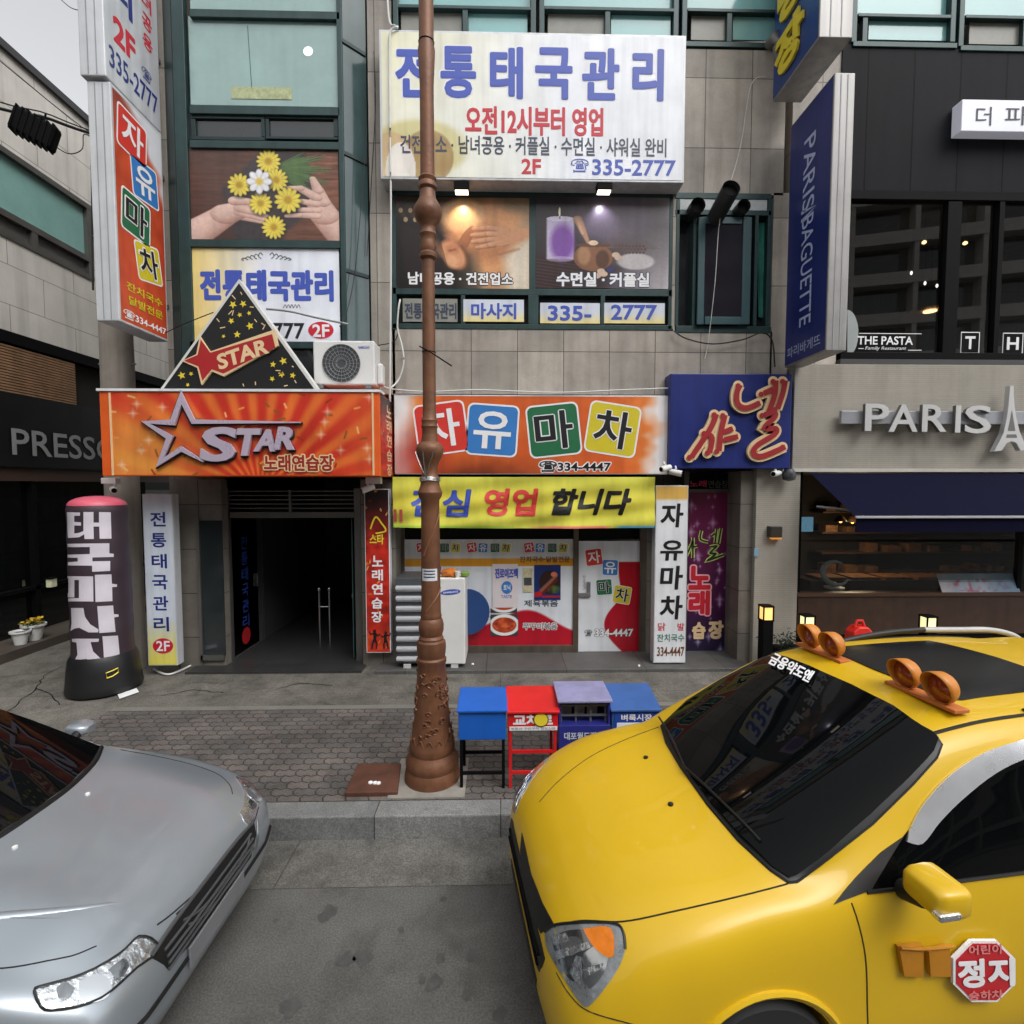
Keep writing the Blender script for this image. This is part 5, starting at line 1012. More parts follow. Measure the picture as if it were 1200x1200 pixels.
# ================================================================ lamp post
M_rust = mat('lamp_post_brown', (116, 76, 52), .5, .25, var=.3, vscale=7, bump=.25, bscale=30, grime=.25)
YL = 4.375; XLp = P(507, 930, YL)[0]; kpx = YL/FPX
lp = thing('lamp_post', 'ornate brown cast iron lamp post rising in front of the shop fronts', 'lamp post', (XLp, YL, ZS))
def lz(y): return P(505, y, YL)[1]
prof = [(33, 924), (33, 906), (32, 900), (30, 896), (31.5, 892), (31.5, 887), (28, 882), (26, 878), (27.5, 873), (26.5, 868), (24, 860), (21.5, 845), (19, 820), (17.3, 790), (16.5, 777), (17.6, 775), (17.6, 771), (15.8, 769), (16.8, 764), (17.3, 757), (16.6, 751), (14.3, 749), (14.6, 747), (12.8, 744), (14.6, 738), (14.9, 732), (13.4, 726), (11.9, 724), (12.5, 722), (11.9, 719), (11.5, 716), (11.2, 690), (10.6, 600), (10.6, 586), (13.2, 582), (14.2, 577), (11.5, 570), (10.8, 566), (11.4, 562), (9.8, 558), (8.6, 554), (9.4, 545), (12.5, 538), (15.4, 532), (16.2, 526), (14.2, 521), (10, 518), (8.8, 510), (8.6, 503), (9.7, 500), (8.6, 497), (9.5, 493), (8.2, 490), (7.6, 480), (7.2, 320), (7.2, 306), (10, 303), (10.2, 299), (8, 296), (9.6, 290), (8.4, 285), (8.8, 280), (10.4, 276), (8.6, 272), (9, 266), (13, 260), (15.8, 252), (15.8, 245), (12, 238), (9.4, 233), (8.5, 224), (10.6, 221), (10.6, 217), (8.8, 214), (10.2, 210), (8, 207), (7.8, 100), (9.6, 60), (8.3, 52), (8.2, 0), (8, -160)]
low = [p for p in prof if p[1] >= 577]; up = [p for p in prof if p[1] <= 577]
def bumps(o, amp):
    return o
MB().lathe(XLp, YL, [(r*kpx, lz(y) if y < 924 else ZS) for r, y in low], 40).build('base_column', M_rust, lp, smooth=35)
MB().lathe(XLp, YL, [(r*kpx, lz(y)) for r, y in up], 32).build('upper_shaft', M_rust, lp, smooth=35)
rel = MB(); r_ = random.Random(2)      # cast relief: leaves round the base column
for k in range(70):
    y = r_.uniform(785, 855); a = r_.uniform(0, 6.28); rad = np.interp(y, [785, 790, 820, 845, 860], [17, 17.3, 19, 21.5, 24])*kpx; q = r_.uniform(.012, .03)
    pts = [(XLp+(rad+.004)*math.cos(a+math.cos(t)*q/rad*(1+.5*math.sin(2*t+k))), YL+(rad+.004)*math.sin(a+math.cos(t)*q/rad), lz(y)+math.sin(t)*q) for t in np.linspace(0, 5, 8)]
    rel.tube(pts, [.008, .009, .009, .008, .008, .007, .006, .004], 5)
for k in range(14):
    a0 = k*6.283/14; y = 862; rad = 24.5*kpx; rel.tube([(XLp+(rad)*math.cos(a0+t*.22), YL+rad*math.sin(a0+t*.22), lz(y)-.03*math.cos(t*3.1)) for t in np.linspace(-1, 1, 7)], .008, 5)
rel.build('cast_relief', M_rust, lp, smooth=True)
sp_ = MB()
for y0_, y1_, a0 in ((650, 600, -2.2), (715, 688, -2.0)):
    sp_.tube([(XLp+(10.8*kpx+.004)*math.cos(a0+1.9*t), YL+(10.8*kpx+.004)*math.sin(a0+1.9*t), lz(y0_+(y1_-y0_)*t)) for t in np.linspace(0, 1, 10)], .007, 5)
sp_.build('spiral_tape', mat('tape_brown', (128, 84, 60), .5), lp, smooth=True)
gw = MB()
for k in range(3): gw.tube([(XLp+math.cos(-2.6+k*.7)*.13, YL+math.sin(-2.6+k*.7)*.13, lz(530)), (XLp+math.cos(-2.3+k*.4)*.11, YL+math.sin(-2.3+k*.4)*.11, lz(545)), (XLp+math.cos(-1.8)*.085, YL+math.sin(-1.8)*.085, lz(560))], .006, 5)
for k in range(3): gw.tube([(XLp+.084*math.cos(a), YL+.084*math.sin(a), lz(560+k*1.5)+.004*math.sin(3*a)) for a in np.linspace(0, 6.28, 20)], .006, 5)
gw.build('wire_tie', M_steel, lp, smooth=True)
tg = MB()
for y, r_, l in ((413, 7.6, 1), (50, 8.6, 0), (57, 8.6, 0)):
    tg.tube([(XLp+(r_*kpx)*math.cos(a), YL+(r_*kpx)*math.sin(a), lz(y)) for a in np.linspace(0, 6.28, 16)], .004, 5)
    if l: tg.tube([(XLp-.07, YL-.06, lz(408)), (XLp+.03, YL-.075, lz(416)), (XLp+.2, YL-.1, lz(432))], .006, 5)
tg.build('cable_tie', M_black, lp)
st_ = MB(); 
pts = [[(XLp+(11.6*kpx)*math.cos(a), YL+(11.6*kpx)*math.sin(a), lz(y)) for a in np.linspace(-2.45, -.75, 9)] for y in (679, 665)]
st_.grid(pts).build('sticker', mat('sticker_white', (206, 208, 214), .5, var=.2, vscale=30), lp)
b = MB()
for y in (667.5, 671, 674.5): b.grid([[(XLp+(11.75*kpx)*math.cos(a), YL+(11.75*kpx)*math.sin(a), lz(y+d)) for a in np.linspace(-2.2, -1.0, 9)] for d in (.7, -.7)])
b.build('sticker_print', T_slate, lp)
MB().box(XLp-.33, XLp+.30, 4.07, YL+.3, ZS, ZS+.012).build('footing', mat('footing_concrete', (140, 136, 128), .85, var=.3, vscale=5), lp)

# ================================================================ utility pole behind the signs
xu = P(146, 640, 7.2)[0]; up_ = thing('utility_pole', 'grey concrete utility pole behind the left blade sign and karaoke sign', 'utility pole', (xu, 7.2, ZS))
MB().lathe(xu, 7.2, [(.21, ZS-.01), (.2, 3), (.175, 8), (.16, 11)], 24).build('pole', mat('pole_concrete', (158, 150, 140), .8, var=.2, vscale=3, grime=.3), up_, smooth=True)
b = MB()
for z in (4.4, 5.2, 6.1, 7): b.tube([(xu-.25, 7.2, z), (xu+.25, 7.2, z)], .012, 6)
b.build('step_bolt', M_grey, up_)

# ================================================================ air conditioner on the sign canopy
YA = 6.62; X0, X1, Z0, Z1 = RECT(367, 399, 439, 451, YA); ac = thing('air_conditioner', 'white outdoor air conditioner unit sitting on the canopy beside the black triangle', 'air conditioner', ((X0+X1)/2, YA+.15, Z0-.04))
MB().box(X0, X1, YA, YA+.32, Z0, Z1).build('casing', M_plastic, ac, bevel=.02, seg=3)
cx, cz, R_ = X0+(X1-X0)*.46, (Z0+Z1)/2-.01, (Z1-Z0)*.43
b = MB()
n = 40; b.poly([(cx+R_*math.cos(2*math.pi*k/n), YA-.002, cz+R_*math.sin(2*math.pi*k/n)) for k in range(n)]); b.build('fan_opening', mat('fan_dark', (70, 73, 76), .5), ac)
b = MB()
for q in (.28, .46, .64, .82, 1.0): b.tube([(cx+R_*q*math.cos(a), YA-.010, cz+R_*q*math.sin(a)) for a in np.linspace(0, 2*math.pi, 33)], .004, 5)
for k in range(24): a = k*2*math.pi/24; b.tube([(cx+R_*.2*math.cos(a), YA-.010, cz+R_*.2*math.sin(a)), (cx+R_*math.cos(a), YA-.010, cz+R_*math.sin(a))], .0025, 4)
b.build('fan_grille', mat('grille_pale', (128, 130, 132), .4), ac)
b = MB()
for k in range(5): b.obox((cx+R_*.5*math.cos(k*1.2566), YA+.003, cz+R_*.5*math.sin(k*1.2566)), (R_*.4*math.cos(k*1.2566), 0, R_*.4*math.sin(k*1.2566)), (0, .003, 0), (-R_*.16*math.sin(k*1.2566), 0, R_*.16*math.cos(k*1.2566)))
b.build('fan_blade', M_grey, ac) if False else None
b = MB(); lay(b, 'SAMSUNG', (X1-.20, YA-.003, Z1-.1), (.14, 0, 0), (0, 0, .03), .02); b.build('lettering', T_blue, ac, recalc=False)
b = MB(); b.box(X0+.05, X0+.12, YA, YA+.3, Z0-.045, Z0); b.box(X1-.12, X1-.05, YA, YA+.3, Z0-.045, Z0); b.build('foot', M_grey, ac)
b = MB(); b.box(X1, X1+.07, YA+.12, YA+.28, Z0+.03, Z0+.3); vb = b.build('valve_cover', M_plastic, ac, bevel=.02)

# ================================================================ cables and conduits
def cable(path, r, m, label, name='cable', group=None, cat='cable', n=6):
    return tag(MB().tube(smooth_path3(path), r, n).build(name, m, smooth=True), label, cat, group)
def smooth_path3(p, n=7):
    out = []; k = len(p)
    for i in range(k-1):
        a, b, c, d = (np.array(p[max(0, min(k-1, j))], float) for j in (i-1, i, i+1, i+2))
        for t in np.linspace(0, 1, n, endpoint=False): out.append(tuple(.5*((2*b)+(-a+c)*t+(2*a-5*b+4*c-d)*t*t+(-a+3*b-3*c+d)*t**3)))
    return out+[tuple(p[-1])]
def wp(px, py, Y): x, z = P(px, py, Y); return (x, Y, z)
cable([wp(452, -40, 7.12), wp(456, 22, 7.1), wp(463, 30, 7.0), wp(466, 32, 6.9), wp(458, 36, 6.885), wp(456.5, 60, 6.885), wp(457, 150, 6.885), wp(458, 225, 6.885), wp(458, 330, 6.885), wp(457, 455, 6.88), wp(457, 470, 6.9)], .013, M_cablew, 'long white conduit running down past the left edge of the white lightbox sign')
cable([wp(469, 351, 7.15), wp(467, 362, 7.1), wp(466, 385, 7.12), wp(471, 405, 7.12), wp(473, 425, 7.12), wp(467, 445, 7.12), wp(455, 455, 7.0), wp(440, 447, 6.9)], .012, M_cablew, 'looping white hose between the lower window row and the air conditioner')
cable([wp(440, 405, 6.8), wp(447, 404, 7.1), wp(462, 400, 7.15), wp(467, 388, 7.15)], .007, M_cable, 'short black cable looping from the air conditioner to the wall')
cable([wp(448, 455, 7.0), wp(500, 459, 7.02), wp(560, 457, 7.02), wp(650, 460, 7.02), wp(730, 457, 7.03), wp(783, 455, 7.03)], .010, M_cablew, 'pale cable lying along the top of the orange watercolour sign')
cable([wp(790, 388, 7.15), wp(805, 397, 7.12), wp(835, 403, 7.12), wp(870, 398, 7.12), wp(893, 390, 7.1), wp(905, 400, 7.1), wp(908, 430, 7.1)], .010, M_cable, 'black cable sagging under the open casement window')
cable([wp(897, 90, 7.16), wp(880, 100, 7.16), wp(868, 170, 7.15), wp(852, 228, 7.0), wp(843, 262, 7.02), wp(838, 330, 7.06), wp(830, 400, 7.16), wp(826, 420, 7.16)], .005, M_cablew, 'thin pale wire hanging down past the black duct pipes')
cable([wp(430, 150, 7.0), wp(418, 300, 6.98), wp(408, 360, 6.9), wp(398, 383, 6.8)], .005, M_cable, 'thin black wire hanging along the right side of the green bay')
cable([wp(438, 60, 7.16), wp(440, 120, 7.16), wp(436, 200, 7.16), wp(430, 300, 7.15)], .005, M_cable, 'thin black wire fixed to the stone pier beside the bay')
cable([wp(190, 392, 6.95), wp(215, 380, 6.9), wp(250, 366, 6.85)], .006, M_cable, 'short black cable between the left blade sign and the triangle')
cable([wp(312, 362, 6.7), wp(340, 365, 6.75), wp(370, 372, 6.8), wp(408, 380, 6.85)], .014, M_grey, 'grey stay rod from the black triangle to the bay frame')
# overhead lines to the left
g_ = 'overhead lines across the alley'
cable([(-6.6, 1.0, 7.55), (-6.0, 5.5, 7.05), wp(60, 140, 6.9), wp(112, 158, 7.2)], .018, M_cable, 'thick black overhead line carrying the splice box', group=None)
cable([(-6.7, 1.0, 7.75), (-6.05, 5.5, 7.16), wp(60, 135, 6.95), wp(112, 155, 7.2)], .008, M_cable, 'thin black overhead line just above the thick one with the splice box', group=None)
cable([(-7.0, 1.0, 8.6), wp(20, 88, 6.8), wp(112, 158, 7.2)], .006, M_cable, 'thin overhead wire highest across the tiled wall')
cable([wp(72, 0, 7.2), wp(85, 10, 7.2), wp(105, 14, 7.2)], .005, M_cable, 'short loop of wire against the sky at the top left')
cable([wp(60, 168, 6.9), wp(80, 180, 6.95), wp(96, 175, 7), wp(98, 158, 7.1), wp(106, 160, 7.2)], .006, M_cable, 'loose curl of black wire hanging under the overhead line')
cable([wp(107, 165, 7.2), wp(108, 240, 7.2), wp(109, 340, 7.2)], .012, M_cable, 'black cable dropping straight down from the overhead line end')
cx_, cz_ = P(41, 152, 6.6); sb = thing('splice_box', 'black cable splice box hanging from the overhead line at the left', 'splice box', (cx_, 6.6, cz_-.2))
b = MB(); ax_ = Vector((.21, .05, -.10)); b.obox((cx_, 6.6, cz_), ax_, (.02, -.07, 0), (.05, 0, .13)); b.build('box_body', M_black, sb, bevel=.03, seg=3)
b = MB()
for k in range(7): c = Vector((cx_, 6.6, cz_))+ax_*(-.85+.28*k); b.obox(c, (.008, .002, -.004), (.022, -.077, 0), (.054, 0, .14))
b.build('rib', M_black, sb)
b = MB(); b.tube([(cx_-.12, 6.6, cz_+.1), (cx_-.1, 6.62, cz_+.25)], .012, 6); b.tube([(cx_+.1, 6.6, cz_+.04), (cx_+.12, 6.62, cz_+.2)], .012, 6); b.build('hanger', M_black, sb)

# ================================================================ security cameras
def cctv(label, px, py, Y, d, box_px=None):
    x, z = P(px, py, Y); t = thing('security_camera', label, 'camera', (x, Y+.1, z-.06), 'security cameras under the signs'); dv = Vector(d).normalized()
    MB().tube([Vector((x, Y, z))-dv*.10, Vector((x, Y, z))+dv*.06, Vector((x, Y, z))+dv*.07], [.038, .042, .036], 14).build('camera_body', M_plastic, t, smooth=30)
    MB().tube([Vector((x, Y, z))+dv*.071, Vector((x, Y, z))+dv*.075], .030, 14).build('lens', M_black, t)
    MB().tube([Vector((x, Y, z))-dv*.05, (x, Y+.02, z+.06), (x, Y+.06, z+.09)], .014, 8).build('bracket', M_plastic, t)
    if box_px: MB().rbox(*box_px, Y, Y+.1).build('junction_box', M_plastic, t, bevel=.008)
cctv('white camera with a black lens under the left end of the karaoke sign', 133, 574, 6.7, (.7, -.8, -.15), (118, 560, 135, 567))
cctv('white camera with a junction box under the right end of the karaoke sign', 430, 573, 6.75, (-.9, -.4, -.35), (428, 559, 446, 567))
cctv('white camera at the lower right corner of the orange watercolour sign', 779, 549, 6.85, (-.9, -.5, -.2))
cctv('small white camera just left of the blue neon sign base', 793, 554, 6.9, (.8, -.5, -.2))
cctv('white camera under the right end of the blue neon sign', 909, 555, 6.95, (-.8, -.6, -.1))
x, z = P(926, 556, 6.95); t = thing('alarm_lamp', 'dark round alarm horn under the right end of the blue neon sign', 'alarm', (x, 7.0, z-.1)); MB().lathe(x, 6.98, [(.02, z-.09), (.08, z-.07), (.09, z), (.06, z+.07), (.02, z+.08)], 18).build('horn', mat('horn_grey', (70, 72, 76), .35, .5), t, smooth=True); MB().tube([(x, 6.98, z+.05), (x-.03, 7.1, z+.12)], .02, 8).build('bracket', M_grey, t)
# wall lamp and bell on the bakery pillar
x, z = P(911, 622, 7.06); t = thing('wall_lamp', 'small square wall lamp glowing on the beige pillar', 'lamp', (x, 7.08, z)); MB().rbox(903, 617, 917, 630, 7.0, 7.1).build('lamp_body', mat('lamp_bronze', (70, 66, 60), .4, .5), t, bevel=.006); MB().rbox(905, 630, 916, 632, 7.02, 7.09).build('lamp_glass', mat('amber_glow', (255, 170, 80), .4, var=0, emit=.35), t)
tag(MB().rbox(884, 643, 889, 652, 7.08, 7.11).build('door_bell', mat('bell_blue', (130, 160, 180), .4)), 'small pale blue bell on the edge of the beige pillar', 'bell')

# ================================================================ ducts, drain pipe
def duct(label, px, py, Y, r, l, drop=0, grp='duct pipes through the right window'):
    x, z = P(px, py, Y); t = thing('duct_pipe', label, 'duct', (x, Y, z), grp); o_ = MB().tube([(x, Y0+.12, z-drop), (x, Y+.02, z)], r, 20, cap=False).build('pipe', mat('duct_grey', (64, 66, 66), .5, .4, var=.2), t, smooth=True)
    b = MB(); n = 20; dv = (Vector((x, Y, z))-Vector((x, Y0+.12, z-drop))).normalized(); c = Vector((x, Y+.02, z))-dv*.07; a = dv.cross(Vector((0, 0, 1))).normalized(); e = dv.cross(a)
    b.poly([c+(a*math.cos(2*math.pi*k/n)+e*math.sin(2*math.pi*k/n))*r*.98 for k in range(n)]).build('pipe_mouth', M_dark, t)
duct('large black duct sticking out above the open casement', 858, 219, 6.65, .115, .6, .17)
duct('left stub duct in the white strip above the casement', 819, 239, 7.02, .10, .2); duct('right stub duct in the white strip above the casement', 873, 240, 7.02, .09, .2)
x, z = P(912, 62, 7.0); t = thing('drain_elbow', 'grey drain pipe elbow on the stone wall beside the yellow lettered blade sign', 'pipe', (x, 7.1, z)); MB().tube([(x-.03, 7.16, z+.25), (x-.03, 7.0, z+.2), (x-.02, 6.96, z+.05), (x+.02, 7.0, z-.25), (x+.04, 7.1, z-.4)], [.075, .075, .07, .045, .045], 14).build('pipe', mat('drain_grey', (112, 110, 106), .5), t, smooth=True)

# ================================================================ awning
aw = thing('awning', 'dark blue fabric awning with a pale edge over the bakery window', 'awning', (P(1150, 600, 6.35)[0], 7.0, 2.3))
M_aw = mat('awning_navy', (10, 11, 36), .85, var=.14, vscale=3, spec=.08, bump=.15, bscale=200)
a0 = P(950, 555, 7.06); a1 = P(1500, 556, 7.06); f0 = P(1005, 606, 6.3); f1 = P(1560, 607, 6.3)
xl0, xl1, xr_ = a0[0], f0[0]-.02, 11.0
MB().poly([(xl0, 7.06, a0[1]), (xr_, 7.06, a0[1]), (xr_, 6.3, f0[1]), (xl1, 6.3, f0[1])]).build('canopy', M_aw, aw)
MB().poly([(xl1, 6.3, f0[1]), (xr_, 6.3, f0[1]), (xr_, 6.31, f0[1]-.19), (xl1, 6.31, f0[1]-.19)]).build('valance', M_aw, aw)
MB().box(xl1-.02, xr_, 6.27, 6.30, f0[1]-.015, f0[1]+.015).build('front_bar', mat('bar_grey', (168, 168, 170), .5), aw, bevel=.005)
b = MB(); b.tube([(xl1+.1, 6.32, f0[1]), (xl0+.5, 6.7, f0[1]+.05), (xl0+.1, 7.06, f0[1]+.1)], .02, 8); b.build('arm', M_grey, aw)

# ================================================================ things in the bakery
def pendant(px, py, Y, label):
    x, z = P(px, py, Y); t = thing('pendant_lamp', label, 'lamp', (x, Y, z), 'hanging lamps inside the bakery'); MB().lathe(x, Y, [(.02, z+.12), (.05, z+.1), (.11, z)], 18, False).build('shade', mat('shade_dark', (60, 40, 24), .5), t, smooth=True); MB().lathe(x, Y, [(.005, z-.03), (.035, z), (.03, z+.05)], 12).build('bulb', mat('bulb_glow', (255, 180, 80), .4, var=0, emit=6), t, smooth=True); MB().tube([(x, Y, z+.1), (x, Y, 2.95)], .006, 5).build('cord', M_cable, t)
for k, (px, py) in enumerate(((1000, 598), (985, 611), (1014, 611), (999, 612), (1032, 600))): pendant(px, py, 9.4+.12*k, ('hanging lamp nearest the awning corner', 'leftmost low hanging lamp in the bakery', 'low hanging lamp right of the cluster', 'low hanging lamp in the middle of the cluster', 'upper hanging lamp right of the cluster')[k])
cl_ = bpy.data.lights.new('bakery_light', 'POINT'); cl_.energy = 26; cl_.color = (1, .72, .42); cl_.shadow_soft_size = .2; co_ = bpy.data.objects.new('bakery_light', cl_); COL.objects.link(co_); co_.location = (P(1000, 600, 9.5)[0], 9.5, 2.0)
for k, (px, py, Y, lab) in enumerate(((1083, 284, 8.35, 'warm ceiling lamp high behind the dark upper window, left pane'), (1131, 285, 8.35, 'warm ceiling lamp high behind the dark upper window, middle pane'), (1068, 320, 8.7, 'small white lamp deep behind the left upper pane'), (1084, 332, 8.7, 'lowest small white lamp deep behind the left upper pane'), (1098, 335, 8.8, 'small white lamp beside the window post upstairs'))):
    x, z = P(px, py, Y); t = thing('ceiling_lamp', lab, 'lamp', (x, Y, z), 'lamps inside the upstairs restaurant'); MB().lathe(x, Y, [(.005, z-.03), (.032 if k < 2 else .018, z-.012), (.032 if k < 2 else .018, z+.012), (.01, z+.03)], 14).build('bulb', mat('restaurant_bulb' if k < 2 else 'restaurant_bulb_white', (255, 214, 150) if k < 2 else (255, 246, 230), .4, var=0, emit=7 if k < 2 else 5), t, smooth=True); MB().tube([(x, Y, z+.04), (x, Y, 7.05)], .006, 5).build('cord', M_cable, t)
x, z = P(1090, 362, 8.9); t = thing('hanging_lamp', 'wide flat timber shade hanging behind the left upper pane', 'lamp', (x, 8.9, z)); MB().lathe(x, 8.9, [(.03, z+.06), (.30, z), (.31, z-.03), (.02, z-.02)], 28).build('shade', mat('shade_timber', (186, 126, 70), .5, var=.2), t, smooth=35); MB().tube([(x, 8.9, z+.06), (x, 8.9, 7.05)], .006, 5).build('cord', M_cable, t); MB().lathe(x, 8.9, [(.005, z-.07), (.10, z-.05), (.10, z-.035)], 14).build('bulb', mat('restaurant_bulb', (255, 214, 150)), t)
x, z = P(945, 614, 9.0); t = tag(MB().rbox(936, 606, 953, 623, 9.2, 9.25).build('display_screen', mat('screen_glow', (130, 180, 210), .3, var=.5, vscale=12, emit=.5)), 'small bright blue display screen deep inside the bakery', 'screen')
cn = thing('bakery_counter', 'dark timber counter with bread trays inside the bakery', 'counter', (P(1060, 690, 9.0)[0], 9.2, .22)); XC0, XC1 = P(945, 690, 9)[0], P(1160, 690, 9)[0]
MB().box(XC0, XC1, 8.9, 9.5, .22, 1.05).build('counter_body', mat('counter_timber', (70, 46, 34), .5, var=.3), cn); b = MB()
for k in range(5): b.box(XC0+.2+k*.6, XC0+.7+k*.6, 8.95, 9.4, 1.05, 1.1)
b.build('bread_tray', mat('bread_brown', (150, 96, 50), .7, var=.5, vscale=14), cn)
sh_ = thing('bread_shelf', 'tall shelf of baked goods at the back of the bakery', 'shelf', (P(1080, 640, 10.4)[0], 10.5, .22)); XS0, XS1 = P(960, 640, 10.4)[0], P(1190, 640, 10.4)[0]
b = MB()
for k in range(5): b.box(XS0, XS1, 10.3, 10.7, .5+.42*k, .53+.42*k)
b.build('shelf_board', mat('shelf_board_wood', (92, 66, 50), .5), sh_); b = MB(); r_ = random.Random(11)
for k in range(5):
    for j in range(9):
        if r_.random() < .8: xx = XS0+.1+j*(XS1-XS0-.2)/9; b.box(xx, xx+.2+.1*r_.random(), 10.36, 10.6, .53+.42*k, .62+.42*k+.1*r_.random())
b.build('baked_goods', mat('goods_mix', (156, 110, 70), .6, var=.7, vscale=5), sh_)
# stool-like round chair and leaflets in the window
x, z = P(980, 690, 7.6); t = thing('egg_chair', 'small round white framed seat standing just behind the bakery glass', 'chair', (x, 7.7, z)); zc_ = P(980, 672, 7.6)[1]
MB().tube([(x+.20*math.cos(a), 7.62+.05*math.sin(a), zc_+.17*math.sin(a)) for a in np.linspace(.9, 5.6, 24)], [.012+.03*math.sin(k/23*3.1) for k in range(24)], 8).build('shell', M_plastic, t, smooth=True); MB().lathe(x, 7.65, [(.14, z), (.14, z+.02), (.03, z+.04), (.03, zc_-.14)], 20).build('base', M_plastic, t, smooth=30)
t = tag(printed('leaflet_board', None, (P(1106, 698, 7.15)[0], 7.16, P(1106, 698, 7.15)[1]), (P(1198, 698, 7.15)[0]-P(1106, 698, 7.15)[0], 0, 0), (-.03, .10, .30), 60, 24, pr_leaflet), 'row of pale pink and blue leaflets leaning on the bakery sill', 'leaflets')
# bollard lamps on the pavement edge
def bollard(px, py0, py1, label, warm, Y):
    x, z1 = P(px, py0, Y); z2 = P(px, py1, Y)[1]; t = thing('bollard_lamp', label, 'bollard lamp', (x, Y, ZS), 'bollard lamps outside the bakery')
    MB().box(x-.07, x+.07, Y-.07, Y+.07, ZS-.01, z2).build('post', M_black, t, bevel=.008)
    MB().box(x-.058, x+.058, Y-.058, Y+.058, z2, z1-.02).build('lamp_glass', mat('bollard_warm' if warm else 'bollard_cream', (255, 196, 110) if warm else (246, 240, 176), .4, var=0, emit=1.0 if warm else .8), t)
    b = MB(); b.box(x-.075, x+.075, Y-.075, Y+.075, z1-.02, z1)
    for sx in (-1, 1):
        for sy in (-1, 1): b.box(x+sx*.065-.008, x+sx*.065+.008, Y+sy*.065-.008, Y+sy*.065+.008, z2, z1-.02)
    b.box(x-.075, x+.075, Y-.075, Y+.075, z2-.01, z2+.008); b.build('lamp_cage', M_black, t)
bollard(898, 709, 726, 'tall black bollard with an amber lamp at the foot of the beige pillar', True, 6.75); bollard(946, 720, 737, 'black bollard with a pale lamp left of the red can', False, 6.6); bollard(1088, 721, 737, 'black bollard with a pale lamp right of the red can', False, 6.6)
# red can
x, z = P(1006, 752, 6.5); zt_ = P(1006, 725, 6.5)[1]; t = thing('red_can', 'bright red plastic can with a white label on a crate by the bakery', 'can', (x, 6.5, z-.1)); MB().prism([(x-.14, 6.42, z-.1), (x+.13, 6.42, z-.1), (x+.14, 6.42, z+.14), (x+.08, 6.42, z+.21), (x-.05, 6.42, z+.21), (x-.12, 6.42, z+.14)], (0, .18, 0)).build('can_body', mat('can_red', (220, 44, 34), .4, var=.06), t, bevel=.02, seg=3)
MB().tube([(x-.06, 6.5, z+.2), (x-.03, 6.5, z+.28), (x+.04, 6.5, z+.28), (x+.07, 6.5, z+.2)], .018, 8).build('handle', MATS['can_red'], t, smooth=True); MB().box(x-.02, x+.12, 6.412, 6.416, z-.06, z+.1).build('can_label', mat('can_label_pale', (214, 206, 206), .5, var=.3, vscale=20), t)
cr_ = tag(MB().box(x-.35, x+.35, 6.35, 6.75, ZS, z-.1).build('crate', mat('crate_dark', (36, 34, 34), .7), bevel=.01), 'low dark crate carrying the red can', 'crate')
pl_ = thing('shrub_planter', 'dark low shrub planter between the bollard lamps by the bakery pillar', 'planter', (P(925, 760, 6.75)[0], 6.8, ZS)); xx = P(925, 760, 6.8)[0]; MB().box(xx-.2, xx+.2, 6.65, 6.95, ZS, ZS+.35).build('planter_box', M_black, pl_, bevel=.01); b = MB(); r_ = random.Random(3)
for k in range(260):
    c = Vector((xx+r_.gauss(0, .12), 6.8+r_.gauss(0, .08), ZS+.35+abs(r_.gauss(0, .09)))); u_ = Vector((r_.gauss(0, 1), r_.gauss(0, 1), r_.gauss(0, 1))).normalized()*.025; v_ = Vector((r_.gauss(0, 1), r_.gauss(0, 1), r_.gauss(0, 1))).normalized()*.014; b.poly([c-u_, c+v_, c+u_, c-v_])
b.build('foliage', mat('shrub_leaf', (44, 58, 40), .6, var=.4), pl_, recalc=False)

# ================================================================ fridge with kimchi drawers, things on it
YFr = 6.93; X0, X1, Z0, Z1 = RECT(463, 676, 545, 783, YFr); Z0 = .29; Z1 = P(505, 678, YFr)[1]
fg = thing('fridge', 'low white two part fridge with silver drawers outside the shop window', 'fridge', ((X0+X1)/2, 7.15, .2)); xm = P(508, 730, YFr)[0]
MB().box(xm, X1, YFr+.01, Y0+.33, Z0, Z1).build('cabinet', M_plastic, fg, bevel=.015, seg=3); MB().box(X0, xm, YFr+.05, Y0+.33, Z0, Z1).build('drawer_case', mat('drawer_grey', (84, 86, 90), .35, .3), fg, bevel=.006)
nd = 8
for k in range(nd):
    z = Z0+.02+(Z1-Z0-.07)*k/nd; h_ = (Z1-Z0-.07)/nd; MB().prism([(X0+.01, YFr+.05, z), (X0+.01, YFr-.01, z+h_*.30), (X0+.01, YFr-.01, z+h_*.52), (X0+.01, YFr+.05, z+h_*.62)], (xm-X0-.02, 0, 0)).build('drawer', mat('drawer_silver', (206, 208, 212), .3, .35), fg, bevel=.004)
b = MB(); n = 28; xe, ze = P(528, 694, YFr)[0], P(528, 694, YFr)[1]; b.poly([(xe+.135*math.cos(2*math.pi*k/n), YFr+.006, ze+.038*math.sin(2*math.pi*k/n)+.012*math.cos(2*math.pi*k/n)) for k in range(n)]); b.build('badge', T_blue, fg)
b = MB(); lay(b, 'SAMSUNG', (xe-.10, YFr+.003, ze-.022), (.2, 0, .018), (0, 0, .026), .03); b.build('lettering', T_white, fg, recalc=False)
b = MB(); b.box(X0+.1, X0+.2, YFr+.02, YFr+.1, .19, Z0); b.box(X1-.2, X1-.1, YFr+.02, YFr+.1, .19, Z0); b.box(X0+.1, X0+.2, 7.4, 7.5, .19, Z0); b.box(X1-.2, X1-.1, 7.4, 7.5, .19, Z0); b.build('foot', mat('foot_white', (190, 190, 188), .6), fg, bevel=.006)
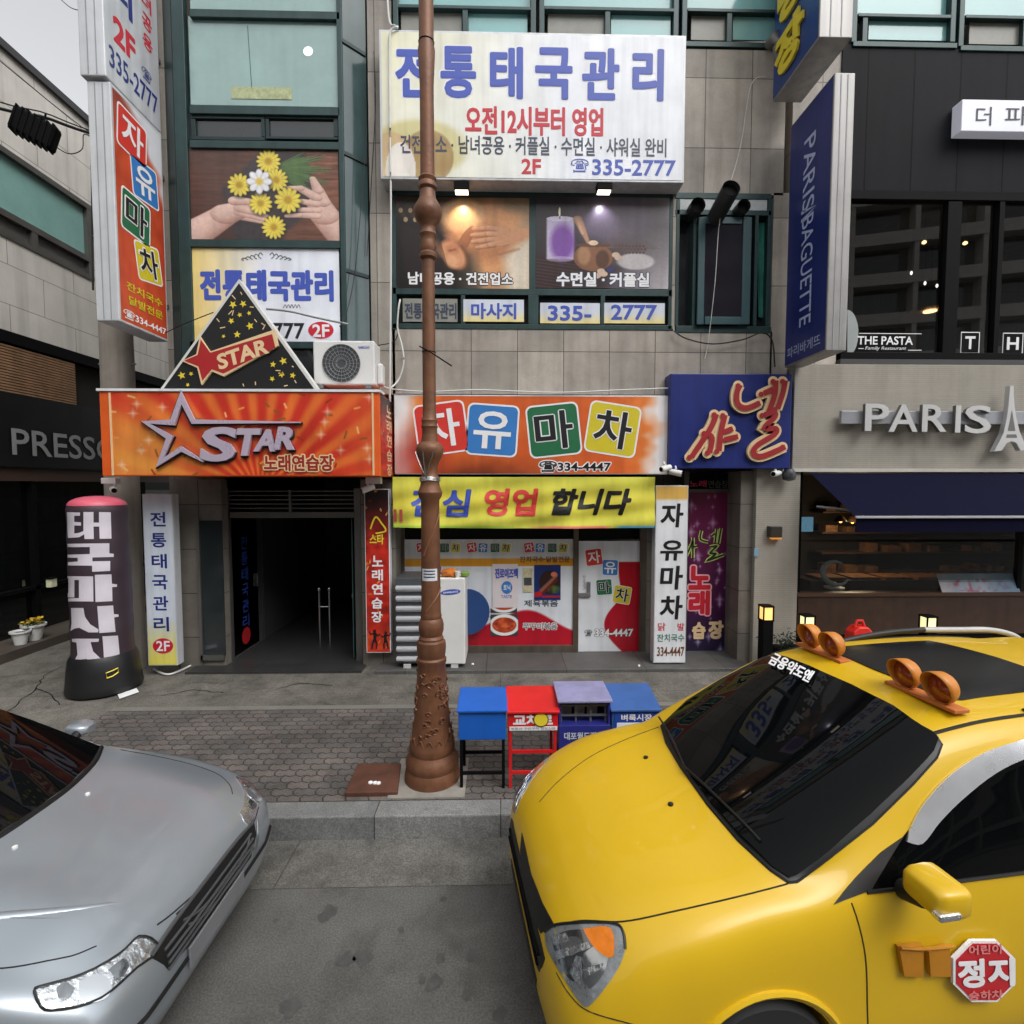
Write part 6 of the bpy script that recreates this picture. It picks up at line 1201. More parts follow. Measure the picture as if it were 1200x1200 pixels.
struct(MB().box(P(440, 788, 6.88)[0], P(884, 788, 6.88)[0], 6.86, Y0+1.2, ZS-.02, .235).build('shop_step', M_stepslab, bevel=.01))
def onfridge(px, py, Y): x, _ = P(px, py, Y); return x
x = onfridge(527, 672, 7.1); t = thing('orange_bag', 'crumpled orange bag lying on the fridge', 'bag', (x, 7.1, Z1)); b = MB(); r_ = random.Random(4); b.lathe(x, 7.1, [(.02, Z1), (.11, Z1+.01), (.13, Z1+.05), (.09, Z1+.09), (.02, Z1+.11)], 14); b.v = [(a+.02*r_.gauss(0, 1), c+.02*r_.gauss(0, 1), max(Z1, e+.008*r_.gauss(0, 1))) for a, c, e in b.v]; b.build('bag_body', mat('bag_orange', (206, 116, 36), .5), t, smooth=True)
x = onfridge(536, 674, 6.99); tag(MB().lathe(x, 6.99, [(.028, Z1), (.04, Z1+.085), (.04, Z1+.09)], 16).build('paper_cup', M_plastic, smooth=30), 'white paper cup standing on the fridge', 'cup')
x = onfridge(546, 675, 7.05); b = MB(); b.lathe(x-.01, 7.05, [(.03, Z1), (.06, Z1+.02), (.065, Z1+.06), (.02, Z1+.08)], 12); tag(b.build('green_bag', mat('bag_green', (120, 150, 70), .5, var=.3), smooth=True), 'small pale green bundle on the right end of the fridge', 'bag')
x = onfridge(512, 668, 7.2); tag(MB().lathe(x, 7.2, [(.05, Z1), (.06, Z1+.12), (.03, Z1+.17)], 14).build('purple_bag', mat('bag_purple', (96, 60, 100), .5, var=.3), smooth=True), 'purple pouch on the fridge beside the lamp post', 'bag')
x = P(547, 716, 7.5)[0]; z = P(547, 716, 7.5)[1]; b = MB(); b.tube([(x, 7.44, z), (x, 7.47, z)], .34, 32); tag(b.build('round_tray', mat('tray_blue', (36, 66, 116), .4)), 'big round blue tray leaning behind the fridge', 'tray')

# ================================================================ pavement furniture
def corner(px, py): return G(px, py, ZS+.05)
hh = thing('utility_cover', 'rusty brown raised utility cover on the pavement beside the lamp post', 'cover', (*G(436, 915, ZS), ZS)); c4 = [G(404, 930, ZS+.03), G(466, 929, ZS+.03), G(470, 895, ZS+.03), G(419, 896, ZS+.03)]
MB().prism([(x, y, ZS-.01) for x, y in c4], (0, 0, .05)).build('cover_plate', mat('cover_rust', (92, 58, 44), .7, .2, var=.4, vscale=6, bump=.3, bscale=60), hh, bevel=.008)
b = MB(); ctr = Vector((sum(p[0] for p in c4)/4, sum(p[1] for p in c4)/4, 0))
for dx, dy in ((-.02, -.09), (.05, -.10), (.02, -.095)): b.lathe(ctr.x+dx, ctr.y+dy, [(.02, ZS+.04), (.018, ZS+.05), (.004, ZS+.054)], 8)
b.build('paint_spot', T_white, hh)
def news_box(label, px0, px1, pt0, pt1, pb, Yf, m_body, m_top, legs, front=None):
    X0 = P(px0, pt1, Yf)[0]; X1 = P(px1, pt1, Yf)[0]; zt1 = P(600, pt1, Yf)[1]; zb = P(600, pb, Yf)[1]; dp = .38; zt0 = P(600, pt0, Yf+dp)[1]
    t = thing('newspaper_box', label, 'newspaper box', ((X0+X1)/2, Yf+.2, ZS), 'newspaper boxes by the kerb')
    if front != 'open': MB().prism([(X0, Yf, zb), (X0, Yf, zt1), (X0, Yf+dp, zt0), (X0, Yf+dp, zb)], (X1-X0, 0, 0)).build('box_body', m_body, t, bevel=.008)
    else:
        zm = zb+(zt1-zb)*.50; b = MB(); b.box(X0, X1, Yf, Yf+dp, zb, zm); b.prism([(X0, Yf+.02, zm), (X0, Yf+.02, zt1), (X0, Yf+dp, zt0), (X0, Yf+dp, zm)], (.02, 0, 0)); b.prism([(X1-.02, Yf+.02, zm), (X1-.02, Yf+.02, zt1), (X1-.02, Yf+dp, zt0), (X1-.02, Yf+dp, zm)], (.02, 0, 0)); b.box(X0+.02, X1-.02, Yf+dp-.02, Yf+dp, zm, zt0-.01); b.build('box_body', m_body, t, bevel=.005)
        g = MB(); 
        for k in range(4): x = X0+.03+(X1-X0-.06)*k/3; g.box(x-.008, x+.008, Yf+.08, Yf+.095, zm, zt1-.01)
        for k in range(2): z = zm+(zt1-zm)*(.25+.4*k); g.box(X0+.02, X1-.02, Yf+.06, Yf+.075, z, z+.015)
        g.build('rack', M_grey, t)
        pp_ = MB()
        for k in range(3): x = X0+.05+(X1-X0-.1)*k/3; pp_.obox((x+.04, Yf+.2, zm+(zt1-zm)*.35), (.045, 0, 0), (0, .012, .002), (0, -.01, (zt1-zm)*.3))
        pp_.build('leaflet', mat('paper_grey', (150, 150, 146), .7, var=.4, vscale=30), t)
    MB().prism([(X0-.012, Yf-.025, zt1-.012), (X0-.012, Yf-.025, zt1+.01), (X0-.012, Yf+dp+.01, zt0+.016), (X0-.012, Yf+dp+.01, zt0-.006)], (X1-X0+.024, 0, 0)).build('lid', m_top, t, bevel=.006)
    for sx in (X0+.01, X1-.035):
        for yy in (Yf+.01, Yf+dp-.035): MB().box(sx, sx+.025, yy, yy+.025, ZS-.005, zb).build('leg', legs, t)
    b = MB()
    for yy in (Yf+.012, Yf+dp-.033): b.box(X0+.035, X1-.035, yy, yy+.02, ZS+.12, ZS+.145)
    if legs is not M_black: b.box(X0+.035, X1-.035, Yf+.012, Yf+.032, ZS+.3, ZS+.325)
    b.build('cross_bar', legs, t)
    return t, X0, X1, zb, zt1
m_nb = mat('box_blue', (24, 92, 186), .35, var=.1, grime=.1); m_nr = mat('box_red', (204, 30, 34), .38, var=.1, grime=.1); m_np = mat('box_lilac', (150, 148, 190), .3, .1, var=.12, grime=.2); m_nv = mat('box_navy', (44, 48, 128), .4, var=.12, grime=.1); m_n4 = mat('box_denim', (52, 92, 156), .4, var=.15, grime=.15)
news_box('plain bright blue newspaper box on thin black legs next to the lamp post', 537, 593, 807, 832, 867, 4.19, m_nb, m_nb, M_black)
t, a, b_, zb, zt = news_box('red newspaper box with white letters and a yellow fruit picture on a red stand', 595, 654, 806, 834, 856, 4.19, m_nr, m_nr, m_nr)
Yn = 4.186; text(t, '교차로', (601, 837, 648, 851), Yn, T_white, .05); MB().rbox(597, 851.5, 653, 856, Yn-.004, Yn-.001).build('strip_panel', T_white, t); disc(MB(), 634, 843.5, 8, 7.5, Yn-.010).build('fruit_picture', T_yellow, t); disc(MB(), 634, 843.5, 9, 8.5, Yn-.008).build('fruit_edge', T_black, t); text(t, '부동산 구인구직 정보신문', (599, 852.2, 651, 855.4), Yn-.006, T_slate, 0)
t, a, b_, zb, zt = news_box('navy newspaper box with a lilac lid and open rack of papers', 655, 716, 801, 822, 880, 4.21, m_nv, m_np, m_nv, 'open'); Yn = 4.206
text(t, '대포월드정보', (661, 858, 707, 867), Yn, paint('pale_letter', (190, 196, 206)), .03); text(t, 'www.', (661, 875, 673, 879), Yn, T_white, .02)
t, a, b_, zb, zt = news_box('denim blue newspaper box with a white lettered panel beside the yellow car', 717, 773, 804, 833, 866, 4.23, m_n4, m_n4, m_n4); Yn = 4.226
MB().rbox(720, 833, 772, 860, Yn-.003, Yn-.001).build('panel', mat('panel_blue', (34, 70, 160), .4), t); text(t, '벼룩시장', (728, 837, 764, 845), Yn-.006, T_white, .03); MB().rbox(723, 847, 769, 853, Yn-.006, Yn-.003).build('strip_panel', T_white, t)
# inflatable advertising column
Yi = 6.45; xi = P(119, 700, Yi)[0]; zi0 = ZS; ifl = thing('inflatable_column', 'dark purple inflatable column with big white block letters and a pink top', 'inflatable', (xi, Yi, ZS))
zr = lambda y: P(115, y, Yi-.3)[1]
R0 = 37*Yi/FPX*.80
pf = [(R0*1.22, ZS+.02), (R0*1.25, ZS+.05), (R0*1.22, ZS+.12), (R0*1.18, zr(792)), (R0*1.12, zr(778)), (R0*1.02, zr(772))]
M_if = mat('inflatable_purple', (58, 46, 54), .5, var=.15, vscale=3, bump=.1, bscale=12); M_ifb = mat('inflatable_black', (26, 26, 28), .45, var=.2)
MB().lathe(xi, Yi, pf, 40).build('base_skirt', M_ifb, ifl, smooth=30)
def rad(z): u = (z-zr(776))/(zr(597)-zr(776)); return R0*(1.0-.05*u)*(1+.012*math.cos(u*5*2*math.pi))
zz_ = np.linspace(zr(776), zr(597), 44); imb = MB().lathe(xi, Yi, [(rad(z), z) for z in zz_]+[(rad(zr(597))*.96, zr(593.5))], 48); imb.build('column', M_if, ifl, smooth=True)
MB().lathe(xi, Yi, [(rad(zr(597))*q, zr(593.5)+.004+(zr(582)-zr(593.5))*h_) for q, h_ in ((.97, 0), (.95, .22), (.86, .5), (.68, .76), (.42, .93), (.1, 1.0))], 48).build('dome_top', mat('dome_pink', (196, 84, 104), .45), ifl, smooth=True)
ib = BVHTree.FromPolygons([Vector(v) for v in imb.v], imb.f)
def column_poly(mb, poly, off=.004, step=2.0):
    pts = []
    for q in range(len(poly)):
        p0, p1 = np.array(poly[q], float)/5+[0, 560], np.array(poly[(q+1) % len(poly)], float)/5+[0, 560]; m = max(1, int(np.hypot(*(p1-p0))/step)); pts += [tuple(p0+(p1-p0)*t/m) for t in range(m)]
    n = len(pts); xs = np.array(pts); lo, hi = xs.min(0), xs.max(0); gx, gy = np.meshgrid(np.arange(lo[0]+step/2, hi[0], step), np.arange(lo[1]+step/2, hi[1], step)); ins = pol(gx, gy, pts, step*.5) > .99
    v2, _, fc, *_r = delaunay_2d_cdt([Vector(p) for p in pts]+[Vector((a, b)) for a, b in zip(gx[ins], gy[ins])], [], [list(range(n))], 1, 1e-7); idx = {}
    for q, p in enumerate(v2):
        l, nn, _, _ = ib.ray_cast(Vector(_C), Vector(ray(p.x, p.y)).normalized())
        if l is not None: w = Vector((l.x-xi, l.y-Yi, 0)).normalized(); idx[q] = len(mb.v); mb.v.append(tuple(l+w*off))
    for f in fc:
        if all(q in idx for q in f): mb.f.append([idx[q] for q in f]); mb.mi.append(0)
bx = lambda x0, y0, x1, y1: [(x0, y0), (x1, y0), (x1, y1), (x0, y1)]
for gl_ in ([[(394, 201), (470, 203), (470, 222), (437, 222), (437, 258), (476, 260), (476, 279), (437, 279), (437, 326), (465, 322), (490, 312), (490, 200), (548, 200), (548, 262), (580, 262), (580, 200), (648, 202), (652, 356), (584, 357), (582, 285), (548, 285), (550, 358), (496, 358), (494, 330), (465, 348), (400, 352)]],
            [[(398, 386), (640, 383), (640, 442), (665, 445), (665, 463), (542, 466), (542, 489), (645, 487), (645, 545), (541, 550), (540, 514), (400, 513), (400, 494), (458, 490), (456, 468), (398, 467), (398, 450), (527, 446), (527, 405), (398, 406)]],
            [[(398, 576), (546, 577), (548, 724), (402, 723), (402, 706), (464, 704), (464, 598), (438, 598), (438, 700), (400, 700)], [(556, 568), (652, 565), (655, 620), (684, 624), (684, 638), (656, 640), (658, 722), (560, 727)]],
            [[(418, 762), (490, 762), (500, 815), (530, 858), (578, 888), (575, 905), (520, 905), (466, 878), (440, 882), (415, 897), (422, 850)], [(570, 752), (662, 747), (666, 798), (693, 800), (694, 813), (668, 817), (676, 902), (582, 909)]],
            [[(424, 942), (580, 942), (578, 960), (532, 962), (546, 1016), (606, 1073), (600, 1085), (545, 1085), (508, 1060), (470, 1064), (444, 1082), (442, 1062), (456, 1036), (450, 964), (424, 960)], [(600, 928), (690, 924), (704, 1078), (612, 1087)]]):
    lt = MB()
    for q in gl_: column_poly(lt, q)
    lt.build('lettering', paint('inflatable_letter', (206, 200, 208)), ifl, recalc=False)
a_ = -.72; gp = [(xi+R0*1.22*math.cos(a_+d), Yi+R0*1.22*math.sin(a_+d), z) for d, z in ((-.14, zr(795)), (-.16, zr(789)), (0, zr(787.5)), (.14, zr(786)), (.15, zr(791)), (0, zr(794)), (-.14, zr(795)))]
MB().tube(gp, .008, 6).build('grip', T_yellow, ifl, smooth=True)
tag(MB().poly([(*G(98, 820, ZS), ZS+.006), (*G(80, 818, ZS), ZS+.006), (*G(84, 812, ZS), ZS+.006), (*G(104, 814, ZS), ZS+.006)]).build('paper_sheet', T_white), 'scrap of white paper at the left foot of the inflatable column', 'paper')
tag(MB().poly([(*G(140, 820, ZS), ZS+.012), (*G(163, 812, ZS), ZS+.012), (*G(160, 808, ZS), ZS+.02), (*G(138, 815, ZS), ZS+.012)]).build('paper_sheet', T_white), 'scrap of white paper at the right foot of the inflatable column', 'paper')
cable([(*G(180, 786, ZS), ZS+.02), (*G(195, 792, ZS), ZS+.02), (*G(210, 788, ZS), ZS+.02), (*G(235, 777, ZS), ZS+.03), (*G(255, 772, ZS), ZS+.06)], .014, M_cablew, 'white cable lying on the ground from the narrow lightbox to the entrance')
# flower pots on the step across the alley
def pot(label, px, py, k, fl):
    y, z = PX(px, py, -7.35); t = thing('flower_pot', label, 'flower pot', (-7.35, y, ZS+.13), 'flower pots on the shop step'); z = ZS+.13
    MB().lathe(-7.35, y, [(.09*k, z), (.13*k, z+.2*k), (.16*k, z+.22*k), (.16*k, z+.25*k), (.14*k, z+.25*k), (.12*k, z+.2*k)], 24).build('pot', M_plastic, t, smooth=30); MB().lathe(-7.35, y, [(.005, z+.21*k), (.13*k, z+.212*k)], 16).build('soil', M_dark, t)
    if fl:
        b = MB(); r_ = random.Random(6)
        for j in range(70):
            c = Vector((-7.35+r_.gauss(0, .06), y+r_.gauss(0, .06), z+.27*k+r_.random()*.08)); u_ = Vector((r_.gauss(0, 1), r_.gauss(0, 1), r_.gauss(0, .6))).normalized()*.03; v_ = u_.cross(Vector((r_.gauss(0, 1), r_.gauss(0, 1), 1))).normalized()*.02; b.poly([c-u_, c+v_, c+u_, c-v_])
        b.build('flowers', mat('petal_yellow', (206, 170, 40), .6, var=.3), t, recalc=False)
        b = MB()
        for j in range(60):
            c = Vector((-7.35+r_.gauss(0, .07), y+r_.gauss(0, .07), z+.24*k+r_.random()*.05)); u_ = Vector((r_.gauss(0, 1), r_.gauss(0, 1), r_.gauss(0, .6))).normalized()*.035; v_ = u_.cross(Vector((r_.gauss(0, 1), r_.gauss(0, 1), 1))).normalized()*.012; b.poly([c-u_, c+v_, c+u_, c-v_])
        b.build('leaves', mat('pot_leaf', (60, 90, 40), .6, var=.3), t, recalc=False)
pot('white pot of yellow flowers on the shop step', 40, 745, 1.0, True); pot('empty white pot left of the yellow flowers', 24, 745, .82, False)
x, z = PX(60, 683, -7.6); t = thing('door_lantern', 'small pale lantern on the dark shopfront across the alley', 'lantern', (-7.6, x, z)); MB().box(-7.64, -7.55, x-.06, x+.06, z-.07, z+.07).build('lamp_glass', mat('lantern_pale', (190, 190, 160), .5, var=.1, emit=.15), t, bevel=.01); MB().box(-7.66, -7.53, x-.08, x+.08, z+.07, z+.09).box(-7.70, -7.66, x-.03, x+.03, z-.05, z+.07).build('lamp_cap', M_black, t)
# handrail posts in the hall
xh0 = P(375, 745, 8.2)[0]; hr = thing('handrail', 'pair of thin steel handrail posts inside the dark entrance', 'handrail', (xh0+.07, 8.2, .215))
for d in (0, .16):
    MB().tube([(xh0+d, 8.2, .215), (xh0+d, 8.2, 1.05)], .018, 12).lathe(xh0+d, 8.2, [(.01, 1.04), (.03, 1.06), (.032, 1.08), (.02, 1.105), (.003, 1.11)], 12).build('post', M_steel, hr, smooth=40)
MB().tube([(xh0, 8.2, .8), (xh0+.16, 8.2, .8)], .012, 8).build('rail', M_steel, hr)
# odds and ends on the ground
for px, py, lab in ((554, 779, 'crumpled white paper near the fridge foot'), (749, 781, 'small white wrapper on the step under the shop door')):
    x, y = G(px, py, .235); b = MB(); r_ = random.Random(px); b.lathe(x, y, [(.012, .236), (.022, .243), (.015, .256), (.003, .26)], 7); b.v = [(p+.004*r_.gauss(0, 1), q+.004*r_.gauss(0, 1), s_) for p, q, s_ in b.v]; tag(b.build('paper_scrap', T_white), lab, 'paper')
# ================================================================ cars
from mathutils.geometry import delaunay_2d_cdt
def hermite(xs, ys, x):
    xs = np.array(xs, float); ys = np.array(ys, float); m = np.zeros_like(ys); d = np.diff(ys, axis=0)/np.diff(xs)[:, None]; h = np.diff(xs)[:, None]
    m[0], m[-1] = d[0], d[-1]; w1 = (h[1:]+2*0*h[1:]); m[1:-1] = (d[:-1]*h[1:]+d[1:]*h[:-1])/(h[1:]+h[:-1])
    i = np.clip(np.searchsorted(xs, x, 'right')-1, 0, len(xs)-2); t = ((x-xs[i])/(xs[i+1]-xs[i]))[:, None]; hh = (xs[i+1]-xs[i])[:, None]
    return (2*t**3-3*t**2+1)*ys[i]+(t**3-2*t**2+t)*hh*m[i]+(-2*t**3+3*t**2)*ys[i+1]+(t**3-t**2)*hh*m[i+1]
class Car:
    def __init__(s, root, p0, yaw, stations, n_s, sub=8, paint_=None):
        s.root = root; s.p0 = Vector(p0); s.d = Vector((math.cos(yaw), math.sin(yaw), 0)); s.n = Vector((-math.sin(yaw), math.cos(yaw), 0)); s.flip = 1
        s.st = stations; s.ns = n_s; s.sub = sub
    def W(s, q): return s.p0+s.d*q[0]+s.n*q[1]+Vector((0, 0, q[2]))
    def Lc(s, w): v = Vector(w)-s.p0; return Vector((v.dot(s.d), v.dot(s.n), v.z))
    def loft(s):
        xs = [q[0] for q in s.st]; k = len(s.st[0][1]); arr = np.array([[c for p in q[1] for c in p] for q in s.st])
        x = []
        for a, b in zip(xs[:-1], xs[1:]): m = max(2, int(math.ceil((b-a)/s.ns))); x += list(np.linspace(a, b, m, endpoint=False))
        x = np.array(x+[xs[-1]]); c = hermite(xs, arr, x).reshape(len(x), k, 2); rows = []
        for i in range(len(x)):
            p = c[i]; dst = np.concatenate([[0], np.cumsum(np.maximum(1e-3, np.hypot(*np.diff(p, axis=0).T))**.5)])
            tt = np.concatenate([np.linspace(dst[j], dst[j+1], s.sub, endpoint=False) for j in range(k-1)]+[[dst[-1]]])
            e = np.vstack([p[1]*[-1, 1], p, p[-2]*[-1, 1]]); de = np.concatenate([[-dst[1]], dst, [2*dst[-1]-dst[-2]]]); q = hermite(de, e, tt); q[0, 0] = q[-1, 0] = 0
            q[:, 0] = np.maximum(q[:, 0], 0)
            ring = [(x[i], a, b) for a, b in q]+[(x[i], -a, b) for a, b in q[-2:0:-1]]; rows.append([s.W(r) for r in ring])
        mb = MB(); mb.grid(rows, closed=True)
        for r, rev in ((0, 1), (len(rows)-1, 0)):
            m = len(rows[0]); c0 = sum((Vector(v) for v in rows[r]), Vector())/m; i = len(mb.v); mb.v.append(tuple(c0))
            for j in range(m): a, b = r*m+j, r*m+(j+1) % m; mb.f.append([i, b, a] if rev else [i, a, b]); mb.mi.append(0)
        return mb
    def make_body(s, m, arches, r, name='body'):
        mb = s.loft(); o = mb.build(name, m, s.root, smooth=True)
        for sx in arches:
            for sd in (-1, 1):
                c = MB(); n = 40; ring = lambda t: [s.W((sx+r*math.cos(a), sd*t, .33+r*math.sin(a))) for a in np.linspace(0, 2*math.pi, n, endpoint=False)]
                c.prism(ring(.62), s.n*(sd*.6)); co = c.build('cutter', m, s.root); md = o.modifiers.new('arch', 'BOOLEAN'); md.operation = 'DIFFERENCE'; md.object = co; md.solver = 'EXACT'
                dg = bpy.context.evaluated_depsgraph_get(); me = bpy.data.meshes.new_from_object(o.evaluated_get(dg)); o.modifiers.clear(); old = o.data; o.data = me; bpy.data.meshes.remove(old); bpy.data.objects.remove(co)
        o.data.polygons.foreach_set('use_smooth', [True]*len(o.data.polygons))
        try: o.data.set_sharp_from_angle(angle=math.radians(38))
        except Exception: pass
        s.body = o
        tri = []
        for f in mb.f:
            for q in ((f[0], f[1], f[2]), (f[0], f[2], f[3])) if len(f) == 4 else (f,):
                a, b, c = (Vector(mb.v[i]) for i in q)
                if (b-a).cross(c-a).length > 1e-8: tri.append(list(q))
        s.bvh = BVHTree.FromPolygons([Vector(v) for v in mb.v], tri); return o
    # projections: 2D point -> ray
    def r_px(s, p): return Vector(_C), Vector(ray(p[0], p[1])).normalized()
    def r_top(s, p): return s.W((p[0]+.0003, p[1]+.0007, 4)), Vector((0, 0, -1))
    def r_side(s, sd): return lambda p: (s.W((p[0], sd*3, p[1])), s.n*(-sd))
    def r_front(s, p): return s.W((-2, p[0]+.0007, p[1]+.0003)), s.d
    def hit(s, pr, p, off):
        for j in range(6):
            o_, d_ = pr((p[0]+j*.0006, p[1]+j*.0004)); loc, nor, _, di = s.bvh.ray_cast(o_, d_)
            if loc is None or di > .05: break
        if loc is None: return None
        if pr == s.r_front and s.Lc(loc).x > .7: return None
        if nor.dot(d_) > 0: nor = -nor
        return loc+nor*off
    def patch(s, name, poly, pr, step, off, m, parent=None, depth=.012, mirror=False, smooth_n=0, fit=0):
        if smooth_n: poly = smooth_path(list(poly)+[poly[0]], smooth_n)[:-1]
        pts = []
        for i in range(len(poly)):
            a, b = np.array(poly[i], float), np.array(poly[(i+1) % len(poly)], float); m_ = max(1, int(np.hypot(*(b-a))/step))
            for j in range(m_): pts.append(tuple(a+(b-a)*j/m_))
        nb_ = len(pts); xs = np.array(pts); lo, hi = xs.min(0), xs.max(0)
        gx, gy = np.meshgrid(np.arange(lo[0]+step/2, hi[0], step), np.arange(lo[1]+step/2, hi[1], step)); ins = pol(gx, gy, [tuple(p) for p in pts], step*.5) > .99
        allp = [Vector(p) for p in pts]+[Vector((a, b)) for a, b in zip(gx[ins], gy[ins])]
        v2, _, fc, *_r = delaunay_2d_cdt(allp, [], [list(range(nb_))], 1, 1e-7)
        h = [s.hit(pr, tuple(v), off) for v in v2]; idx = {}; mb = MB()
        for i, q in enumerate(h):
            if q is not None: idx[i] = len(mb.v); mb.v.append(tuple(q))
        for f in fc:
            if all(i in idx for i in f): mb.f.append([idx[i] for i in f]); mb.mi.append(0)
        if fit:      # true the pane: one smooth polynomial sheet through the glass area
            l = np.array([tuple(s.Lc(v)) for v in mb.v]); q0, q1 = (l[:, 0]-l[:, 0].mean()), l[:, 1]; B = np.stack([q0**i*q1**j for i in range(fit+1) for j in range(0, 5, 2) if i+j <= max(fit, 4)]+[q1, q0*q1], 1)
            cf, *_q = np.linalg.lstsq(B, l[:, 2], rcond=None); zf = B@cf; zf += max(0, np.max(l[:, 2]-zf)-.002); mb.v = [tuple(s.W((a, b, c))) for a, b, c in zip(l[:, 0], l[:, 1], zf)]
        out = [s._solid(mb, name, m, parent, depth, pr)]
        if mirror:
            m2 = MB(); m2.v = [tuple(s.W((lambda l: (l.x, -l.y, l.z))(s.Lc(v)))) for v in mb.v]; m2.f = [f[::-1] for f in mb.f]; m2.mi = list(mb.mi); out.append(s._solid(m2, name, m, parent if not isinstance(parent, (list, tuple)) else parent[1], depth, pr))
        return out if mirror else out[0]
    def _solid(s, mb, name, m, parent, depth, pr):
        par = (parent[0] if isinstance(parent, (list, tuple)) else parent) or s.root
        o = mb.build(name, m, par, recalc=True)
        # outward side
        me = o.data; me.polygons.foreach_set('use_smooth', [True]*len(me.polygons)); off = wloc(par); c = s.W((2, 0, .6))-off
        nn = sum((p.normal.dot((p.center-c))*p.area for p in me.polygons), 0)
        if nn < 0: me.flip_normals()
        if depth: sd = o.modifiers.new('thickness', 'SOLIDIFY'); sd.thickness = depth; sd.offset = -1; es = o.modifiers.new('crisp_edges', 'EDGE_SPLIT'); es.split_angle = math.radians(50)
        return o
    def line(s, name, path, pr, r, m, parent=None, off=0.0, n=6, sm_=6, mirror=False):
        pth = smooth_path(path, sm_) if sm_ else path; h = [s.hit(pr, q, off) for q in pth]; h = [q for q in h if q is not None]
        rr = [r[0]+(r[1]-r[0])*k/max(1, len(h)-1) for k in range(len(h))] if isinstance(r, tuple) else r
        o = MB().tube(h, rr, n).build(name, m, parent or s.root, smooth=True)
        if mirror:
            h2 = [s.W((lambda l: (l.x, -l.y, l.z))(s.Lc(v))) for v in h]; MB().tube(h2, rr, n).build(name, m, parent or s.root, smooth=True)
        return o
    def wheel(s, sx, sd, rw=.32, w=.2, t=.78):
        par = s.root; c = Vector((sx, sd*t, rw)); ty = MB(); pr_ = [(.2, -w/2), (rw-.02, -w/2), (rw, -w/2+.03), (rw, w/2-.03), (rw-.02, w/2), (.2, w/2)]
        def lat(mb, prof, n=40, cap=False): mb.grid([[s.W((c.x+r*math.cos(a), c.y+sd*y, c.z+r*math.sin(a))) for a in np.linspace(0, 2*math.pi, n, endpoint=False)] for r, y in prof], closed=True)
        lat(ty, pr_); o = ty.build('tyre', mat('tyre_rubber', (28, 28, 29), .75, var=.15), None if False else par, smooth=35)
        rm = MB(); lat(rm, [(.205, w/2-.01), (.19, w/2-.03), (.06, w/2-.01), (.05, w/2), (.002, w/2)]); rim = rm.build('rim', mat('rim_silver', (150, 152, 154), .3, .8), o, smooth=35)
        b = MB()
        for k in range(8): a = k*math.pi/4; b.obox(s.W((c.x+.125*math.cos(a), c.y+sd*(w/2-.015), c.z+.125*math.sin(a))), s.d*(.035*math.cos(a))+Vector((0, 0, .035*math.sin(a))), s.n*.008, s.d*(-.016*math.sin(a))+Vector((0, 0, .016*math.cos(a))))
        b.build('rim_slot', M_black, rim)
def ring_tube(car, name, poly, pr, r, m, parent=None, off=0, n=6, sm_=0):
    p = smooth_path(list(poly)+[poly[0]], sm_) if sm_ else list(poly)+[poly[0]]; pp = []
    for a, b in zip(p[:-1], p[1:]):
        k = max(1, int(math.hypot(b[0]-a[0], b[1]-a[1])/(6 if pr == car.r_px else .04))); pp += [(a[0]+(b[0]-a[0])*j/k, a[1]+(b[1]-a[1])*j/k) for j in range(k)]
    h = [q for q in (car.hit(pr, a, off) for a in pp) if q is not None]; return MB().tube(h+[h[0]], r, n).build(name, m, parent or car.root, smooth=True)
def car_paint(name, col, rough, metal, coat):
    return mat(name, col, rough, metal, var=.02, vscale=2.2, coat=coat)
M_yel = car_paint('yellow_car_paint', (206, 167, 14), .45, 0, .35); M_sil = car_paint('silver_car_paint', (154, 162, 169), .33, .55, .6)
M_cg = mat('car_glass', (7, 8, 9), .02, var=0, spec=.16); M_rub = mat('rubber_black', (15, 15, 16), .5, var=0); M_chr = mat('chrome', (220, 222, 226), .14, .9, var=0); M_seam = mat('panel_gap', (20, 19, 14), .7, var=0); M_refl = mat('reflector', (226, 228, 232), .16, .92, var=.15, vscale=24, bump=.9, bscale=26); M_lens = glass_mat('lamp_lens', (.97, .98, .98), .8); M_amb = mat('amber_lens', (240, 128, 14), .15, var=.15, vscale=20); M_refd = mat('reflector_dark', (150, 152, 156), .12, .9, var=.3, vscale=20)
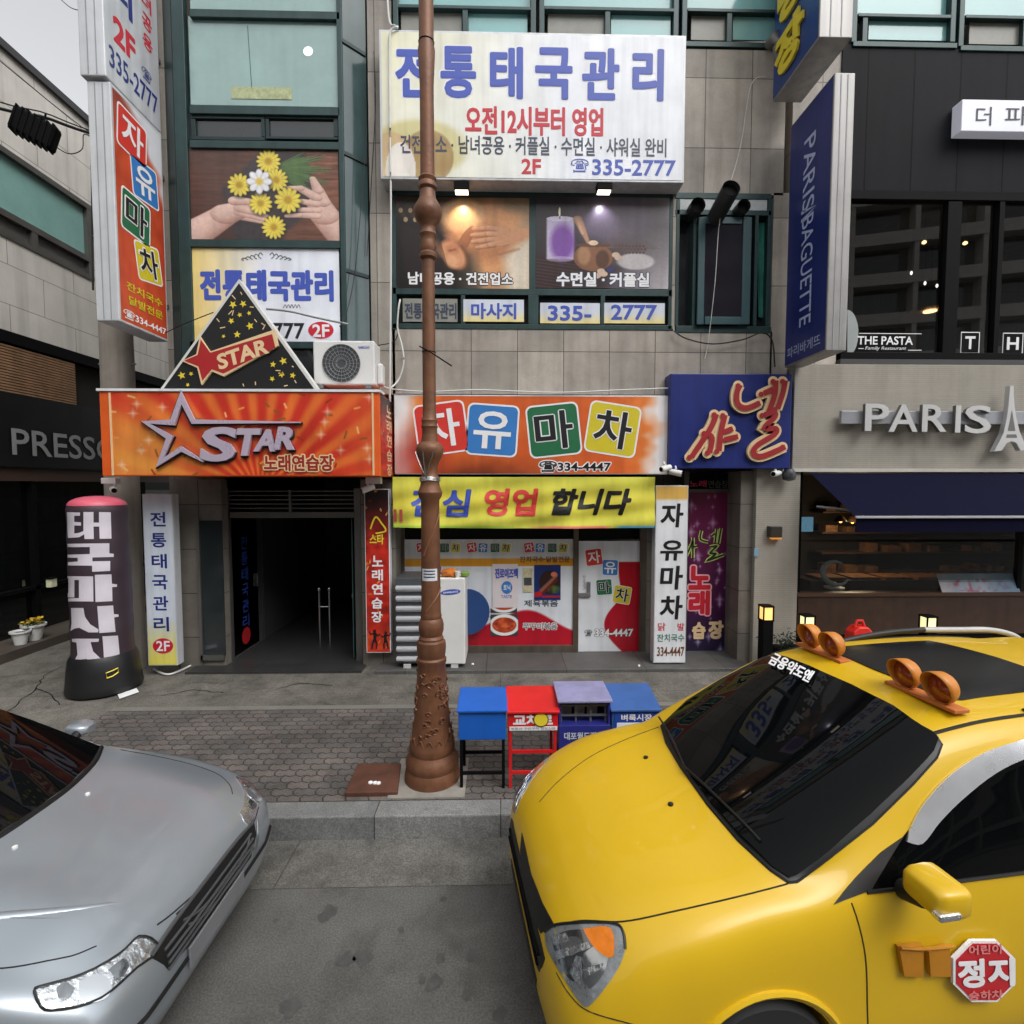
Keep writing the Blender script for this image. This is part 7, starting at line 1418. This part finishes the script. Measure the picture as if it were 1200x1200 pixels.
# ---- yellow minivan
yt = thing('school_minivan', 'yellow minivan with twin amber roof lamps and a red stop sign on its door', 'van', (.07+2.2, 2.70+.29, 0))
SY = [(0.05, [(0, .34), (.34, .345), (.48, .38), (.51, .45), (.48, .53), (.36, .575), (.24, .59), (.12, .596), (0, .597)]),
      (0.08, [(0, .25), (.45, .255), (.60, .31), (.645, .45), (.595, .60), (.46, .662), (.31, .685), (.155, .695), (0, .698)]),
      (0.15, [(0, .20), (.57, .205), (.715, .28), (.755, .48), (.685, .675), (.55, .745), (.37, .78), (.185, .793), (0, .796)]),
      (0.30, [(0, .18), (.66, .185), (.80, .27), (.838, .53), (.772, .765), (.64, .85), (.43, .892), (.215, .907), (0, .91)]),
      (0.55, [(0, .18), (.70, .185), (.84, .27), (.88, .58), (.835, .875), (.72, .95), (.50, .99), (.25, 1.008), (0, 1.012)]),
      (0.90, [(0, .18), (.70, .185), (.845, .27), (.888, .60), (.848, .95), (.76, 1.015), (.55, 1.055), (.28, 1.08), (0, 1.088)]),
      (1.10, [(0, .18), (.70, .185), (.845, .27), (.888, .62), (.852, .975), (.765, 1.045), (.715, 1.08), (.36, 1.145), (0, 1.155)]),
      (1.50, [(0, .18), (.70, .185), (.845, .27), (.888, .63), (.858, 1.00), (.765, 1.18), (.665, 1.315), (.35, 1.355), (0, 1.365)]),
      (1.93, [(0, .18), (.70, .185), (.845, .27), (.888, .63), (.860, 1.02), (.765, 1.29), (.625, 1.525), (.36, 1.565), (0, 1.575)]),
      (2.10, [(0, .18), (.70, .185), (.845, .27), (.888, .63), (.860, 1.03), (.765, 1.31), (.632, 1.555), (.37, 1.605), (0, 1.618)]),
      (2.70, [(0, .18), (.70, .185), (.845, .27), (.888, .63), (.860, 1.05), (.765, 1.33), (.645, 1.59), (.38, 1.645), (0, 1.66)]),
      (3.60, [(0, .20), (.70, .205), (.845, .29), (.885, .65), (.850, 1.08), (.755, 1.34), (.63, 1.565), (.37, 1.625), (0, 1.64)]),
      (4.15, [(0, .24), (.68, .245), (.82, .33), (.86, .67), (.815, 1.09), (.715, 1.31), (.58, 1.49), (.34, 1.555), (0, 1.57)]),
      (4.42, [(0, .28), (.60, .285), (.76, .36), (.79, .66), (.745, 1.02), (.65, 1.16), (.50, 1.26), (.3, 1.30), (0, 1.31)]),
      (4.52, [(0, .36), (.46, .365), (.60, .42), (.63, .62), (.60, .82), (.52, .90), (.4, .94), (.2, .96), (0, .965)])]
YC_ = Car(yt, (.07, 2.70, 0), math.radians(7.5), SY, .05)
YC_.make_body(M_yel, (.90, 3.60), .345)
px_ = YC_.r_px
ws = [(775, 851), (781, 871), (797, 898), (830, 944), (865, 985), (903, 1020), (924, 1034), (934, 1033), (972, 1004), (1022, 965), (1068, 920), (1097, 888), (1103, 872), (1096, 862), (1050, 834), (1000, 807), (950, 784), (908, 768), (895, 771), (845, 797), (805, 822)]
wsc = [(c[0]+(939-c[0])*.05, c[1]+(900-c[1])*.05) for c in ws]
wp_ = YC_.patch('windshield', ws, px_, 8, .007, M_rub, depth=.006)
YC_.patch('windshield_glass', [(c[0]+(939-c[0])*.028, c[1]+(900-c[1])*.028) for c in ws], px_, 12, .012, M_cg, wp_, depth=.002, fit=2)
ring_tube(YC_, 'windshield_gasket', ws, px_, .007, M_rub, wp_, .002)
# lettering across the top of the windshield
def on_body(car, name, s_, bl, br, tl, m, off, par, bold=.03, pr=None):
    g, f, _ = glyphs(s_, .012); pr = pr or car.r_px; mb = MB(); w_, h_ = math.dist(bl, br), math.dist(bl, tl); ry = max(0, bold-.012); rx = ry*h_/w_
    for k, (ox, oy) in enumerate([(0, 0)]+[(math.cos(q*math.pi/4), math.sin(q*math.pi/4)) for q in range(8)]):
        idx = {}
        for i, (a, b) in enumerate(g):
            a, b = a*(1-2*rx)+rx+ox*rx, b*(1-2*ry)+ry+oy*ry; q = car.hit(pr, (bl[0]+(br[0]-bl[0])*a+(tl[0]-bl[0])*b, bl[1]+(br[1]-bl[1])*a+(tl[1]-bl[1])*b), off+.00012*k)
            if q is not None: idx[i] = len(mb.v); mb.v.append(tuple(q))
        for q in f:
            if all(i in idx for i in q): mb.f.append([idx[i] for i in q]); mb.mi.append(0)
    return mb.build(name, m, par, recalc=False)
on_body(YC_, 'lettering', '금융약도앤', (902, 784), (950, 808), (910, 771), T_white, .045, wp_, .035)
# bonnet seam, washer jets
YC_.line('bonnet_seam', [(640, 1088), (680, 1079), (730, 1080), (790, 1068), (860, 1052), (915, 1038), (926, 1034)], px_, .0035, M_seam)
YC_.line('bonnet_seam', [(772, 852), (730, 868), (690, 888), (655, 915), (632, 940)], px_, .003, M_seam)
for a, b in ((757, 888), (786, 943)): q = YC_.hit(px_, (a, b), 0); MB().lathe(q.x, q.y, [(.016, q.z-.01), (.014, q.z+.008), (.004, q.z+.012)], 10).build('washer_jet', M_rub, yt, smooth=True)
# headlights
hl = [(639, 1092), (652, 1084), (690, 1081), (722, 1083), (731, 1094), (733, 1112), (724, 1136), (705, 1163), (690, 1179), (681, 1176), (668, 1158), (652, 1132), (641, 1110)]
h = YC_.patch('headlight', hl, px_, 6, .002, mat('lamp_recess', (168, 170, 174), .28, .6, var=.3, vscale=18, bump=.6, bscale=20), depth=.006, mirror=True, smooth_n=3)
for q in ([(645, 1098), (664, 1093), (668, 1103), (650, 1108)], [(648, 1116), (690, 1104), (693, 1111), (654, 1125)], [(668, 1140), (676, 1120), (683, 1122), (682, 1160)], [(684, 1136), (708, 1128), (706, 1134), (686, 1146)]): YC_.patch('reflector', q, px_, 3, .0056, M_refl, h, .0015, True)
YC_.patch('reflector', [(646, 1098), (668, 1090), (690, 1092), (702, 1112), (690, 1136), (672, 1150), (655, 1128)], px_, 6, .003, M_refd, h, .002, True, 3)
YC_.patch('reflector', [(684, 1118), (700, 1108), (712, 1118), (708, 1140), (692, 1158), (682, 1146)], px_, 5, .0042, M_chr, h, .002, True, 3)
YC_.patch('reflector', [(656, 1100), (676, 1098), (682, 1108), (672, 1120), (660, 1116)], px_, 5, .0048, M_chr, h, .002, True, 3)
YC_.patch('bulb_cup', [(668, 1126), (678, 1120), (685, 1130), (678, 1142), (669, 1138)], px_, 4, .0054, M_refd, h, .002, True, 3)
YC_.patch('amber_lens', [(684, 1089), (703, 1086), (716, 1088), (720, 1100), (719, 1121), (708, 1120), (694, 1107)], px_, 5, .006, M_amb, h, .002, True, 2)
YC_.patch('lens', hl, px_, 6, .009, M_lens, h, .001, True, 3)
for k in range(1): YC_.line('headlight_rim', hl[:6], px_, .006, M_rub, h[0], .004)
# grille between the lamps and lower intake
gl = YC_.patch('grille', [(-.50, .60), (-.3, .625), (.3, .625), (.50, .60), (.46, .50), (.3, .47), (-.3, .47), (-.46, .50)], YC_.r_front, .03, .004, M_rub, depth=.01, smooth_n=2)
for z in (.52, .565): YC_.line('grille_bar', [(-.44, z), (-.2, z), (.2, z), (.44, z)], YC_.r_front, .008, M_black, gl, .008)
YC_.patch('lower_intake', [(-.40, .40), (.40, .40), (.36, .30), (-.36, .30)], YC_.r_front, .03, .004, M_rub, depth=.01)
YC_.patch('grille_side', [(612, 976), (616, 994), (623, 1025), (636, 1058), (650, 1084), (640, 1090), (634, 1094), (622, 1064), (614, 1028), (610, 998)], px_, 5, .004, M_rub, depth=.006)
YC_.line('bumper_seam', [(652, 1140), (668, 1166), (690, 1185), (740, 1200), (800, 1216)], px_, .0025, M_seam)
# doors and side windows (both sides)
for sd in (-1, 1):
    sp = YC_.r_side(sd)
    w = YC_.patch('side_window', [(1.40, 1.035), (1.62, 1.20), (1.92, 1.405), (2.12, 1.475), (2.50, 1.50), (2.50, 1.05)], sp, .05, .004, M_cg, depth=.006)
    YC_.patch('quarter_trim', [(1.22, 1.00), (1.40, 1.035), (1.62, 1.20), (1.50, 1.15)], sp, .03, .0045, M_rub, depth=.006)
    YC_.patch('side_window', [(2.58, 1.055), (2.58, 1.505), (3.35, 1.495), (3.42, 1.10)], sp, .06, .004, M_cg, depth=.006)
    YC_.patch('side_window', [(3.52, 1.11), (3.46, 1.485), (3.88, 1.44), (4.05, 1.18)], sp, .06, .004, M_cg, depth=.006)
    if sd < 0: YC_.patch('window_visor', [(1061, 986), (1066, 968), (1082, 940), (1112, 908), (1152, 882), (1200, 866), (1262, 852), (1262, 872), (1204, 887), (1164, 906), (1127, 935), (1100, 962), (1079, 988)], px_, 5, .012, mat('satin_chrome', (230, 232, 236), .26, .8, var=.05), w, depth=.008, smooth_n=4)
    else: YC_.patch('window_visor', [(1.60, 1.195), (1.72, 1.235), (1.95, 1.375), (2.14, 1.435), (2.50, 1.452), (2.50, 1.515), (2.12, 1.495), (1.90, 1.43)], sp, .03, .016, M_chr, w, depth=.012)
    YC_.line('belt_moulding', [(1.38, 1.03), (1.8, 1.037), (2.5, 1.045), (3.4, 1.09)], sp, .009, M_rub, None, .003)
    YC_.line('door_seam', [(1.30, 1.0), (1.34, .8), (1.36, .55), (1.38, .34)], sp, .0035, M_seam); YC_.line('door_seam', [(2.54, 1.04), (2.55, .8), (2.53, .34)], sp, .0035, M_seam)
    YC_.line('sill_seam', [(1.38, .34), (2.0, .33), (3.3, .34)], sp, .0035, M_seam)
    hd = YC_.hit(sp, (2.34, .93), 0); MB().tube([YC_.W((2.28, sd*.86, .90)), YC_.W((2.31, sd*.91, .91)), YC_.W((2.45, sd*.91, .92)), YC_.W((2.48, sd*.865, .92))], .014, 8).build('door_handle', M_yel, yt, smooth=True)
    YC_.line('arch_lip', [(.90+.37*math.cos(a), .33+.37*math.sin(a)) for a in np.linspace(0.1, 3.04, 24)], sp, .016, M_yel, None, .002, sm_=0)
    for sx in (.90, 3.60): YC_.wheel(sx, sd)
    if sd > 0: continue
    mb = MB(); c = (1.535, sd*.995, 1.13); rows = []
    for u, ry, rz, dx in ((-1, .072, .066, .0), (-.86, .094, .09, .0), (-.4, .108, .105, .0), (.5, .112, .108, .0), (.9, .108, .104, .0), (1.0, .098, .094, 0)): rows.append([YC_.W((c[0]+u*.072+dx, c[1]+ry*.84*math.copysign(abs(math.cos(a))**.42, math.cos(a)), c[2]+.012+rz*.56*math.copysign(abs(math.sin(a))**.42, math.sin(a)))) for a in np.linspace(0, 2*math.pi, 28, endpoint=False)])
    mb.grid(rows, closed=True); k = len(rows[0]); mb.f.append(list(range(k))[::-1]); mb.f.append([5*k+j for j in range(k)]); mb.mi += [0, 0]; mo = mb.build('door_mirror', M_yel, yt, smooth=50)
    MB().tube([YC_.W((1.535, sd*.86, 1.04)), YC_.W((1.535, sd*.95, 1.07))], [.04, .035], 12).build('mirror_arm', M_rub, mo, smooth=True)
    MB().obox(YC_.W((1.50, sd*1.075, 1.115)), YC_.d*.05, YC_.n*.022, Vector((0, 0, .014))).build('indicator', M_lens if False else M_refl, mo, bevel=.01)
    MB().poly([YC_.W((1.610, c[1]+.075*math.cos(a), c[2]+.012+.045*math.sin(a))) for a in np.linspace(0, 2*math.pi, 20, endpoint=False)]).build('mirror_glass', M_chr, mo)
# bonnet to wing: stop sign on the near door, its bracket
oc = [(1145+39*math.cos(math.radians(22.5+45*k)), 1131+38*math.sin(math.radians(22.5+45*k))) for k in range(8)]
sg = YC_.patch('stop_sign', oc, px_, 8, .030, T_white, depth=.012)
YC_.patch('sign_face', [(1145+(a-1145)*.92, 1131+(b-1131)*.92) for a, b in oc], px_, 8, .0325, mat('stop_red', (190, 36, 44), .4, var=.08), sg, depth=.002)
on_body(YC_, 'lettering', '정지', (1113, 1149), (1179, 1146), (1112, 1116), T_white, .0355, sg, .045); on_body(YC_, 'lettering', '어린이', (1125, 1111), (1163, 1109), (1125, 1100), mat('pale_red', (220, 130, 130), .5), .0355, sg, .03); on_body(YC_, 'lettering', '승하차', (1125, 1163), (1165, 1161), (1125, 1152), MATS['pale_red'], .0355, sg, .03)
M_arm = mat('arm_ochre', (176, 116, 20), .5, var=.25)
am = YC_.patch('stop_arm', [(1048, 1105), (1076, 1103), (1076, 1140), (1054, 1138)], px_, 5, .024, M_arm, depth=.02); YC_.patch('stop_arm', [(1082, 1110), (1106, 1104), (1108, 1138), (1084, 1138)], px_, 5, .026, M_arm, depth=.02); YC_.line('arm_bar', [(1048, 1104), (1075, 1105), (1110, 1102)], px_, .007, M_arm, am, .03)
# sunroof, roof rails, roof seam
YC_.patch('sunroof', [(2.22, -.40), (2.20, 0), (2.22, .40), (2.30, .44), (3.05, .42), (3.08, 0), (3.05, -.42), (2.30, -.44)], YC_.r_top, .06, .004, mat('sunroof_glass', (12, 13, 15), .22, var=0, spec=.2), depth=.005, fit=2)
for sd in (-1, 1):
    YC_.line('roof_seam', [(1.95, sd*.592), (2.1, sd*.595), (2.7, sd*.60), (3.6, sd*.585)], YC_.r_top, .009, M_seam, None, .001)
    rl = [YC_.hit(YC_.r_top, (a, sd*.585), o_) for a, o_ in ((2.5, .0), (2.7, .025), (2.95, .042), (3.2, .052))]
    MB().tube(smooth_path3(rl), .020, 10).build('rail_fairing', M_rub, yt, smooth=True)
    rl = [YC_.hit(YC_.r_top, (a, sd*.585), o_) for a, o_ in ((3.2, .052), (3.5, .058), (3.8, .06), (4.0, .035), (4.1, 0))]
    MB().tube(smooth_path3(rl), .021, 10).build('roof_rail', mat('rail_grey', (176, 176, 176), .4, .3), yt, smooth=True)
# twin lamps on the roof: hooded amber lamps on a plate
M_lo = mat('lamp_hood_orange', (196, 122, 40), .45, var=.12)
for tt, sg_ in ((.36, 1), (-.36, -1)):
    q = YC_.hit(YC_.r_top, (2.16, tt), 0); n_ = YC_.n; base = q+Vector((0, 0, .012)); nm = YC_.d
    pl = MB().obox(base, YC_.d*.045, YC_.n*.20, Vector((0, 0, .010))-YC_.n*0).build('lamp_plate', mat('plate_orange', (190, 110, 50), .6, var=.2), yt, bevel=.004)
    for k in (-1, 1):
        c = base+YC_.n*(k*.10)+Vector((0, 0, .085)); ax = -YC_.d; up_v = Vector((0, 0, 1)); rg = lambda a, r: (YC_.n*math.cos(a)+up_v*math.sin(a))*r
        hs_ = MB(); aa = np.linspace(-2.2, math.pi+2.2-0, 40) if False else np.linspace(0, 2*math.pi, 40)
        rows = []
        for l, r in ((-.03, .045), (-.015, .068), (.0, .076), (.04, .078), (.075, .078)): rows.append([c+ax*(l if l < .03 else l*(.30+.70*max(0, math.sin(a)*.5+.5)))+rg(a, r) for a in aa[:-1]])
        hs_.grid(rows, closed=True); hs_.f.append(list(range(39))); hs_.mi.append(0); ho = hs_.build('roof_lamp', M_lo, yt, smooth=True, recalc=False); sd_ = ho.modifiers.new('thickness', 'SOLIDIFY'); sd_.thickness = .004
        ln = MB(); rows = [[c+ax*(.012+.018*math.cos(f*1.5))+rg(a, .072*f) for a in aa[:-1]] for f in (1, .75, .5, .25, .05)]; ln.grid(rows, closed=True); ln.build('lamp_lens', mat('lamp_amber', (226, 150, 20) if k > 0 else (150, 62, 24), .12, var=.2, vscale=30, coat=.5), ho, smooth=True)
# wipers
YC_.line('wiper_arm', [(2*0+ .985, -.05), (1.06, .28), (1.12, .58)], YC_.r_top, .007, M_rub, None, .035); YC_.line('wiper_arm', [(1.06, -.60), (1.02, -.3), (.99, .0)], YC_.r_top, .007, M_rub, None, .035)
YC_.patch('tail_window', [(4.16, -.50), (4.16, .50), (4.36, .46), (4.36, -.46)], YC_.r_top, .06, .004, M_cg, depth=.004)

# ---- silver saloon
M_gb = mat('grille_bar_grey', (96, 98, 100), .38, .5, var=.1)
sv = thing('silver_saloon_car', 'silver saloon car nosing in from the left edge', 'car', (-1.33-2.3, 2.72, 0))
SV = [(0.00, [(0, .32), (.36, .325), (.52, .36), (.55, .43), (.52, .50), (.40, .535), (.27, .545), (.13, .55), (0, .55)]),
      (0.04, [(0, .23), (.50, .235), (.66, .29), (.71, .43), (.665, .56), (.52, .61), (.35, .63), (.17, .637), (0, .64)]),
      (0.13, [(0, .19), (.60, .195), (.755, .27), (.80, .45), (.745, .625), (.60, .68), (.40, .705), (.2, .714), (0, .717)]),
      (0.27, [(0, .17), (.66, .175), (.82, .26), (.86, .48), (.80, .705), (.68, .752), (.46, .801), (.24, .803), (0, .806)]),
      (0.53, [(0, .17), (.70, .175), (.85, .26), (.895, .52), (.84, .785), (.72, .826), (.50, .878), (.27, .88), (0, .885)]),
      (0.88, [(0, .17), (.70, .175), (.85, .26), (.90, .54), (.85, .85), (.765, .89), (.56, .942), (.3, .95), (0, .957)]),
      (1.14, [(0, .17), (.70, .175), (.85, .26), (.90, .55), (.855, .885), (.77, .935), (.705, .965), (.36, 1.03), (0, 1.04)]),
      (1.56, [(0, .17), (.70, .175), (.85, .26), (.90, .56), (.86, .91), (.755, 1.06), (.645, 1.175), (.35, 1.225), (0, 1.24)]),
      (1.98, [(0, .17), (.70, .175), (.85, .26), (.90, .56), (.86, .93), (.745, 1.17), (.59, 1.37), (.34, 1.41), (0, 1.42)]),
      (2.56, [(0, .17), (.70, .175), (.85, .26), (.90, .56), (.86, .95), (.745, 1.21), (.59, 1.425), (.34, 1.465), (0, 1.48)]),
      (3.26, [(0, .18), (.70, .185), (.85, .27), (.895, .57), (.855, .97), (.745, 1.19), (.58, 1.38), (.33, 1.42), (0, 1.435)]),
      (3.81, [(0, .20), (.68, .205), (.84, .29), (.885, .59), (.845, .97), (.755, 1.06), (.64, 1.13), (.34, 1.165), (0, 1.175)]),
      (4.16, [(0, .22), (.66, .225), (.82, .31), (.86, .60), (.82, .95), (.73, .995), (.58, 1.02), (.3, 1.035), (0, 1.04)]),
      (4.56, [(0, .26), (.58, .265), (.74, .34), (.775, .58), (.74, .84), (.65, .89), (.5, .92), (.26, .935), (0, .94)]),
      (4.68, [(0, .34), (.45, .345), (.6, .40), (.63, .55), (.6, .70), (.52, .74), (.4, .755), (.2, .76), (0, .765)])]
VC = Car(sv, (-1.555, 2.72, 0), math.pi+math.radians(-1.0), SV, .05)
VC.make_body(M_sil, (.86, 3.51), .335)
vt = VC.r_top
w = VC.patch('windshield', [(1.16, -.70), (1.06, -.5), (.995, -.25), (.98, 0), (.995, .25), (1.06, .5), (1.16, .70), (1.56, .645), (1.96, .565), (2.0, .3), (2.01, 0), (2.0, -.3), (1.96, -.565), (1.56, -.645)], vt, .05, .004, M_cg, depth=.006, fit=2)
ring_tube(VC, 'windshield_gasket', [(1.30, -.70), (1.20, -.5), (1.135, -.25), (1.12, 0), (1.135, .25), (1.20, .5), (1.30, .70)], vt, .006, M_rub, w, .001) if False else None
VC.line('cowl_trim', [(1.17, -.71), (1.05, -.5), (.98, -.25), (.965, 0), (.98, .25), (1.05, .5), (1.17, .71)], vt, .018, M_rub, w, -.004)
for sd in (-1, 1):
    VC.line('bonnet_seam', [(1.08, sd*.765), (.7, sd*.75), (.44, sd*.715), (.27, sd*.63), (.2, sd*.55)], vt, .003, M_seam)
    VC.line('bonnet_crease', [(.92, sd*.60), (.7, sd*.575), (.44, sd*.53), (.26, sd*.47)], vt, (.012, .005), M_sil, None, -.006) if sd > 0 else None
    sp = VC.r_side(sd)
    VC.patch('side_window', [(1.38, .965), (1.64, 1.12), (1.96, 1.29), (2.16, 1.34), (2.34, 1.35), (2.34, .98)], sp, .05, .004, M_cg, depth=.006)
    VC.patch('side_window', [(2.41, .985), (2.41, 1.35), (2.76, 1.35), (3.06, 1.31), (3.36, 1.16), (3.46, 1.02)], sp, .05, .004, M_cg, depth=.006)
    VC.line('door_seam', [(1.24, .90), (1.28, .6), (1.30, .3)], sp, .003, M_seam); VC.line('door_seam', [(2.38, .95), (2.38, .6), (2.36, .3)], sp, .003, M_seam)
    VC.line('belt_moulding', [(1.31, .945), (1.86, .955), (2.46, .967), (3.46, 1.0)], sp, .008, M_chr, None, .003)
    for sx in (.86, 3.51): VC.wheel(sx, sd, .31, .2, .79)
    mb = MB(); c = (1.50, sd*.955, .99); rows = []
    for u, r in ((-1, .5), (-.6, .85), (.2, 1.0), (1, .85)): rows.append([VC.W((c[0]+u*.07, c[1]+.08*r*math.copysign(abs(math.cos(a))**.6, math.cos(a)), c[2]+.045*r*math.copysign(abs(math.sin(a))**.6, math.sin(a)))) for a in np.linspace(0, 2*math.pi, 22, endpoint=False)])
    mb.grid(rows, closed=True); k = 22; mb.f.append(list(range(k))); mb.f.append([3*k+j for j in range(k)]); mb.mi += [0, 0]; mo = mb.build('door_mirror', M_sil, sv, smooth=50); MB().tube([VC.W((1.48, sd*.85, .95)), VC.W((1.49, sd*.92, .99))], .03, 10).build('mirror_arm', M_rub, mo)
vp = VC.r_px
VC.line('bonnet_crease', [(-90, 1082), (-40, 1077), (0, 1073), (80, 1065), (140, 1058), (163, 1062)], vp, (.034, .016), M_sil, None, -.019, n=12)
hl = [(40, 1162), (46, 1157), (80, 1148), (110, 1136), (140, 1118), (152, 1107), (162, 1098), (176, 1100), (186, 1110), (183, 1118), (160, 1134), (143, 1150), (118, 1170), (90, 1180), (60, 1184), (48, 1180)]
h = VC.patch('headlight', hl, vp, 6, .003, M_refl, depth=.006, mirror=True)
VC.patch('bulb_cup', [(92, 1152), (112, 1142), (128, 1150), (126, 1168), (106, 1176), (92, 1168)], vp, 5, .007, M_chr, h, .003, True, 3); VC.patch('bulb_cup', [(66, 1158), (76, 1152), (86, 1160), (80, 1170), (68, 1170)], vp, 4, .008, M_refd, h, .003, True, 3); VC.patch('bulb_cup', [(126, 1138), (144, 1124), (150, 1134), (138, 1148)], vp, 4, .008, M_refd, h, .003, True, 2)
VC.patch('lens', hl, vp, 6, .014, M_lens, h, .002, True)
VC.line('headlight_rim', hl[9:]+hl[:9], vp, .005, M_rub, h[0], .006, sm_=2)
# grille, bumper, plate
VC.line('bonnet_edge', [(303, 946), (296, 966), (278, 992), (248, 1028), (205, 1068), (184, 1084)], vp, .004, M_seam)
VC.patch('grille_top', [(297, 962), (300, 978), (294, 1004), (262, 1050), (236, 1082), (218, 1088), (206, 1071), (249, 1030), (280, 993)], vp, 5, .003, M_rub, depth=.006)
for q in ([(301, 962), (301, 984), (297, 1004)], [(292, 978), (286, 1000), (262, 1034), (234, 1066), (214, 1079)], [(296, 990), (286, 1012), (262, 1044), (238, 1072), (220, 1084)]): VC.line('grille_bar', q, vp, .006, M_gb, None, .005)
gl = VC.patch('grille', [(-.46, .60), (-.3, .615), (0, .62), (.3, .615), (.46, .60), (.40, .485), (.25, .455), (0, .45), (-.25, .455), (-.40, .485)], VC.r_front, .03, .004, M_rub, depth=.012)
for z in (.485, .515, .545, .575): VC.line('grille_bar', [(-.40, z), (-.2, z), (.0, z), (.2, z), (.40, z)], VC.r_front, .007, M_gb, gl, .008)
VC.line('grille_rim', [(-.46, .605), (-.3, .622), (0, .627), (.3, .622), (.46, .605)], VC.r_front, .010, M_gb, gl, .004)
VC.line('bumper_strip', [(-.70, .42), (-.5, .405), (-.25, .40), (0, .40), (.25, .40), (.5, .405), (.70, .42)], VC.r_front, .014, M_rub, None, .0)
MB().obox(VC.W((-.012, 0, .40)), VC.n*.26, VC.d*.006, Vector((0, 0, .055))).build('number_plate', mat('plate_blank', (112, 114, 117), .5, var=.1), sv, bevel=.004)
for a, b in ((.86, -.22), (.86, .22)): q = VC.hit(vt, (a, b), 0); MB().lathe(q.x, q.y, [(.014, q.z-.01), (.012, q.z+.008), (.004, q.z+.012)], 10).build('washer_jet', M_plastic, sv, smooth=True)
